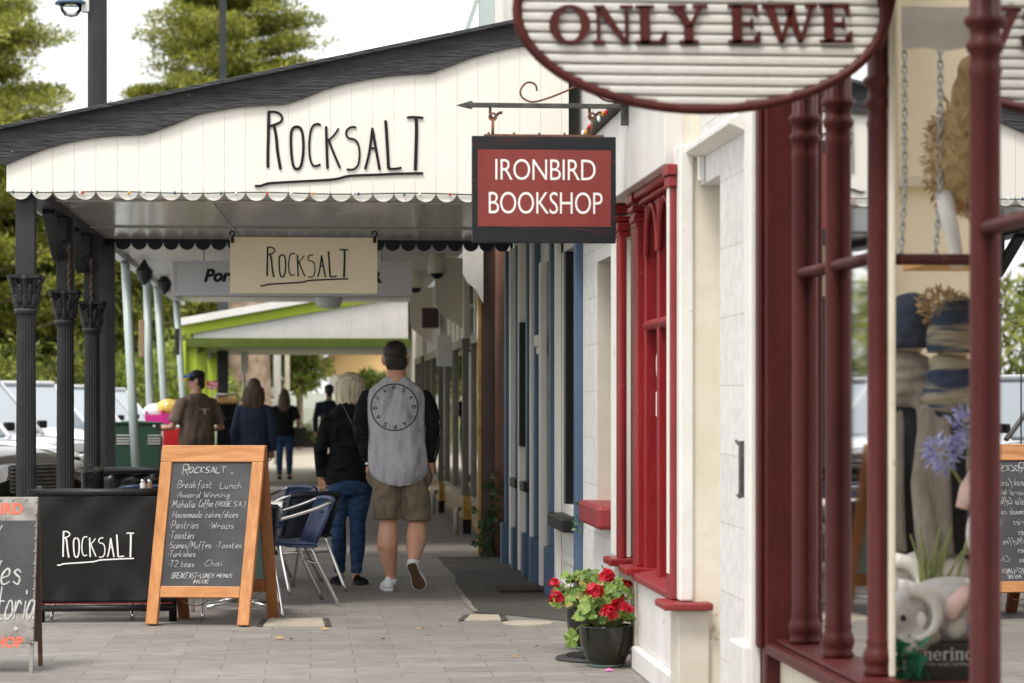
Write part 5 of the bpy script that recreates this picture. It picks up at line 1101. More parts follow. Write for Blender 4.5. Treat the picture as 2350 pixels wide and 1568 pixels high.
Hh = (tl - fl).length
for u0, u1 in ((0, .112), (.888, 1)):
    g = MB(); pbox(g, PF, u0, u1, 0, .905, -.045, 0); lg = g.build('leg', M['timber'], af, bevel=.004)
    g = MB(); c = PF((u0 + u1) / 2, 0, -.02); g.lathe([(.012, -.012), (.012, .004)], tuple(c), 10); g.build('foot', M['black'], lg)
for v0, v1, u0, u1 in ((.906, 1.0, 0, 1), (.150, .212, .114, .886)):
    g = MB(); pbox(g, PF, u0, u1, v0, v1, -.045, -.0005); g.build('rail', M['timberX'], af, bevel=.004)
g = MB(); pbox(g, PF, .113, .887, .213, .905, -.030, -.012); brd = g.build('board', M['slate'], af)
g = MB(); pbox(g, PF, .113, .887, .213, .905, -.034, -.0305); g.build('board_back', M['slateback'], af)
bl, br2 = onZ(425, 1424) + Vector((0, .03, .012)), onZ(640, 1419) + Vector((0, .03, .012))
bl = Vector((br2.x - (fr.x - fl.x), br2.y + .03, .012))
PB = panel(bl, br2, tl + Vector((0, .05, 0)), tr + Vector((0.012, .05, 0)))
for u0, u1 in ((0, .112), (.888, 1)):
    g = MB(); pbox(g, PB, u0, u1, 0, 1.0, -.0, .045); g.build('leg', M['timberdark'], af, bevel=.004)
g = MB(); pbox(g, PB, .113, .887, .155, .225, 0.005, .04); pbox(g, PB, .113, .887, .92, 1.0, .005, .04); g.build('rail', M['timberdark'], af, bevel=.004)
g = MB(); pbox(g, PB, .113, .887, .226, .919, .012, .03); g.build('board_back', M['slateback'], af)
for ua, ub in ((.3, .68),):
    a_, b_ = PF(.30, .147, -.03), PF(.62, .147, -.03); c_, d_ = PB(.66, .15, .02), PF(.62, .147, -.03)
    for p, q in ((a_, PF(.58, .147, -.06)), (PF(.70, .147, -.04), PB(.86, .16, .02))):
        g = MB()
        for i in range(15):
            f = i / 15; cc = p.lerp(q, f) - Vector((0, 0, .045 * (1 - (2 * f - 1) ** 2))); g.ell(cc, .007, .004, .0045, 8, 5)
        g.build('stay_chain', M['rust'], af)
# chalk writing; u,v of the board measured in the photograph's zoom (x 150..905, y 130..1175)
Uv = (PF(1, .5) - PF(0, .5)).normalized(); Vv = (PF(.5, 1) - PF(.5, 0)).normalized()
def chalk(zx, zy):      # 1258-wide zoom of the board, skewed with it
    v = .905 - (zy - 130) / (1175 - 130) * (.905 - .213)
    lft = 258 - (zy - 130) * (258 - 157) / 1045; rgt = 906 - (zy - 130) * (906 - 822) / 1045
    return .113 + (zx - lft) / (rgt - lft) * (.887 - .113), v
g = MB(); pxm = (PF(1, .5) - PF(0, .5)).length * .774 / 655        # metres per zoom pixel
def hand_w(text):
    w_ = 0
    for ch in text:
        g_ = HAND.get(ch); w_ += 4.5 if ch == ' ' else (max(int(q[0], 16) for st in g_.split(',') for q in st.split()) + 2.1)
    return w_ - 2.1
def wr(text, zx, zy, size, zx1, w=.0028, slant=.12):
    u, v = chalk(zx, zy); o_ = PF(u, v, -.0105); Ul = (PF(.88, v) - PF(.12, v)).normalized(); sx = (zx1 - zx) / (hand_w(text) * size / 10)
    g = MB(); hand(g, text, surf(o_, Ul, Vv), 0, 0, size * pxm, w, .0004, slant, sx=sx); g.build('chalk_writing', M['chalk'], brd)
def chline(pts, w=.004):
    q = []
    o_ = PF(.113, .213, -.0115); S_ = surf(o_, Uv, Vv)
    for zx, zy in pts:
        u, v = chalk(zx, zy); d = PF(u, v, -.0115) - o_; q.append((d.dot(Uv), d.dot(Vv)))
    g = MB(); stroke(g, smooth_line(q), w, S_, .0006); g.build('chalk_underline', M['chalk'], brd)
wr('R', 338, 238, 88, 385, .005, .05); wr('OCKSALT', 392, 220, 50, 690, .0048, .1); chline([(420, 232), (470, 236), (560, 230), (630, 240), (705, 243)]); chline([(365, 200), (380, 255), (392, 270)])
wr('*Breakfast', 284, 348, 60, 572); wr('*Lunch', 630, 352, 52, 815)
wr('*Award Winning', 282, 430, 48, 718); wr('Mahalia', 252, 514, 60, 438); wr('Coffee', 470, 508, 58, 583); wr('(ROBE S.A.)', 608, 504, 42, 850)
wr('*Housemade', 246, 600, 54, 494); wr('cakes/slices', 524, 598, 52, 788); wr('*Pastries', 232, 690, 60, 465); wr('*Wraps', 556, 692, 52, 752)
wr('*Toasties', 224, 778, 62, 428); wr('*Scones/Muffins', 220, 858, 54, 568); wr('*Toasties', 616, 855, 50, 820)
wr('*Turkishes', 216, 930, 52, 438); wr('*T2 teas', 218, 1014, 52, 428); wr('*Chai', 506, 1006, 50, 658)
wr('BREAKFAST+', 246, 1110, 46, 470, .0036, .2); wr('LUNCH', 484, 1104, 36, 592, .0036, .2); wr('MENUS', 618, 1100, 28, 745, .0036, .2); wr('INSIDE', 424, 1150, 28, 552, .0036, .2); chline([(395, 1165), (470, 1160), (545, 1158)])

# ================================================================ metal sandwich board at the left edge
sb = thing('metal_sandwich_board', 'worn zinc framed chalkboard sandwich board with orange red lettering, cut by the left edge', 'sandwich board', (-1.72, 12.9, 0))
Yb, Yt = 12.83, 13.05
fr_ = onZ(75, 1546); topr = onY(87, 1141, Yt)
wd = .56
PS = panel((fr_.x - wd, fr_.y, .02), (fr_.x, fr_.y, .02), (topr.x - wd + .0, Yt, topr.z), (topr.x, Yt, topr.z))
g = MB(); pbox(g, PS, 0, 1, .15, 1, -.010, 0); g.build('panel', M['zinc'], sb, bevel=.003)
g = MB(); pbox(g, PS, .0, .985, .325, .862, .0005, .003); brd = g.build('board', M['slate'], sb)
for u in (0.0, .962):
    g = MB(); pbox(g, PS, u, u + .038, -.045, 1.0, -.03, -.0105); g.build('leg', M['zinc'], sb, bevel=.002)
g = MB()
for u in (.985,):
    for i in range(12): c = PS(u, .17 + i * .073, .004); g.ell(c, .0055, .0055, .0055, 8, 6)
for i in range(8): c = PS(.05 + i * .12, .985, .004); g.ell(c, .005, .005, .005, 8, 6)
g.build('rivets', M['steel'], sb)
bk_r = onZ(97, 1530)
PS2 = panel((bk_r.x - wd, bk_r.y + .02, .02), (bk_r.x, bk_r.y + .02, .02), (topr.x - wd, Yt + .03, topr.z), (topr.x + .004, Yt + .03, topr.z))
g = MB(); pbox(g, PS2, 0, 1, .13, 1, -.002, .010); g.build('back_panel', M['brown'], sb)
for u in (0.0, .955):
    g = MB(); pbox(g, PS2, u, u + .042, -.03, .99, -.025, -.0025); g.build('leg', M['rust'], sb, bevel=.002)
U_ = (PS(1, .5) - PS(0, .5)).normalized(); V_ = (PS(.5, 1) - PS(.5, 0)).normalized(); kk = wd / 1.0
def on_sb(px, py): # picture point on the front panel
    d = ray(px, py); o_ = Vector((0, 0, EYE)); n_ = (PS(1, 0) - PS(0, 0)).cross(PS(0, 1) - PS(0, 0)).normalized()
    t = (PS(0, 0) - o_).dot(n_) / d.dot(n_); return o_ + d * t
for word, pr_, h in (('IRONBIRD', (52, 1181), 27), ('BOOKSHOP', (53, 1487), 26)):
    g = MB(); c = on_sb(*pr_); tmp = MB(); r = type_mesh(tmp, word, surf((0, 0, 0), (1, 0, 0), (0, 0, 1)), 1.0, 0, .035, 0, 1, n=0)
    zs = [v[2] for v in tmp.v]; hm = h / 432.0; kz = hm / (max(zs) - min(zs)); kx = kz * .92
    S_ = surf(c, U_, V_); g.add([S_((v[0] - r[1]) * kx, (v[2] - min(zs)) * kz, .002) for v in tmp.v], tmp.f)
    g.build('lettering', M['orange'], sb)
g = MB()
c = on_sb(2, 1341); hand(g, 'es', surf(c, U_, V_), 0, 0, .155, .009, .005, .1, sx=.56); g.build('chalk_writing', M['chalk'], brd); g = MB()
c = on_sb(-8, 1420); hand(g, 'toria', surf(c, U_, V_), 0, 0, .185, .009, .005, .10, sx=.37)
c = on_sb(-2, 1300); stroke(g, [(0, 0), (.012, .03)], .008, surf(c, U_, V_), .006)
c = on_sb(-4, 1222); stroke(g, [(0, 0), (.02, .035)], .006, surf(c, U_, V_), .006)
g.build('chalk_writing', M['chalk'], brd)
g = MB(); c = on_sb(36, 1443); S_ = surf(c, U_, V_); g.add([S_(-.015, 0, .005), S_(0, -.014, .005), S_(.016, 0, .005), S_(0, .014, .005)], [(0, 1, 2, 3)]); g.build('sticker', M['steel'], brd)

# ================================================================ cafe barriers
YB = 15.80
a, b = onY(80, 1395, YB), onY(405, 1122, YB)
cb = thing('cafe_barrier', 'black vinyl cafe barrier with white brushed name between black rails', 'barrier', (-1.4, YB, 0))
g = MB(); n, mrows = 40, 24; vs = []
for j in range(mrows + 1):
    for i in range(n + 1):
        u, v = i / n, j / mrows; x = a.x + .01 + (b.x - a.x - .02) * u; z = a.z + .02 + (b.z - .045 - a.z) * v
        y = YB + .010 * math.sin(u * 9 + v * 4) * (1 - v) * .6 + .012 * v * math.sin(u * 17 - 3.5 * v) * math.exp(-((v - .85) / .18) ** 2) + .010 * math.exp(-((v) / .10) ** 2) * math.sin(u * 23)
        vs.append((x, y, z))
g.add(vs, [(j * (n + 1) + i, j * (n + 1) + i + 1, (j + 1) * (n + 1) + i + 1, (j + 1) * (n + 1) + i) for j in range(mrows) for i in range(n)])
bn = g.build('banner', M['vinyl'], cb, smooth=True); so_ = bn.modifiers.new('s', 'SOLIDIFY'); so_.thickness = .003
for z, r in ((b.z - .022, .026), (a.z - .005, .022)):
    g = MB(); g.tube([(a.x, YB, z), (b.x, YB, z)], r, 14); g.build('rail', M['black'], cb, smooth=True)
g = MB(); g.box(a.x + .02, b.x - .02, YB - .022, YB - .020, a.z + .024, a.z + .030); g.build('stitch_line', M['redtop'], cb)
for x in (a.x + .03, -.90):
    g = MB(); g.tube([(x, YB + .07, 0), (x, YB + .07, b.z + .02)], .026, 14); ps = g.build('post', M['black'], cb, smooth=True)
    g = MB(); g.box(x - .075, x - .026, YB + .02, YB + .10, a.z - .03, a.z + .03); g.box(x - .075, x - .026, YB + .02, YB + .10, b.z - .05, b.z - .0); g.build('clamp', M['black'], ps, bevel=.006)
c, d = onY(132, 1297, YB - .01), onY(307, 1297, YB - .01); S = surf((c.x, YB - .016, c.z), (1, 0, 0), (0, 0, 1)); g = MB()
logo(g, S, d.x - c.x, .001, 0, 1.35); g.build('lettering', M['whitetext'], cb)
bb2 = thing('cafe_barrier', 'plain black vinyl barrier behind the salt and pepper, with ruched top seam', 'barrier', (-1.2, 19.9, 0))
g = MB(); n = 36; vs = []
for j in range(13):
    for i in range(n + 1):
        u, v = i / n, j / 12; vs.append((-1.74 + 1.05 * u, 19.9 + .014 * math.sin(u * 40) * v * (v > .7) + .012 * math.sin(u * 11 + v * 5), .12 + .72 * v))
g.add(vs, [(j * (n + 1) + i, j * (n + 1) + i + 1, (j + 1) * (n + 1) + i + 1, (j + 1) * (n + 1) + i) for j in range(12) for i in range(n)])
g.build('banner', M['vinyl'], bb2, smooth=True).modifiers.new('s', 'SOLIDIFY').thickness = .004
g = MB(); g.tube([(-1.76, 19.9, .87), (-.67, 19.9, .87)], .028, 12); g.build('rail', M['black'], bb2, smooth=True); g = MB(); g.tube([(-1.76, 19.9, .10), (-.67, 19.9, .10)], .022, 12); g.build('rail', M['black'], bb2, smooth=True)
for x in (-1.74, -.69):
    g = MB(); g.tube([(x, 19.95, 0), (x, 19.95, .90)], .026, 12); g.build('post', M['black'], bb2, smooth=True)
bb3 = thing('cafe_barrier', 'short black barrier along the kerb between the second and third columns', 'barrier', (-1.80, 18.9, 0))
g = MB(); g.box(-1.70, -1.69, 18.36, 19.7, .12, .86); g.build('banner', M['vinyl'], bb3, bevel=.003)
g = MB(); g.tube([(-1.695, 18.34, .87), (-1.695, 19.72, .88)], .026, 12); g.build('rail', M['black'], bb3, smooth=True); g = MB(); g.tube([(-1.695, 18.34, .10), (-1.695, 19.72, .10)], .022, 12); g.build('rail', M['black'], bb3, smooth=True)
for y in (18.34, 19.72):
    g = MB(); g.tube([(-1.695, y, 0), (-1.695, y, .90)], .026, 12); g.build('post', M['black'], bb3, smooth=True)

# ================================================================ tables and chairs
def table(x, y, sx, sy, z, label):
    t = thing('cafe_table', label, 'table', (x, y, 0))
    g = MB(); g.box(x - sx, x + sx, y - sy, y + sy, z - .035, z); g.build('table_top', M['white'], t, bevel=.008)
    g = MB(); g.tube([(x, y, .03), (x, y, z - .035)], .03, 12); g.build('pedestal', M['alu'], t, smooth=True)
    for k in range(4):
        q = k * math.pi / 2 + .78; g = MB(); g.tube([(x, y, .06), (x + .3 * math.cos(q), y + .3 * math.sin(q), .012)], .014, 8); g.build('foot', M['alu'], t, smooth=True)
    return t
table(-.50, 16.95, .30, .30, .725, 'small white cafe table partly hidden behind the blackboard')
table(-1.34, 18.55, .28, .30, .76, 'white cafe table with salt and pepper behind the printed barrier')
for i, (px, m_, lb) in enumerate(((328, 'whitebag', 'glass salt shaker with steel lid on the cafe table'), (343, 'paperbag', 'glass pepper shaker with steel lid beside the salt'))):
    c = onY(px, 1120, 18.4); t = thing('shaker', lb, 'shaker', (c.x, c.y, .761))
    g = MB(); g.lathe([(.021, 0), (.022, .05), (.016, .058)], (c.x, c.y, .761), 14); g.build('jar', M[m_], t, smooth=True)
    g = MB(); g.lathe([(.017, .058), (.018, .075), (.012, .084)], (c.x, c.y, .761), 14); g.build('lid', M['alu'], t, smooth=True)
def make_chair(label, wick):
    t = thing('cafe_chair', label, 'chair', (0, 0, 0), 0, 'aluminium cafe chairs with woven seats', local=True)
    W_ = .265
    for s in (-1, 1):
        v = smooth_line([(s * W_, -.30, 0), (s * W_, -.235, .30), (s * W_, -.20, .46), (s * (W_ + .005), -.175, .54), (s * (W_ + .01), -.10, .60), (s * (W_ + .01), .03, .635), (s * (W_ + .008), .18, .68), (s * (W_ - .01), .285, .72), (s * (W_ - .055), .325, .735)], 4)
        g = MB(); g.tube(v, .0135, 10); g.build('arm', M['alu'], t, smooth=True)
        v = smooth_line([(s * .20, .12, .425), (s * .215, .17, .40), (s * .235, .22, .28), (s * .265, .36, 0)], 4)
        g = MB(); g.tube(v, .0135, 10); lg = g.build('leg', M['alu'], t, smooth=True)
    g = MB(); g.tube([(-.225, .20, .30), (.225, .20, .30)], .010, 8); g.tube([(-W_, -.19, .43), (W_, -.19, .43)], .011, 8); g.build('stretcher', M['alu'], t, smooth=True)
    g = MB(); n = 26                                           # woven seat rolled over the front rail
    prof_ = [(-.225, .415), (-.235, .440), (-.215, .458), (-.10, .450), (.05, .440), (.17, .435), (.20, .425), (.18, .415), (0, .422)]
    for x in np.linspace(-.245, .245, n):
        g.tube([(x, y, z) for y, z in smooth_line(prof_, 3)], .0088, 5)
    g.box(-.245, .245, -.2, .18, .425, .437); g.build('seat', M[wick], t, smooth=True)
    g = MB(); m2 = 24
    BX = lambda q: .215 + .02 * q
    for q in np.linspace(0, 1, 34):                            # back: woven strands, leaning
        y = .195 + .125 * q; z = .43 + .30 * q; g.tube([(-BX(q), y, z), (-BX(q) * .5, y + .022, z), (0, y + .028, z), (BX(q) * .5, y + .022, z), (BX(q), y, z)], .0052, 5)
    for u in np.linspace(-1, 1, 24):
        b_ = .028 * (1 - u * u)
        g.tube([(BX(q) * u, .195 + .125 * q + b_ - .004, .43 + .30 * q) for q in (0, .33, .66, 1)], .0046, 5)
    for k in range(6):
        q = k * 1.047; g.ell((.038 * math.cos(q), .195 + .125 * .62 + .018, .43 + .30 * .62 + .045 * math.sin(q)), .014, .005, .016, 8, 5)
    bk_ = g.build('backrest', M[wick], t, smooth=True)
    g = MB(); g.tube([(-BX(1), .318, .732), (-.12, .345, .742), (0, .352, .744), (.12, .345, .742), (BX(1), .318, .732)], .019, 10)
    for s in (-1, 1): g.tube([(s * BX(0), .195, .43), (s * BX(.5), .258, .58), (s * BX(1), .32, .732)], .014, 8)
    g.build('back_rim', M[wick], bk_, smooth=True)
    return t
ch = make_chair('navy woven aluminium cafe chair nearest, turned toward the blackboard', 'wicker')
ch.location = (-.215, 17.15, 0); ch.rotation_euler = (0, 0, R(-77))
ch2 = make_chair('dark woven chair with its back turned, just left of the walking woman', 'wickerdark')
ch2.location = (-.17, 18.35, 0); ch2.rotation_euler = (0, 0, R(-142))
dup(ch, (-.36, 19.35, 0), R(-62), 'farther navy chair with bright arm behind the dark chair')
dup(ch2, (-.50, 16.30, 0), R(188), 'dark woven chair mostly hidden behind the blackboard')
dup(ch2, (-1.42, 16.35, 0), R(178), 'woven chair with splayed legs behind the printed barrier')
dup(ch, (-1.30, 19.4, 0), R(0), 'navy chair between the cafe table and the rear barrier')

# ================================================================ geranium pots
def pot(x, y, rtop, h, label, seed, nl, heads, lean=0):
    t = thing('geranium_pot', label, 'flower pot', (x, y, 0))
    k = rtop / .135
    g = MB(); g.lathe([(.078 * k, .0), (.084 * k, .012)], (x, y, 0.003), 40); g.build('pot_foot', M['potfoot'], t, smooth=True)
    g = MB(); g.lathe([(.082 * k, .012), (.098 * k, h * .12), (.114 * k, h * .28), (.129 * k, h * .52), (.136 * k, h * .78), (.137 * k, h * .96), (.138 * k, h), (.126 * k, h), (.124 * k, h * .90)], (x, y, 0.003), 48); g.build('pot', M['pot'], t, smooth=True)
    g = MB(); g.lathe([(.124 * k, h * .89), (.07 * k, h * .94), (.001, h * .95)], (x, y, 0.003), 24); g.build('soil', M['soil'], t)
    rr = random.Random(seed); st = MB(); lf = MB(); yl = MB()
    for i in range(nl):
        a = rr.uniform(0, 6.283); e = rr.uniform(-.15, 1.25); r = rr.uniform(.45, 1.0)
        cx, cy, cz = x + .22 * k * r * math.cos(a) * math.cos(e), y + .19 * k * r * math.sin(a) * math.cos(e), h + .035 + .20 * r * math.sin(e) + .02
        base = Vector((x + .05 * math.cos(a), y + .05 * math.sin(a), h * .95)); c = Vector((cx, cy, cz)); 
        st.tube([base, base.lerp(c, .5) + Vector((0, 0, .015)), c], [.0028, .0022, .0016], 5)
        nrm = Vector((math.cos(a) * math.cos(e) * .7 + rr.uniform(-.5, .5), math.sin(a) * math.cos(e) * .7 + rr.uniform(-.5, .3) - .25, .55 + rr.uniform(-.2, .4))).normalized()
        u = nrm.orthogonal().normalized(); v = nrm.cross(u); R_ = rr.uniform(.019, .040); m = 18; ph = rr.uniform(0, 6.28)
        tgt = yl if rr.random() < .035 else lf; b0 = len(tgt.v); ring = []
        for q in range(m):
            th = ph + 2 * math.pi * q / m; rad = R_ * (1 + .10 * math.cos(5 * (th - ph)) + .05 * (-1) ** q) * (.45 if q == 0 else 1)
            ring.append(c + (u * math.cos(th) + v * math.sin(th)) * rad + nrm * R_ * (.22 * math.sin(5 * (th - ph) + 1) + .14))
        mid = [c + (p - c) * .5 - nrm * R_ * .02 for p in ring]
        tgt.v += [tuple(c)] + [tuple(p) for p in mid] + [tuple(p) for p in ring]
        tgt.f += [(b0, b0 + 1 + q, b0 + 1 + (q + 1) % m) for q in range(m)] + [(b0 + 1 + q, b0 + 1 + m + q, b0 + 1 + m + (q + 1) % m, b0 + 1 + (q + 1) % m) for q in range(m)]
    st_o = lf.build('foliage', M['leaf'], t, smooth=True)
    if yl.v: yl.build('yellow_leaf', M['leafyellow'], t, smooth=True)
    for (px, py, dy, rad, m_) in heads:
        c = onY(px, py, y + dy); base = Vector((x, y, h)); st.tube([base, base.lerp(c, .6) + Vector((0, 0, .02)), c], [.003, .0026, .002], 6)
        fl_ = MB(); nb = int(9 * (rad / .030) ** 1.2) + 3
        for i in range(nb):
            th, ph2 = rr.uniform(0, 6.283), math.acos(rr.uniform(-.35, 1)); dvec = Vector((math.sin(ph2) * math.cos(th), math.sin(ph2) * math.sin(th), math.cos(ph2)))
            fc = c + dvec * rad * rr.uniform(.55, .9); u = dvec.orthogonal().normalized(); v = dvec.cross(u); s_ = min(.026, rad * .66); p0 = rr.uniform(0, 6.28)
            for q in range(5):
                tq = p0 + q * 1.2566; dd = u * math.cos(tq) + v * math.sin(tq); ee = u * -math.sin(tq) + v * math.cos(tq); up_ = dvec * s_ * rr.uniform(.05, .45)
                b0 = len(fl_.v)
                fl_.v += [tuple(fc), tuple(fc + dd * s_ * .55 + ee * s_ * .42 + up_ * .4), tuple(fc + dd * s_ * .98 + ee * s_ * .30 + up_), tuple(fc + dd * s_ * .98 - ee * s_ * .30 + up_ * .9), tuple(fc + dd * s_ * .55 - ee * s_ * .42 + up_ * .5)]
                fl_.f.append((b0, b0 + 1, b0 + 2, b0 + 3, b0 + 4))
        fl_.build('flower_head', M[m_], t)
    st.build('stem', M['stem'], t)
    return t, lf
p1 = onZ(1389, 1528) - Vector((0, .10, 0)); p2 = onZ(1346, 1492)
pot(p1.x, p1.y + .06, .142, .222, 'nearer dark glazed pot of red geraniums against the column base', 3, 150, [(1365, 1357, -.17, .047, 'petal'), (1422, 1390, -.20, .040, 'petal'), (1444, 1400, -.17, .026, 'petal'), (1397, 1407, -.22, .042, 'petal'), (1391, 1324, .0, .042, 'petal'), (1436, 1342, -.05, .029, 'petal'), (1425, 1352, -.04, .015, 'petal')])
pot(p2.x + .03, p2.y + .06, .140, .235, 'rear dark glazed pot of red geraniums, half hidden by the nearer one', 9, 115, [(1277, 1374, -.15, .038, 'petal'), (1272, 1341, -.10, .032, 'petal'), (1268, 1356, .02, .010, 'petal'), (1318, 1333, -.03, .020, 'petal'), (1331, 1335, -.03, .014, 'petal'), (1338, 1369, -.20, .022, 'petaldark')])
g = MB(); c = onY(1311, 1465, p1.y - .02); nrm = Vector((-.5, -.8, .2)).normalized(); u = Vector((0, 0, 1)); v = nrm.cross(u); m = 20; ring = [c + (u * math.cos(q * .314) * (1.25) + v * math.sin(q * .314)) * .043 * (1 + .1 * math.cos(q * 1.57)) + nrm * .008 * math.sin(q * 1.9) for q in range(m)]
g.v += [tuple(c)] + [tuple(p) for p in ring]; g.f += [(0, 1 + q, 1 + (q + 1) % m) for q in range(m)]
b0 = Vector((p1.x - .10, p1.y - .02, .235)); g.tube(smooth_line([c + Vector((.02, 0, .035)), c.lerp(b0, .5) + Vector((0, 0, .03)), b0]), .0028, 6)
o = g.build('drooping_leaf', M['leaf'], bpy.data.objects['geranium_pot'])

# ================================================================ green cabinet, cartons and clothes rack farther on
Y = 28.2
a, b = onY(262, 1060, Y), onY(371, 970, Y)
gc = thing('green_cabinet', 'dark green steel utility cabinet with louvres and peaked lid', 'cabinet', ((a.x + b.x) / 2, Y, 0))
g = MB(); g.box(a.x, b.x - .03, Y, Y + .45, 0, b.z - .02); g.build('body', M['green'], gc, bevel=.008)
g = MB(); x0_, x1_ = a.x - .015, b.x; xm = (x0_ + x1_) / 2 - .05
g.prism([(x0_, b.z - .018), (x1_, b.z - .018), (x1_, b.z + .0), (xm, b.z + .018), (x0_, b.z + .004)], lambda u, v: (u, Y - .02, v), lambda u, v: (u, Y + .47, v)); g.build('lid', M['green'], gc, bevel=.004)
for cx in (282, 354):
    g = MB()
    for cy in (1000, 1007, 1013, 1019):
        c = onY(cx, cy, Y); g.box(c.x - .075, c.x + .075, Y - .014, Y - .001, c.z - .010, c.z + .010)
    g.build('louvre', M['steel'], gc, bevel=.004)
for px, py, r in ((316, 976, .022), (355, 979, .030)):
    c = onY(px, py, Y - .005); g = MB(); g.ell(c, r, .012, r * .8, 12, 8); g.build('lock', M['steel'], gc, smooth=True)
def carton(px0, px1, py0, py1, Y, m_, label, name='carton', tilt=0):
    a, b = onY(px0, py1, Y), onY(px1, py0, Y); t = thing(name, label, 'box', ((a.x + b.x) / 2, Y, a.z))
    w_, h_ = b.x - a.x, b.z - a.z
    g = MB(); g.box(a.x, b.x, Y, Y + .012, a.z, b.z); g.box(a.x, a.x + .012, Y + .012, Y + .32, a.z, b.z + .05); g.box(b.x - .012, b.x, Y + .012, Y + .32, a.z, b.z + .05); g.box(a.x, b.x, Y + .308, Y + .32, a.z, b.z); g.box(a.x + .012, b.x - .012, Y + .012, Y + .308, a.z, a.z + .01); g.build('carton_body', M[m_], t, bevel=.003)
    g = MB(); g.prism([(a.x - .03, b.z - .02), (a.x + w_ * .22, b.z - .02), (a.x + w_ * .20, b.z + .09), (a.x - .01, b.z + .12)], lambda u, v: (u, Y + .31, v), lambda u, v: (u, Y + .318, v)); g.build('flap', M[m_], t)
    return t
tr_ = thing('trolley', 'steel hand trolley stand loaded with cartons behind the green cabinet', 'trolley', (-1.85, 29.6, 0))
g = MB(); g.box(-2.25, -1.40, 29.35, 29.95, 1.10, 1.13); g.build('deck', M['steel'], tr_, bevel=.004)
for x in (-2.22, -1.43):
    for y in (29.38, 29.92):
        g = MB(); g.tube([(x, y, 0), (x, y, 1.10)], .018, 8); g.build('leg', M['steel'], tr_, smooth=True)
g = MB(); g.box(-2.24, -1.41, 29.36, 29.94, .35, .38); g.build('shelf', M['steel'], tr_)
carton(333, 372, 952, 974, 29.4, 'pinkbox', 'bright pink carton with a raised flap, left one on the trolley')
carton(372, 405, 950, 974, 29.35, 'pinkbox', 'bright pink carton beside the man, right one on the trolley')
c = onY(357, 948, 29.6); g = MB(); g.ell(c, .16, .14, .12, 16, 10); o = tag(g.build('plastic_bag', M['whitebag'], smooth=True), 'puffy white plastic bag in the pink carton', 'bag')
c = onY(388, 938, 29.55); g = MB(); g.ell(c, .17, .12, .12, 16, 10); g.ell(c + Vector((.1, .0, -.02)), .10, .10, .09, 12, 8); tag(g.build('snack_packet', M['yellowbag'], smooth=True), 'shiny yellow foil packet above the pink cartons', 'packet')
c = onY(405, 1003, 29.3); g = MB(); g.box(c.x - .16, c.x + .12, 29.3, 29.6, c.z - .12, c.z + .10); tag(g.build('red_crate', M['redplastic'], bevel=.012), 'red plastic crate below the pink cartons', 'crate')
c = onY(432, 1005, 29.1); g = MB(); g.lathe([(.08, -.14), (.10, -.1), (.10, .06), (.05, .10), (.045, .14)], tuple(c), 18); tag(g.build('white_container', M['white'], smooth=True), 'white plastic container hanging beside the man in the cap', 'container')
ck = thing('clothes_rack', 'steel clothes rack of black garments on wooden hangers', 'clothes rack', (-1.25, 37, 0))
g = MB(); xa, xb = onY(497, 905, 37).x, onY(545, 905, 37).x
for x in (xa, xb): g.tube([(x, 37, 0), (x, 37, 1.55)], .016, 8); g.tube([(x, 36.7, .02), (x, 37.3, .02)], .016, 8)
g.tube([(xa, 37, 1.55), (xb, 37, 1.55)], .016, 8); g.build('frame', M['steel'], ck, smooth=True)
for i in range(7):
    x = xa + .03 + i * (xb - xa - .05) / 6; g = MB(); g.loft([(x, 37, .45, .035, .26), (x, 37, .9, .03, .22), (x, 37, 1.38, .03, .21), (x, 37, 1.48, .015, .04)], 14); g.build('garment', M['blackcloth'], ck, smooth=True)
    g = MB(); g.tube([(x, 36.82, 1.42), (x, 37, 1.50), (x, 37.18, 1.42)], .014, 6); g.tube([(x, 37, 1.5), (x, 37, 1.57)], .006, 5); g.build('hanger', M['woodshelf'], ck)
c = onY(487, 883, 36.9); rs = thing('arrivals_card', 'small red card reading New Arrivals above the clothes rack', 'sign', tuple(c))
k = 36.9 / F
g = MB(); g.box(c.x - 13 * k, c.x + 13 * k, 36.9, 36.91, c.z - 10 * k, c.z + 9 * k); g.build('card', mat('red card', (.62, .025, .06), rough=.5), rs)
g = MB(); g.tube([(c.x, 36.92, c.z - 10 * k), (c.x, 36.92, 1.45)], .008, 6); g.build('stem', M['steel'], rs)
g = MB(); hand(g, 'New', surf((c.x - 6 * k, 36.899, c.z - 0 * k), (1, 0, 0), (0, 0, 1)), 0, 0, .055, .008, .001); hand(g, 'Arrivals', surf((c.x - 11 * k, 36.899, c.z - 8 * k), (1, 0, 0), (0, 0, 1)), 0, 0, .045, .007, .001, sx=.8); g.build('lettering', M['whitetext'], rs)
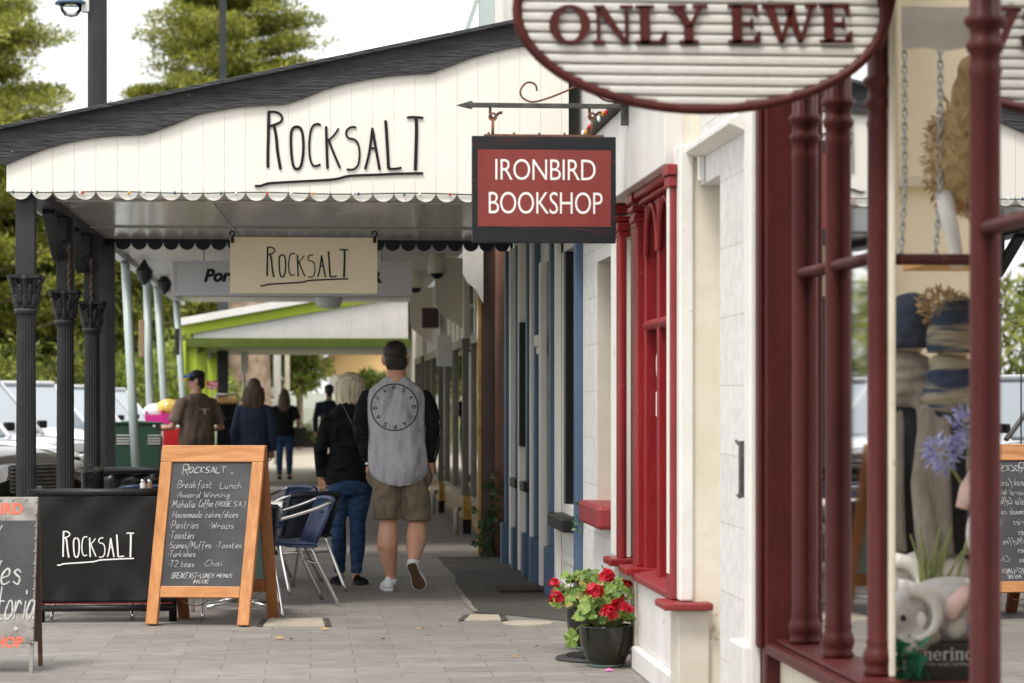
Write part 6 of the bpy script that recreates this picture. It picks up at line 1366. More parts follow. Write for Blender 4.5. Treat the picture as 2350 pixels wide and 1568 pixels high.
# ================================================================ people (local frame: x right, y forward, z up)
def limb(g, pts, r, seg=14, ry=None): g.tube([Vector(p) for p in pts], r, seg, ry)
def handm(g, wrist, d, n, s=1.0, curl=.5, side=1):
    """palm, four unequal curled fingers and a thumb. d: direction of the fingers, n: palm normal, side: thumb side"""
    w_ = Vector(wrist); d = Vector(d).normalized(); n = Vector(n); n = (n - d * n.dot(d)).normalized(); t = d.cross(n).normalized() * side
    g.tube([w_ - d * .03 * s, w_ + d * .02 * s, w_ + d * .055 * s, w_ + d * .088 * s], [.026 * s, .030 * s, .039 * s, .036 * s], 12, [.022 * s, .018 * s, .017 * s, .013 * s])
    for i, (o, L_) in enumerate(((.027, .070), (.009, .080), (-.009, .074), (-.026, .058))):
        p = w_ + d * .085 * s + t * o * s; c = curl * (1 + .18 * i); q = [p - d * .02 * s, p]
        dd = d
        for j, f in enumerate((.45, .32, .23)):
            a = c * (.55 + .3 * j); dd = (dd * math.cos(a) + n * math.sin(a)).normalized(); q.append(q[-1] + dd * L_ * f * s)
        g.tube(q, [.0095 * s, .0095 * s, .0088 * s, .0080 * s, .0066 * s], 8)
    p = w_ + d * .025 * s + t * .028 * s
    q = [p - t * .012 * s, p + t * .012 * s + d * .012 * s + n * .006 * s, p + t * .026 * s + d * .040 * s + n * .016 * s, p + t * .026 * s + d * .066 * s + n * .024 * s]
    g.tube(q, [.013 * s, .0125 * s, .0105 * s, .0078 * s], 8)
def headm(g, c, s=1.0, rz=0, nod=0):
    c = Vector(c); rot = Matrix.Rotation(rz, 3, 'Z') @ Matrix.Rotation(-nod, 3, 'X')
    P = lambda x, y, z: c + rot @ Vector((x * s, y * s, z * s))
    g.ell(P(0, -.012, .035), .076 * s, .095 * s, .088 * s, 20, 14, rot); g.ell(P(0, .028, -.035), .060 * s, .068 * s, .082 * s, 18, 12, rot)
    g.ell(P(0, .060, -.085), .032 * s, .030 * s, .030 * s, 12, 8, rot)
    g.tube([P(0, .088, .025), P(0, .108, -.004), P(0, .116, -.022), P(0, .098, -.032)], [.010 * s, .012 * s, .015 * s, .010 * s], 8)
    g.ell(P(0, .090, -.056), .026 * s, .012 * s, .007 * s, 10, 6, rot); g.ell(P(0, .088, -.067), .023 * s, .012 * s, .008 * s, 10, 6, rot)
    g.ell(P(0, .082, .032), .050 * s, .016 * s, .010 * s, 12, 6, rot)
    for q in (-1, 1):
        g.ell(P(q * .032, .078, .012), .014 * s, .010 * s, .010 * s, 8, 6, rot)
        g.ell(P(q * .080, -.008, -.008), .012 * s, .020 * s, .034 * s, 10, 8, rot); g.ell(P(q * .090, -.018, .004), .009 * s, .013 * s, .028 * s, 8, 6, rot)
    return P
def shoe(t, heel, toe, up, L_mats, sole_t=.022, w_=.048, name='shoe', low=False, coll=True):
    heel, toe, up = Vector(heel), Vector(toe), Vector(up); d = (toe - heel); L_ = d.length; d.normalize(); up = (up - d * up.dot(d)).normalized(); sd = d.cross(up).normalized()
    S_ = lambda u, v, n: heel + d * (u * L_) + sd * v + up * n
    prof = [(0, .0), (.02, .55), (.10, .74), (.25, .74), (.42, .72), (.58, .84), (.72, 1.0), (.85, .95), (.95, .66), (1.0, .0)]
    outl = [(u, v * w_) for u, v in prof] + [(u, -v * w_) for u, v in prof[-2:0:-1]]
    up_m = MB(); n = len(outl); lev = [(0.012, 1.0), (.028, 1.02), (.045, .92), (.058, .66), (.064, .3)] if not low else [(.008, 1.0), (.022, 1.0), (.036, .86), (.046, .55), (.048, .2)]
    vs = []
    for h, k in lev:
        for u, v in outl:
            hh = h * (1 + (.55 * max(0, 1 - u / .42) if not low else .35 * max(0, 1 - u / .3))) * (1 if u < .6 else 1 - .5 * (u - .6) / .4)
            vs.append(S_(.5 + (u - .5) * (1 - (1 - k) * .35), v * k, hh))
    fs = [(i * n + j, i * n + (j + 1) % n, (i + 1) * n + (j + 1) % n, (i + 1) * n + j) for i in range(len(lev) - 1) for j in range(n)] + [tuple(range((len(lev) - 1) * n, len(lev) * n))]
    up_m.add(vs, fs); sh = up_m.build(name, L_mats[0], t, smooth=True, fix=True)
    so = MB(); so.prism(outl, lambda u, v: S_(u, v * 1.04, -sole_t * .45), lambda u, v: S_(u, v * 1.06, .014)); so.build('sole_edge', L_mats[2], sh)
    so = MB(); so.prism([(.03 + u * .94, v * .92) for u, v in outl], lambda u, v: S_(u, v, -sole_t * .45 - .004), lambda u, v: S_(u, v, -sole_t * .45 + .001))
    so.build('sole', L_mats[1], sh)
    return sh

# ---------------------------------------------------------------- the man in the grey jersey
px2 = lambda px, py, c0, s: ((px - c0) / s, EYE - (py - 925) / s)
man = thing('person', 'man walking away in grey jersey with black sleeves, khaki shorts and white shoes', 'person', (.635, 18.25, 0), R(-1), local=True)
g = MB()
P = headm(g, (.0, .02, 1.745), 1.13, R(-14), 0)
limb(g, [(0, -.005, 1.74), (0, -.012, 1.65), (0, -.02, 1.57)], [.068, .072, .085])
g.loft([(0, 0, .86, .16, .10), (0, 0, 1.0, .155, .10), (0, 0, 1.2, .155, .10), (0, 0, 1.42, .18, .105), (0, 0, 1.53, .16, .09), (0, 0, 1.58, .07, .06)])
for s_, el, wr_ in ((-1, (-.268, -.005, 1.22), (-.20, .05, .965)), (1, (.285, -.005, 1.225), (.262, .05, .955))):
    limb(g, [(s_ * .150, .01, 1.475), (s_ * .185, .01, 1.44), el, wr_], [.035, .038, .040, .029]); 
    handm(g, wr_, (-s_ * .12, .12, -1), (-s_, .1, 0), 1.0, .35, -s_)
# standing left leg and trailing right leg
limb(g, [(-.085, 0, .93), (-.070, .01, .70), (-.058, .015, .52), (-.062, -.012, .42), (-.066, -.014, .345), (-.052, .0, .22), (-.040, .01, .12), (-.038, .012, .055)], [.085, .075, .068, .077, .081, .061, .041, .042], 16)
limb(g, [(.085, 0, .93), (.135, .0, .70), (.158, .0, .52), (.155, -.045, .44), (.152, -.075, .385), (.140, -.115, .315), (.128, -.150, .255), (.125, -.165, .225)], [.085, .075, .068, .077, .080, .062, .044, .040], 16)
bo = g.build('body', M['skinleg'], man, remesh=.009, sm=3)
g = MB(); a0 = Vector((.0, .02, 1.752)); rotm = Matrix.Rotation(R(-14), 3, 'Z')
g.ell(P(0, -.020, .050), .088, .112, .090, 24, 16, rotm); g.loft([(.0, -.046, 1.668, .060, .050), (.0, -.030, 1.70, .080, .072), (0, -.014, 1.76, .089, .104)], 24)
hr = g.build('hair', M['darkhair'], man, remesh=.008, sm=3)
g = MB(); leaves(g, [tuple(P(0, -.020, .055)), (.0, -.034, 1.71)], [(.090, .114, .093), (.080, .072, .055)], 1100, .016, 1, .3, .1); g.build('hair_tufts', M['darkhair'], hr)
g = MB(); q = [P(-.074, .05, .015), P(-.068, .088, .018), P(0, .108, .018), P(.068, .088, .018), P(.080, .05, .015), P(.084, -.02, .012)]
g.tube(q, .006, 8); g.ell(P(.045, .098, .010), .026, .010, .020, 10, 6); g.ell(P(-.045, .098, .010), .026, .010, .020, 10, 6); g.build('sunglasses', M['black'], man, smooth=True)
g = MB()
hem = lambda t: .075 * abs(math.cos(t)) ** 1.6 + .02 * max(0, math.sin(t))
g.loft([(.022, -.004, .785, .198, .125, hem), (.022, -.004, .84, .222, .142, lambda t: hem(t) * .8), (.016, -.006, .93, .228, .150, lambda t: hem(t) * .4), (.010, -.006, 1.06, .222, .146), (.004, -.008, 1.2, .212, .140), (0, -.008, 1.36, .222, .138), (0, -.01, 1.46, .224, .126), (0, -.012, 1.525, .200, .108), (0, -.012, 1.57, .140, .090), (0, -.010, 1.605, .098, .082), (0, -.010, 1.618, .086, .078)], 40)
for x0_, z0_, x1_, z1_, r in ((.02, 1.36, .04, 1.02, .016), (-.06, 1.30, -.09, 1.05, .014), (.11, 1.38, .09, 1.1, .013), (-.12, 1.02, .12, .93, .016), (-.02, .96, .17, .99, .015), (-.16, .93, .02, .86, .013), (.10, 1.10, .19, 1.05, .012)):
    ya = -.143
    g.tube([(x0_, ya + .006 + abs(x0_) * .12, z0_), ((x0_ + x1_) / 2, ya + abs(x0_ + x1_) * .06, (z0_ + z1_) / 2), (x1_, ya + .006 + abs(x1_) * .16, z1_)], [.004, r, .004], 8)
sh = g.build('shirt', M['greymarl'], man, remesh=.010, sm=5)
for s_, el, wr_ in ((-1, (-.268, -.005, 1.22), (-.205, .05, .985)), (1, (.285, -.005, 1.225), (.262, .05, .975))):
    g = MB(); e, w_ = Vector(el), Vector(wr_); s0 = Vector((s_ * .208, .005, 1.482))
    g.tube([s0 + Vector((-s_ * .03, 0, .02)), s0, s0.lerp(e, .35) + Vector((s_ * .016, 0, 0)), s0.lerp(e, .75) + Vector((s_ * .010, 0, 0)), e, e.lerp(w_, .3), e.lerp(w_, .65), w_.lerp(e, .08), w_], [.03, .056, .062, .062, .060, .058, .053, .046, .044], 16)
    for f, r in ((.86, .014), (1.0, .016), (1.14, .014), (1.3, .012)):
        c = s0.lerp(e, f) if f <= 1 else e.lerp(w_, f - 1); g.tube([c + Vector((-.05, -.045, .02)), c + Vector((0, -.060, -.005)), c + Vector((.05, -.045, .015))], [.004, r, .004], 8)
    g.build('sleeve', M['blackcloth'], man, remesh=.011, sm=4)
wm = MB(); w_ = Vector((-.20, .05, .962)); wm.tube([w_ + Vector((.004, 0, -.012)), w_ + Vector((-.004, 0, .012))], .034, 16); wm.build('wristwatch', M['steel'], man, smooth=True)
g = MB()
g.loft([(.03, .0, .80, .200, .125), (.025, 0, .88, .205, .13), (.02, 0, .96, .195, .125), (.02, 0, 1.02, .18, .12)], 32)
limb(g, [(-.07, 0, .86), (-.066, .0, .72), (-.060, .0, .60), (-.060, .002, .548)], [.112, .112, .112, .113], 22); limb(g, [(.115, .0, .86), (.150, -.005, .72), (.163, -.012, .60), (.165, -.016, .528)], [.105, .104, .100, .100], 22)
for s_ in (-1, 1):
    limb(g, [(s_ * .205 + .025, .0, .93), (s_ * .215 + .025, .02, .86), (s_ * .20 + .03, .02, .80)], [.030, .042, .03], 10)
for a_, b_, r in (((-.14, -.10, .70), (-.02, -.10, .82), .012), ((.06, -.10, .80), (.20, -.09, .66), .013), ((.08, -.10, .62), (.22, -.09, .58), .010), ((-.13, -.10, .62), (-.02, -.105, .58), .010)):
    g.tube([a_, Vector(a_).lerp(Vector(b_), .5) + Vector((0, -.008, 0)), b_], [.004, r, .004], 8)
g.build('shorts', M['khaki'], man, remesh=.010, sm=3)
g = MB(); limb(g, [(-.039, .012, .05), (-.039, .010, .092)], [.046, .044]); g.build('sock', M['whiteshoe'], man, smooth=True)
g = MB(); limb(g, [(.125, -.165, .215), (.127, -.158, .242)], [.046, .044]); g.build('sock', M['whiteshoe'], man, smooth=True)
shoe(man, (-.055, -.055, .014), (-.075, .225, .014), (0, 0, 1), (M['whiteshoe'], M['gum'], M['whiteshoe']))
shoe(man, (.105, -.215, .235), (.190, -.120, .018), (.05, .8, .45), (M['whiteshoe'], M['gum'], M['whiteshoe']), w_=.053)
# ring of spaced capitals on the back, wrapped on the jersey
lt = MB(); cx, cz = (904 - 908) / 304, EYE - (935 - 925) / 304; rad = .173
S_ = surf((cx, -.4, cz), (1, 0, 0), (0, 0, 1))
stroke(lt, [(rad * math.cos(2 * math.pi * i / 96), rad * math.sin(2 * math.pi * i / 96)) for i in range(97)], .0085, S_, 0)
txt = 'PSADNAPSADNA'; rl = .145
for i, ch in enumerate(txt):
    th = R(91) - i * 2 * math.pi / 12; c = (rl * math.cos(th), rl * math.sin(th)); ux = (math.sin(th), -math.cos(th)); vx = (math.cos(th), math.sin(th))
    S3 = lambda u, v, n=0, c=c, ux=ux, vx=vx: S_(c[0] + ux[0] * u + vx[0] * v, c[1] + ux[1] * u + vx[1] * v, n)
    for st in HAND[ch].split(','):
        pts = [((int(q[0], 16) - 3) * .0033, (int(q[1], 16) - 8) * .0030) for q in st.split()]; stroke(lt, pts, .0068, S3, .0)
    th2 = th - math.pi / 12; c2 = (rl * math.cos(th2), rl * math.sin(th2)); stroke(lt, [(c2[0] - .002, c2[1]), (c2[0] + .002, c2[1])], .006, S_, 0)
lo_ = lt.build('back_print', mat('dark teal print', (.012, .022, .028), rough=.7), sh)
sw = lo_.modifiers.new('wrap', 'SHRINKWRAP'); sw.target = sh; sw.wrap_method = 'PROJECT'; sw.use_project_y = True; sw.use_project_x = False; sw.use_project_z = False; sw.use_positive_direction = True; sw.use_negative_direction = False; sw.offset = .004; sw.wrap_mode = 'ABOVE_SURFACE'
sl = MB(); sp_ = [Vector((.340, -.075, 1.27 - .052 * i)) for i in range(7)]
for i, ch in enumerate('NAPSADN'):
    S4 = surf((.352 - .004 * i if i > 2 else .340 + .004 * i, -.055, 1.28 - .048 * i), (.4, -.9, 0), (0, 0, 1)); 
    for st in HAND[ch].split(','): stroke(sl, [((int(q[0], 16) - 3) * .0034, (int(q[1], 16) - 8) * .0032) for q in st.split()], .006, S4, .0)
sl_ = sl.build('sleeve_print', M['whitetext'], man)
slv = [c for c in man.children if c.name.startswith('sleeve.')][0]
sw = sl_.modifiers.new('wrap', 'SHRINKWRAP'); sw.target = slv; sw.offset = .003; sw.wrap_mode = 'ABOVE_SURFACE'

# ---------------------------------------------------------------- the woman in the black jacket
wo = thing('person', 'blonde woman walking away in black jacket, blue jeans and black flat shoes', 'person', (.30, 18.95, 0), R(0), local=True)
g = MB(); P = headm(g, (.0, .0, 1.545), .97, R(-12))
limb(g, [(0, -.01, 1.53), (-.01, -.02, 1.40)], [.048, .055]); g.loft([(0, 0, .75, .15, .10), (0, 0, .9, .14, .10), (0, 0, 1.05, .125, .09), (0, 0, 1.25, .145, .095), (0, 0, 1.36, .12, .075), (-.005, 0, 1.41, .06, .05)])
AL = ((-.155, 0, 1.325), (-.235, -.03, 1.06), (-.222, .015, .83)); AR = ((.155, 0, 1.325), (.225, -.02, 1.07), (.20, .07, .84))
for a_ in (AL, AR): limb(g, a_, [.045, .036, .026])
handm(g, AL[2], (.12, .12, -1), (.75, .45, .1), .98, .55, 1); handm(g, AR[2], (-.1, .2, -1), (-.8, .4, 0), .95, .5, -1)
limb(g, [(-.085, 0, .80), (-.090, 0, .48), (-.087, -.02, .33), (-.080, 0, .10), (-.075, .005, .045)], [.080, .044, .044, .030, .038]); limb(g, [(.080, 0, .80), (.058, -.01, .48), (.057, -.055, .33), (.049, -.072, .10), (.046, -.065, .045)], [.080, .044, .044, .030, .038])
g.build('body', M['skin'], wo, remesh=.0075, sm=2)
g = MB()
g.loft([(-.005, -.012, 1.418, .098, .080, lambda t: -.018 * math.cos(t)), (-.004, -.014, 1.455, .108, .092), (-.002, -.015, 1.51, .112, .104), (0, -.015, 1.57, .108, .110), (0, -.013, 1.62, .088, .094), (0, -.012, 1.65, .058, .062), (0, -.012, 1.664, .02, .02)], 44)
for i in range(46):
    t = R(150 + i * 5.4); rr = lambda k: (.112 * k * math.cos(t), .108 * k * math.sin(t))
    a_, b_, c_, d_ = rr(.5), rr(.98), rr(1.02), rr(.93 + .06 * random.random()); sx_ = random.uniform(-.006, .006)
    g.tube([(a_[0], a_[1] - .012, 1.648), (b_[0] + sx_, b_[1] - .012, 1.575), (c_[0] + sx_, c_[1] - .012, 1.50), (d_[0] - sx_, d_[1] - .012, 1.415 - .02 * random.random())], [.004, .008, .008, .003], 6)
g.build('hair', M['blonde'], wo, remesh=.006, sm=5)
g = MB()
g.loft([(0, -.002, .782, .196, .128), (0, -.002, .85, .194, .128), (0, -.002, .97, .172, .115), (0, -.002, 1.07, .160, .108), (0, -.004, 1.2, .172, .112), (0, -.006, 1.30, .176, .108), (-.003, -.008, 1.365, .145, .09), (-.005, -.01, 1.405, .095, .075), (-.006, -.010, 1.44, .075, .070)], 36)
for a_ in (AL, AR):
    s0, e, w_ = map(Vector, a_); g.tube([s0, s0.lerp(e, .4), e, e.lerp(w_, .5), w_.lerp(e, .15), w_.lerp(e, .08)], [.062, .058, .052, .047, .043, .042], 16)
for a_, b_, r in (((-.14, -.10, 1.10), (.12, -.11, 1.06), .010), ((-.12, -.11, 1.0), (.14, -.10, .97), .010), ((-.17, -.10, .90), (.0, -.128, .93), .009), ((-.10, -.105, 1.28), (-.13, -.105, 1.1), .010)):
    g.tube([a_, Vector(a_).lerp(Vector(b_), .5) + Vector((0, -.012, 0)), b_], [.003, r, .003], 8)
jk = g.build('jacket', M['blackcloth'], wo, remesh=.009, sm=3)
g = MB(); g.tube([(-.05, -.095, 1.40), (.02, -.125, 1.25), (.10, -.125, 1.06), (.17, -.08, .93)], .010, 6); g.build('bag_strap', M['leather'], wo, smooth=True)
g = MB(); g.loft([(0, -.01, .70, .165, .115), (0, -.012, .76, .182, .128), (0, -.008, .86, .170, .115)], 28)
limb(g, [(-.085, -.005, .76), (-.092, .0, .62), (-.093, .0, .49), (-.090, -.02, .38), (-.086, -.02, .28), (-.082, -.005, .15), (-.080, -.002, .095)], [.094, .082, .062, .060, .059, .044, .042], 18)
limb(g, [(.085, -.01, .76), (.070, -.01, .62), (.058, -.012, .49), (.060, -.045, .38), (.056, -.065, .28), (.050, -.075, .15), (.048, -.075, .095)], [.094, .082, .062, .062, .060, .045, .043], 18)
for z, dx, dy in ((.50, -.09, -.065), (.475, -.088, -.067), (.52, .06, -.075), (.13, -.08, -.046), (.12, .048, -.118), (.68, -.06, -.09), (.66, .07, -.095)):
    g.tube([(dx - .05, dy + .03, z), (dx, dy, z - .008), (dx + .05, dy + .03, z + .004)], [.003, .007, .003], 6)
jn = g.build('jeans', M['denim'], wo, remesh=.009, sm=2)
for s_ in (-1, 1):
    g = MB(); S_ = surf((s_ * .085 - .05, -.30, .735), (1, 0, 0), (0, 0, 1)); stroke(g, [(0, .05), (0, 0), (.05, -.015), (.10, 0), (.10, .05)], .004, S_, 0); pk = g.build('pocket_stitch', M['black'], jn); sw = pk.modifiers.new('w', 'SHRINKWRAP'); sw.target = jn; sw.wrap_method = 'PROJECT'; sw.use_project_y = True; sw.use_project_x = False; sw.use_project_z = False; sw.offset = .003; sw.use_negative_direction = False
shoe(wo, (-.085, -.055, .012), (-.12, .165, .012), (0, 0, 1), (M['blackcloth'], M['rubber'], M['rubber']), .014, .042, low=True)
shoe(wo, (.045, -.135, .020), (.115, .07, .008), (0, 0, 1), (M['blackcloth'], M['rubber'], M['rubber']), .014, .044, low=True)

# ---------------------------------------------------------------- simpler figures farther off
def figure(label, x, y, rz, h, top, legs, hair, hairlen, sleeves='long', female=False, arms=None, cap=None, stride=.05, nod=0, headrz=0, wavy=False, bulk=1.0):
    t = thing('person', label, 'person', (x, y, 0), rz, local=True); k = h / 1.75
    g = MB(); hc = (0, .01, (1.635 if bulk == 1 else 1.595) * k); P = headm(g, hc, 1.0, headrz, nod); sh_ = .165 if female else .20
    limb(g, [(0, 0, 1.61 * k), (0, -.01, 1.45 * k)], [.052, .060])
    g.loft([(0, 0, .85 * k, .15, .10), (0, 0, 1.0 * k, .14, .095), (0, 0, 1.25 * k, .16, .10), (0, 0, 1.40 * k, .15, .085), (0, 0, 1.47 * k, .06, .05)])
    A_ = arms or (((-sh_, 0, 1.385 * k), (-sh_ - .07, -.03, 1.10 * k), (-sh_ - .05, .05, .86 * k)), ((sh_, 0, 1.385 * k), (sh_ + .07, -.03, 1.10 * k), (sh_ + .05, .05, .86 * k)))
    for i, a_ in enumerate(A_):
        limb(g, a_, [.045, .040, .028]); d = Vector(a_[2]) - Vector(a_[1]); handm(g, a_[2], d, (-1 if i else 1, .3, 0), .95, .6, 1 - 2 * i)
    for s_ in (-1, 1):
        limb(g, [(s_ * .085, 0, .88 * k), (s_ * .09, s_ * stride * .4, .50 * k), (s_ * .09, s_ * stride * .8 - .03, .32 * k), (s_ * .085, s_ * stride, .09 * k), (s_ * .085, s_ * stride + .01, .05)], [.088, .058, .055, .036, .04])
    g.build('body', M['skin'], t, remesh=.011, sm=2)
    g = MB(); rot = Matrix.Rotation(headrz, 3, 'Z') @ Matrix.Rotation(-nod, 3, 'X')
    g.ell(P(0, -.018, .045), .083, .103, .092, 20, 14, rot)
    if hairlen > .05:
        z0 = 1.66 * k; n = 7; w_ = .12 if wavy else .10
        g.loft([(0, -.06, z0 - hairlen, w_ * .55, .03), (0, -.06, z0 - hairlen * .8, w_ * .9, .05), (0, -.05, z0 - hairlen * .5, w_, .07), (0, -.03, z0 - hairlen * .25, w_ * .98, .09), (0, -.02, z0, .092, .10), (0, -.015, z0 + .05, .075, .085)], 26)
        for i in range(20):
            a_ = R(185 + i * 8.6); c_ = math.cos(a_); q_ = [(c_ * w_ * f + .012 * math.sin(i * 2 + j * 1.7), -.05 + math.sin(a_) * .055 * f, z0 - hairlen * (j / 4)) for j, f in enumerate((.9, 1.0, 1.05, 1.0, .75))]
            g.tube(q_, [.01, .015, .016, .014, .006], 6)
    else:
        b0_, b1_ = P(0, -.050, -.060), P(0, -.035, -.01); g.ell(b0_, .058, .050, .05, 16, 10, rot); g.ell(b1_, .076, .072, .07, 18, 12, rot)
    g.build('hair', hair, t, remesh=.011, sm=2)
    g = MB(); wt = (.165 * bulk, .17) if not female else (.165, .15)
    g.loft([(0, -.004, .84 * k, wt[0] + .02, .125), (0, -.004, .95 * k, wt[0] + .012, .122 * bulk), (0, -.004, 1.08 * k, wt[0], .115 * bulk), (0, -.006, 1.25 * k, wt[0] + .022, .122), (0, -.008, 1.37 * k, sh_ * (bulk * .9 if bulk > 1 else 1) + .005, .105), (0, -.01, 1.425 * k, .145, .09), (0, -.01, 1.46 * k, .09, .074)], 30)
    for a_ in A_:
        s0, e, w_ = map(Vector, a_)
        if sleeves == 'long': g.tube([s0 - Vector((s0.x * .35, 0, -.015)), s0, s0.lerp(e, .5), e, e.lerp(w_, .5), w_.lerp(e, .06)], [.05, .066, .060, .055, .05, .044], 14)
        else: g.tube([s0 - Vector((s0.x * .35, 0, -.02)), s0, s0.lerp(e, .4), s0.lerp(e, .80)], [.06, .078, .078, .080], 14)
    for q in range(6):
        x0_ = random.uniform(-.12, .12); z0_ = random.uniform(1.0, 1.3) * k; g.tube([(x0_, -.115, z0_), (x0_ * .8, -.126, z0_ - .1), (x0_ * .7 + .03, -.118, z0_ - .2)], [.003, .010, .003], 7)
    top_o = g.build('top', top, t, remesh=.012, sm=3)
    g = MB(); g.loft([(0, -.01, .76 * k, .16, .11), (0, -.01, .84 * k, .172, .118), (0, -.008, .93 * k, .155, .105)], 26)
    for s_ in (-1, 1): limb(g, [(s_ * .085, 0, .83 * k), (s_ * .09, s_ * stride * .4, .50 * k), (s_ * .09, s_ * stride * .8 - .03, .32 * k), (s_ * .085, s_ * stride, .10 * k)], [.097, .068, .064, .048], 16)
    g.build('trousers', legs, t, remesh=.012, sm=2)
    for s_ in (-1, 1): shoe(t, (s_ * .085, s_ * stride - .06, .012), (s_ * .10, s_ * stride + .19, .012), (0, 0, 1), (M['blackcloth'], M['rubber'], M['rubber']), .014, .043, low=True)
    if cap:
        g = MB(); g.ell(P(0, -.012, .060), .090, .112, .075, 22, 12, rot); g.build('cap', cap, t, smooth=True)
        g = MB(); v = []
        for f in (-1, -.6, -.2, .2, .6, 1): v.append((f * .075, .175 - .045 * f * f))
        pts = [P(a_, .085, .055) for a_ in (-.075, .075)]
        n_ = len(v); tp = [P(x_, y_, .052 - .012 * abs(x_) / .075) for x_, y_ in v] + [P(x_, .06, .064) for x_, y_ in v[::-1]]; bt = [p - Vector((0, 0, .008)) for p in tp]
        g.add(tp + bt, [tuple(range(2 * n_)), tuple(range(4 * n_ - 1, 2 * n_ - 1, -1))] + [(i, i + 2 * n_, (i + 1) % (2 * n_) + 2 * n_, (i + 1) % (2 * n_)) for i in range(2 * n_)]); g.build('peak', M['goldtrim'], t)
        if 'sunglasses' in label:
            g = MB(); g.tube([P(-.092, .0, .072), P(-.085, .085, .078), P(-.03, .120, .085), (P(.03, .120, .085)), P(.085, .085, .078), P(.092, .0, .072)], .007, 8)
            for q in (-1, 1): g.ell(P(q * .045, .112, .083), .032, .012, .018, 12, 6)
            g.build('sunglasses', M['bluelens'], t, smooth=True)
    return t, P, top_o
# man in the cap, turned to the left, reaching forward
t, P, tp = figure('man in taupe T-shirt, black cap with yellow peak and blue sunglasses, facing left', -1.36, 28.9, R(40), 1.84, M['taupe'], M['denim'], M['darkhair'], 0, 'short',
       arms=(((-.22, 0, 1.42), (-.33, .04, 1.13), (-.36, .33, 1.11)), ((.22, 0, 1.42), (.36, -.03, 1.13), (.25, .24, 1.06))), cap=M['black'], nod=R(12), headrz=R(50), bulk=1.34)
lt = MB(); S_ = surf((.30, -.10, 1.30), (.75, .66, 0), (0, 0, 1))
# small long-horned emblem on the back of the shirt (drawn in the wearer's frame, projected on to the cloth)
for pts, w_ in (([(-.085, .03), (-.05, .015), (-.02, .02), (0, .022), (.02, .02), (.05, .015), (.085, .03)], .007), ([(0, .02), (0, -.03)], .022), ([(-.016, .01), (-.008, -.03), (0, -.045)], .010), ([(.016, .01), (.008, -.03), (0, -.045)], .010)):
    stroke(lt, smooth_line(pts), w_, surf((.02, -.4, 1.33), (1, 0, 0), (0, 0, 1)), 0)
em = lt.build('emblem', M['boardcream'], tp); sw = em.modifiers.new('w', 'SHRINKWRAP'); sw.target = tp; sw.wrap_method = 'PROJECT'; sw.use_project_y = True; sw.use_project_x = False; sw.use_project_z = False; sw.use_negative_direction = False; sw.offset = .004
figure('woman in dark blue top with wavy brown shoulder length hair, walking away', -.69, 29.3, R(-4), 1.70, M['denimtop'], M['denim'], M['brownhair'], .30, 'long', True, wavy=True)
t, P, tp = figure('woman in black T-shirt with long straight brown hair carrying paper bags, walking away', -.50, 45.0, R(-3), 1.66, M['blackcloth'], M['denim'], M['brownhair'], .46, 'short', True,
       arms=(((-.165, 0, 1.31), (-.25, -.01, 1.06), (-.30, .03, .84)), ((.165, 0, 1.31), (.25, -.05, 1.07), (.24, .12, 1.0))))
def bag(x, y, z0, z1, w_, label, m_):
    t = thing('carry_bag', label, 'bag', (x, y, z0)); g = MB(); g.add([(x + sx * w_ * (1 if zz == z1 else .85), y + sy_ * .05, zz) for zz in (z0, z1) for sx, sy_ in ((-1, -1), (1, -1), (1, 1), (-1, 1))], [(3, 2, 1, 0), (0, 1, 5, 4), (1, 2, 6, 5), (2, 3, 7, 6), (3, 0, 4, 7), (4, 5, 6, 7)])
    g.build('bag_body', m_, t, bevel=.006); g = MB(); g.tube([(x - w_ * .5, y - .03, z1), (x - w_ * .35, y - .03, z1 + .08), (x + w_ * .35, y - .03, z1 + .08), (x + w_ * .5, y - .03, z1)], .007, 6); g.build('handle', m_, t)
bag(-.79, 45.02, .44, .74, .09, 'brown paper carry bag in the left hand of the woman in black', M['paperbag'])
bag(-.22, 45.05, .60, .96, .13, 'dark carry bag on the right arm of the woman in black', M['leather'])
figure('man in dark navy clothes and cap, partly hidden behind the blonde woman', .33, 46, R(10), 1.76, M['beanie'], M['denimtop'], M['darkhair'], 0, 'long', cap=M['navy'])
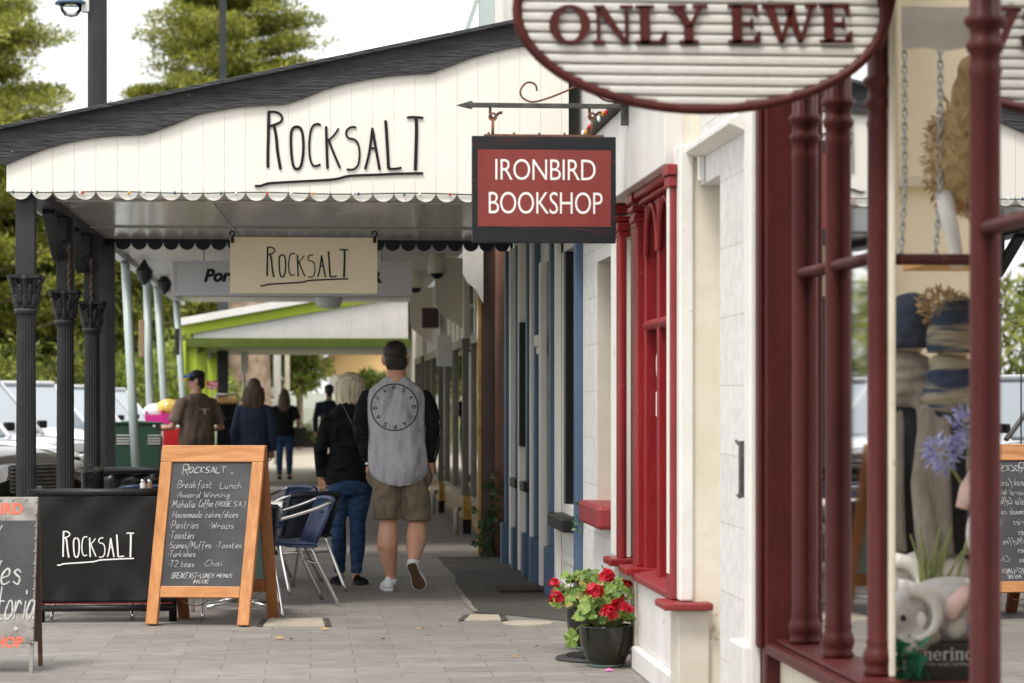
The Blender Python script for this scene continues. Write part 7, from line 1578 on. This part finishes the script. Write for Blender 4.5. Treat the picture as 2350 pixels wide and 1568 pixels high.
# ================================================================ parked cars
def car(label, loc, rz, paint, boxy=False, group='cars parked nose in to the kerb', dark=False):
    t = thing('parked_car', label, 'car', loc, rz, group, local=True)      # local: +x forward, origin under the nose
    z = 1.18 if boxy else 1.0
    W = .92 if boxy else .88
    def body_loft(st, ex=3.2, seg=28):                                     # stations along x: (x, zlo, zhi, half width)
        g = MB(); vs = []
        for x, zl, zh, w_ in st:
            for k in range(seg):
                a = 2 * math.pi * k / seg; c_, s_ = math.cos(a), math.sin(a)
                vs.append((x, w_ * math.copysign(abs(c_) ** (2 / ex), c_), (zl + zh) / 2 + (zh - zl) / 2 * math.copysign(abs(s_) ** (2 / ex), s_)))
        n = len(st); g.add(vs, [(i * seg + k, i * seg + (k + 1) % seg, (i + 1) * seg + (k + 1) % seg, (i + 1) * seg + k) for i in range(n - 1) for k in range(seg)] + [tuple(range(seg)), tuple(range(n * seg - 1, (n - 1) * seg - 1, -1))]); return g
    hz = 1.20 if boxy else .92; bz = 1.24 if boxy else .97
    body_loft([(0, .34, hz * .74, W * .80), (-.10, .27, hz * .88, W * .93), (-.35, .24, hz * .96, W), (-1.0, .24, hz, W), (-1.45, .24, bz, W), (-3.2, .24, bz + .02, W), (-4.2, .26, bz, W), (-4.5, .30, bz * .95, W * .93), (-4.6, .4, bz * .8, W * .85)]).build('body', paint, t, smooth=True)
    rz_ = 1.86 if boxy else 1.46; wr_ = W * .84
    xr0, xr1 = (-1.95, -4.35) if boxy else (-2.15, -3.35); xb0, xb1 = (-1.30, -4.5) if boxy else (-1.20, -4.2)
    def cab(sh_, ztop, inset):                                             # cabin from belt to roof
        g = MB(); B = [(xb0 - inset, W * .93 - inset * .3), (xb1 + inset, W * .93 - inset * .3)]; T_ = [(xr0, wr_), (xr1, wr_)]
        v = [(B[0][0], -B[0][1], bz - .05), (B[0][0], B[0][1], bz - .05), (B[1][0], B[1][1], bz - .05), (B[1][0], -B[1][1], bz - .05), (T_[0][0], -wr_, ztop), (T_[0][0], wr_, ztop), (T_[1][0], wr_, ztop), (T_[1][0], -wr_, ztop)]
        g.add(v, [(0, 3, 2, 1), (4, 5, 6, 7), (0, 1, 5, 4), (1, 2, 6, 5), (2, 3, 7, 6), (3, 0, 4, 7)]); return g, v
    g, v = cab(0, rz_, 0); g.build('window_glass', M['carglass'], t, bevel=.05)
    g = MB(); g.box(xr1 - .02, xr0 + .06, -wr_ - .01, wr_ + .01, rz_ - .035, rz_ + .03); g.build('roof', paint, t, bevel=.03)
    g = MB(); V = [Vector(q) for q in v]
    for a, b in ((0, 4), (1, 5), (2, 6), (3, 7)): g.obox(V[a], V[b], .05, .04)
    for s_ in (-1, 1):
        for f in (.42, .72): g.obox((xb0 + (xb1 - xb0) * f, s_ * (W * .93), bz - .05), (xr0 + (xr1 - xr0) * f, s_ * (wr_ + .005), rz_ - .02), .05, .035)
    g.build('pillar', paint, t, bevel=.01)
    for s_ in (-1, 1):
        g = MB(); g.ell((-.11, s_ * W * .68, hz * .80), .085, .17, .07, 14, 8); g.build('headlight', M['lamp'], t, smooth=True)
        g = MB(); g.box(-1.47, -1.41, s_ * (W + .08) - .075, s_ * (W + .08) + .075, bz + .02, bz + .12); g.build('wing_mirror', M['grille'], t, bevel=.02)
    g = MB(); g.box(-.03, .015, -W * .46, W * .46, hz * .62, hz * .84); gr = g.build('grille', M['grille'], t, bevel=.02)
    g = MB()
    for i in range(7): zz = hz * (.63 + .03 * i); g.box(.014, .022, -W * .45, W * .45, zz, zz + .010)
    g.build('slats', M['steel'] if not dark else M['zinc'], gr)
    g = MB(); g.box(-.16, .07, -W * .9, W * .9, .30, hz * .58); g.build('bumper', paint if not dark else M['cardark'], t, bevel=.05)
    g = MB(); g.box(.071, .078, -.19, .19, .42, .53); g.build('number_plate', M['white'], t)
    for x in (-.85, -3.55):
        for s_ in (-1, 1):
            g = MB(); g.tube([(x, s_ * (W - .20), .33), (x, s_ * (W + .012), .33)], .33, 24); wh = g.build('wheel', M['tyre'], t, bevel=.03)
            g = MB(); g.tube([(x, s_ * (W + .0), .33), (x, s_ * (W + .022), .33)], .21, 18); g.build('rim', M['steel'], wh)
    return t
hd = R(-33)
car('dark bronze four wheel drive with slatted grille behind the first column', (-2.50, 22.6, -.15), hd, M['cardark'], True, dark=True)
car('white wagon with sloping windscreen just behind the dark four wheel drive', (-2.66, 25.4, -.15), hd, M['carwhite'], True)
car('silver white wagon with large headlamp seen between the second and third columns', (-2.62, 28.3, -.15), hd, M['carsilver'], True)
car('white sedan behind the green cabinet', (-2.62, 31.4, -.15), hd, M['carwhite'])
car('tall white four wheel drive by the pale posts', (-2.62, 34.6, -.15), hd, M['carwhite'], True)
car('white sedan farthest along the kerb', (-2.62, 38.0, -.15), hd, M['carwhite'])
car('tall white wagon behind the nearest pale post', (-2.70, 41.6, -.15), hd, M['carwhite'], True)
car('silver wagon behind the second pale post', (-2.70, 45.4, -.15), hd, M['carsilver'], True)
car('white wagon beyond the pink cartons', (-2.70, 49.4, -.15), hd, M['carwhite'], True)
ae = MB(); ae.tube([(-2.95, 22.9, .9), (-2.95, 22.9, 1.75)], .008, 6); tag(ae.build('car_aerial', M['black']), 'thin upright radio aerial on the dark four wheel drive', 'aerial')

# ================================================================ lamp posts
def octa(px0, px1, Y, top, label):
    a, b = onY(px0, 200, Y), onY(px1, 200, Y); r = (b.x - a.x) / 2; x = (a.x + b.x) / 2
    t = thing('lamp_post', label, 'lamp post', (x, Y, 0))
    g = MB(); vs = [(r * math.cos(R(22.5 + 45 * i)), r * math.sin(R(22.5 + 45 * i))) for i in range(8)]
    g.prism(vs, lambda u, v: (x + u, Y + v, 0), lambda u, v: (x + u * .92, Y + v * .92, top)); g.build('post', M['iron'], t); return t, x
t, x = octa(199, 248, 22.6, 9, 'thick charcoal octagonal lamp post rising behind the verandah roof')
c = onY(163, 8, 22.6)
g = MB(); g.tube([(x - .08, 22.6, c.z + .03), (c.x + .12, 22.6, c.z + .04), (c.x, 22.6, c.z + .10)], .018, 8); g.box(x - .14, x - .07, 22.55, 22.65, c.z - .08, c.z + .3); g.build('arm', M['offwhite'], t)
g = MB(); g.lathe([(.15, -.01), (.145, .01), (.06, .06), (.03, .12)], tuple(c), 20); ls_ = g.build('lamp_shade', M['blue'], t, smooth=True)
g = MB(); g.lathe([(.01, -.13), (.06, -.115), (.095, -.07), (.11, -.012)], tuple(c), 20); g.build('bowl', M['bowl'], ls_, smooth=True)
octa(502, 520, 52, 16, 'slim dark lamp post in front of the rounded pine')
a = onY(511, 850, 48); g = MB(); g.box(a.x - .11, a.x + .11, 48, 48.2, 0, 4.0); tag(g.build('dark_post', M['iron']), 'dark square post between the green posts and the pale trunk', 'post')

# ================================================================ trees
def pine(px, Y, z0, z1, R0, label, seed, m_, tiers=14, nb=9, shape='dome', trunk_r=.35, k=110, size=.26, cl=.80):
    rr = random.Random(seed); x = onY(px, 800, Y).x
    t = thing('pine_tree', label, 'tree', (x, Y, 0), group='pines beyond the parked cars')
    tk = MB(); tk.tube([(x, Y, -.1), (x, Y, z0 + 1), (x + .1, Y, (z0 + z1) / 2), (x, Y, z1 - .5)], [trunk_r * 1.1, trunk_r, trunk_r * .65, .05], 12)
    C, Rd = [], []
    for i in range(tiers):
        f = i / (tiers - 1); z = z0 + (z1 - z0) * f
        Rz = R0 * (math.sqrt(max(.02, 1 - (max(0, f - .28) / .74) ** 2)) if shape == 'dome' else (1 - f) ** .7 + .08) * rr.uniform(.84, 1.08)
        for j in range(nb):
            a = rr.uniform(0, 6.283); L_ = Rz * rr.uniform(.55, 1.10); up = rr.uniform(.0, .16) * L_
            p0 = Vector((x, Y, z - .35)); p1 = Vector((x + L_ * math.cos(a), Y + L_ * math.sin(a), z + up))
            tk.tube([p0, p0.lerp(p1, .6) - Vector((0, 0, .12)), p1], [.08, .05, .02], 5)
            for q in range(4):
                g_ = .46 + .56 * q / 3; p = p0.lerp(p1, g_); C.append((p.x + rr.uniform(-.25, .25), p.y + rr.uniform(-.25, .25), p.z + rr.uniform(-.06, .16))); r_ = cl * rr.uniform(.5, 1.15); Rd.append((r_, r_, r_ * .62))
    tk.build('trunk', M['bark'], t, smooth=True)
    g = MB(); leaves(g, C, Rd, k, size, .36, .30, .22); g.build('crown', m_, t); return t
pine(-95, 62, 3.5, 12.0, 3.35, 'large pale green pine cut by the left edge of the view', 5, M['pine'], 13, 15, k=230, size=.17, cl=.74)
pine(535, 72, 3.2, 14.8, 3.35, 'tall rounded yellow green pine behind the slim lamp post', 8, M['pine'], 17, 16, trunk_r=.62, k=230, size=.17, cl=.74)
pine(345, 72.5, 8.2, 10.6, 1.35, 'loose pine top left of the rounded pine', 81, M['pine'], 4, 6, k=200, size=.17)
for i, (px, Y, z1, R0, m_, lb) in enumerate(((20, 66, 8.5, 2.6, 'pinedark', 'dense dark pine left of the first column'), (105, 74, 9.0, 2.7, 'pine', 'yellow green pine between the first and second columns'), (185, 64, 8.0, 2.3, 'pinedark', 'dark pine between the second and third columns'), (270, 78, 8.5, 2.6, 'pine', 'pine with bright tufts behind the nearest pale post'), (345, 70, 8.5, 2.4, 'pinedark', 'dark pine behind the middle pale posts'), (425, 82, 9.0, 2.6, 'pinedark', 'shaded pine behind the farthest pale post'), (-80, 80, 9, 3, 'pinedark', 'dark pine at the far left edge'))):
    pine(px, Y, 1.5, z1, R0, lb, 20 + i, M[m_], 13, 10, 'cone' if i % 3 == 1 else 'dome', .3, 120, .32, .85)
def bush(px, Y, z0, z1, rx, label, m_, n=30, k=130, size=.2, cat='shrub', name='shrub', group=None, seed=1, trunk=False):
    rr = random.Random(seed); x = onY(px, 900, Y).x; t = thing(name, label, cat, (x, Y, 0), group=group)
    C = [(x + rr.gauss(0, .45) * rx, Y + rr.gauss(0, .4) * rx, z0 + (z1 - z0) * rr.random()) for _ in range(n)]
    g = MB(); leaves(g, C, [rx * .38] * n, k, size, .8, .5, .3); g.build('crown', M[m_], t)
    g = MB(); g.tube([(x, Y, -.1), (x, Y, (z0 + z1) / 2)], .10 if trunk else .05, 8)
    for _ in range(5): c = rr.choice(C); g.tube([(x, Y, z0 * .6 + .1), Vector(c)], .03, 5)
    g.build('trunk', M['bark'], t); return t
for i, (px, Y) in enumerate(((290, 58), (335, 60), (390, 56), (445, 62), (230, 60), (60, 58), (140, 62), (-20, 60))):
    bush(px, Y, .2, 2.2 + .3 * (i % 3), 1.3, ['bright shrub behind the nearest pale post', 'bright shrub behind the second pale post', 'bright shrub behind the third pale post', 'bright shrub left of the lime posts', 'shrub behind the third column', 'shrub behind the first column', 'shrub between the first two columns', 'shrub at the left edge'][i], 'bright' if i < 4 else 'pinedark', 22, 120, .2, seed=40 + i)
# trunk of a great pine, poles, house, hedge and fence at the end of the street
x = onY(572, 900, 66).x; t = thing('pine_tree', 'massive pale flaking trunk at the end of the street', 'tree', (x, 66, 0))
g = MB(); g.tube([(x + .05, 66, -.1), (x + .02, 66, .6), (x, 66, 2.2), (x - .05, 66, 5)], [.75, .62, .56, .50], 20); g.build('trunk', M['bark'], t, smooth=True)
g = MB(); leaves(g, [(x + .6 * math.cos(a), 66 + .6 * math.sin(a), 5.2 + .3 * math.sin(3 * a)) for a in np.arange(0, 6.2, .5)], [.5] * 13, 60, .3, .5, .3, .3); g.build('crown', M['pinedark'], t)
for px, Y, z0, z1, rx, m_, lb, sd in ((688, 74, 2.0, 4.6, .85, 'bright', 'bright leafy tree to the right of the white pole', 60), (640, 82, 2.2, 5.5, 1.2, 'pinedark', 'dark leafy tree behind the white pole', 61), (470, 84, 1.2, 6.5, 2.4, 'pinedark', 'dark tree behind the lime posts', 63), (590, 92, 1.2, 6.5, 1.9, 'pinedark', 'dark tree behind the massive trunk', 64), (848, 72, .9, 2.2, .42, 'hedge', 'pale flowering shrub against the peach house', 65)):
    bush(px, Y, z0, z1, rx, lb, m_, 34, 150, .22, 'tree', 'leafy_tree', seed=sd, trunk=True)
a = onY(560, 900, 50); t = thing('street_sign', 'white rectangular street sign on a white pole before the massive trunk', 'sign', (a.x, 50, 0))
g = MB(); g.tube([(a.x, 50, 0), (a.x, 50, 2.7)], .035, 10); g.build('pole', M['white'], t, smooth=True)
b0, b1 = onY(553, 856, 50), onY(570, 770, 50); g = MB(); g.box(b0.x, b1.x, 49.94, 49.96, b0.z, b1.z); g.build('plate', M['white'], t, bevel=.02)
a = onY(636, 900, 56); g = MB(); g.tube([(a.x, 56, 0), (a.x, 56, 7)], .085, 12); tag(g.build('white_pole', M['offwhite'], smooth=True), 'white painted timber pole right of the massive trunk', 'pole')
a = onY(659, 900, 60); g = MB(); g.tube([(a.x, 60, 0), (a.x, 60, 7)], .06, 10); tag(g.build('grey_pole', M['beige'], smooth=True), 'thin grey brown pole beside the white painted pole', 'pole')
Y = 86; s_ = F / Y
hs = thing('weatherboard_house', 'peach weatherboard house with brown red roof at the end of the street', 'house', (1.2, Y, 0))
P0, P1 = onY(738, 838, Y), onY(800, 792, Y); xe = P0.x + (P1.x - P0.x) * 3.2; ze = P0.z + (P1.z - P0.z) * 3.2
g = MB(); q0 = onY(745, 860, Y); g.prism([(P0.x, q0.z), (xe * 2 - P0.x, q0.z), (xe * 2 - P0.x, P0.z), (xe, ze), (P0.x, P0.z)], lambda u, v: (u, Y, v), lambda u, v: (u, Y + 8, v))
g.build('gable', M['peach'], hs)
g = MB(); xw = onY(775, 860, Y).x; g.box(xw, xw + 7, Y + .6, Y + 8, -.1, q0.z); g.build('wall', M['peachpale'], hs)
g = MB(); g.obox((P0.x - .15, Y - .25, P0.z - .08), (xe, Y - .25, ze + .08), .5, .16, (0, 0, 1)); g.add([(P0.x - .2, Y - .4, P0.z + .02), (xe, Y - .4, ze + .15), (xe, Y + 8, ze + .15), (P0.x - .2, Y + 8, P0.z + .02)], [(0, 1, 2, 3)]); g.build('roof', M['roofred'], hs)
g = MB(); a = onY(765, 860, Y); g.box(a.x - .15, a.x + .15, Y + .05, Y + .3, -.1, q0.z); g.build('porch_post', M['white'], hs)
g = MB(); a, b = onY(832, 905, Y), onY(862, 872, Y); g.box(a.x, b.x, Y + .55, Y + .6, a.z, b.z); g.build('window', M['carglass'], hs)
fe = thing('board_fence', 'pale green board fence behind the clipped hedge', 'fence', (.2, 80, 0))
g = MB(); a, b = onY(640, 985, 80), onY(800, 900, 80); n = 30
for i in range(n): u0 = a.x + (b.x - a.x) * i / n; g.box(u0, u0 + (b.x - a.x) / n - .01, 80, 80.04, 0, 1.75)
g.build('boards', M['fence'], fe)
he = thing('clipped_hedge', 'low clipped green hedge in front of the pale fence', 'hedge', (0, 77, 0))
a, b = onY(672, 1000, 77), onY(835, 1000, 77); g = MB(); C = [(u, 77 + random.uniform(-.3, .3), random.uniform(.15, .7)) for u in np.arange(a.x, b.x, .16)]; leaves(g, C, [.22] * len(C), 90, .11, 1, .6, .2); g.build('foliage', M['hedge'], he)
g = MB(); g.box(a.x, b.x, 76.8, 77.2, 0, .55); g.build('branches', M['soil'], he)
# across the street to the left, a line of low park planting closing the view
g = MB(); C = [(random.uniform(-40, -4), random.uniform(95, 120), random.uniform(.5, 7)) for _ in range(420)]; leaves(g, C, [1.8] * len(C), 60, .6, .7, .5, .3)
o = g.build('far_trees', M['pinedark']); o['kind'] = 'stuff'; o['label'] = 'far dark belt of park trees'; o['category'] = 'trees'
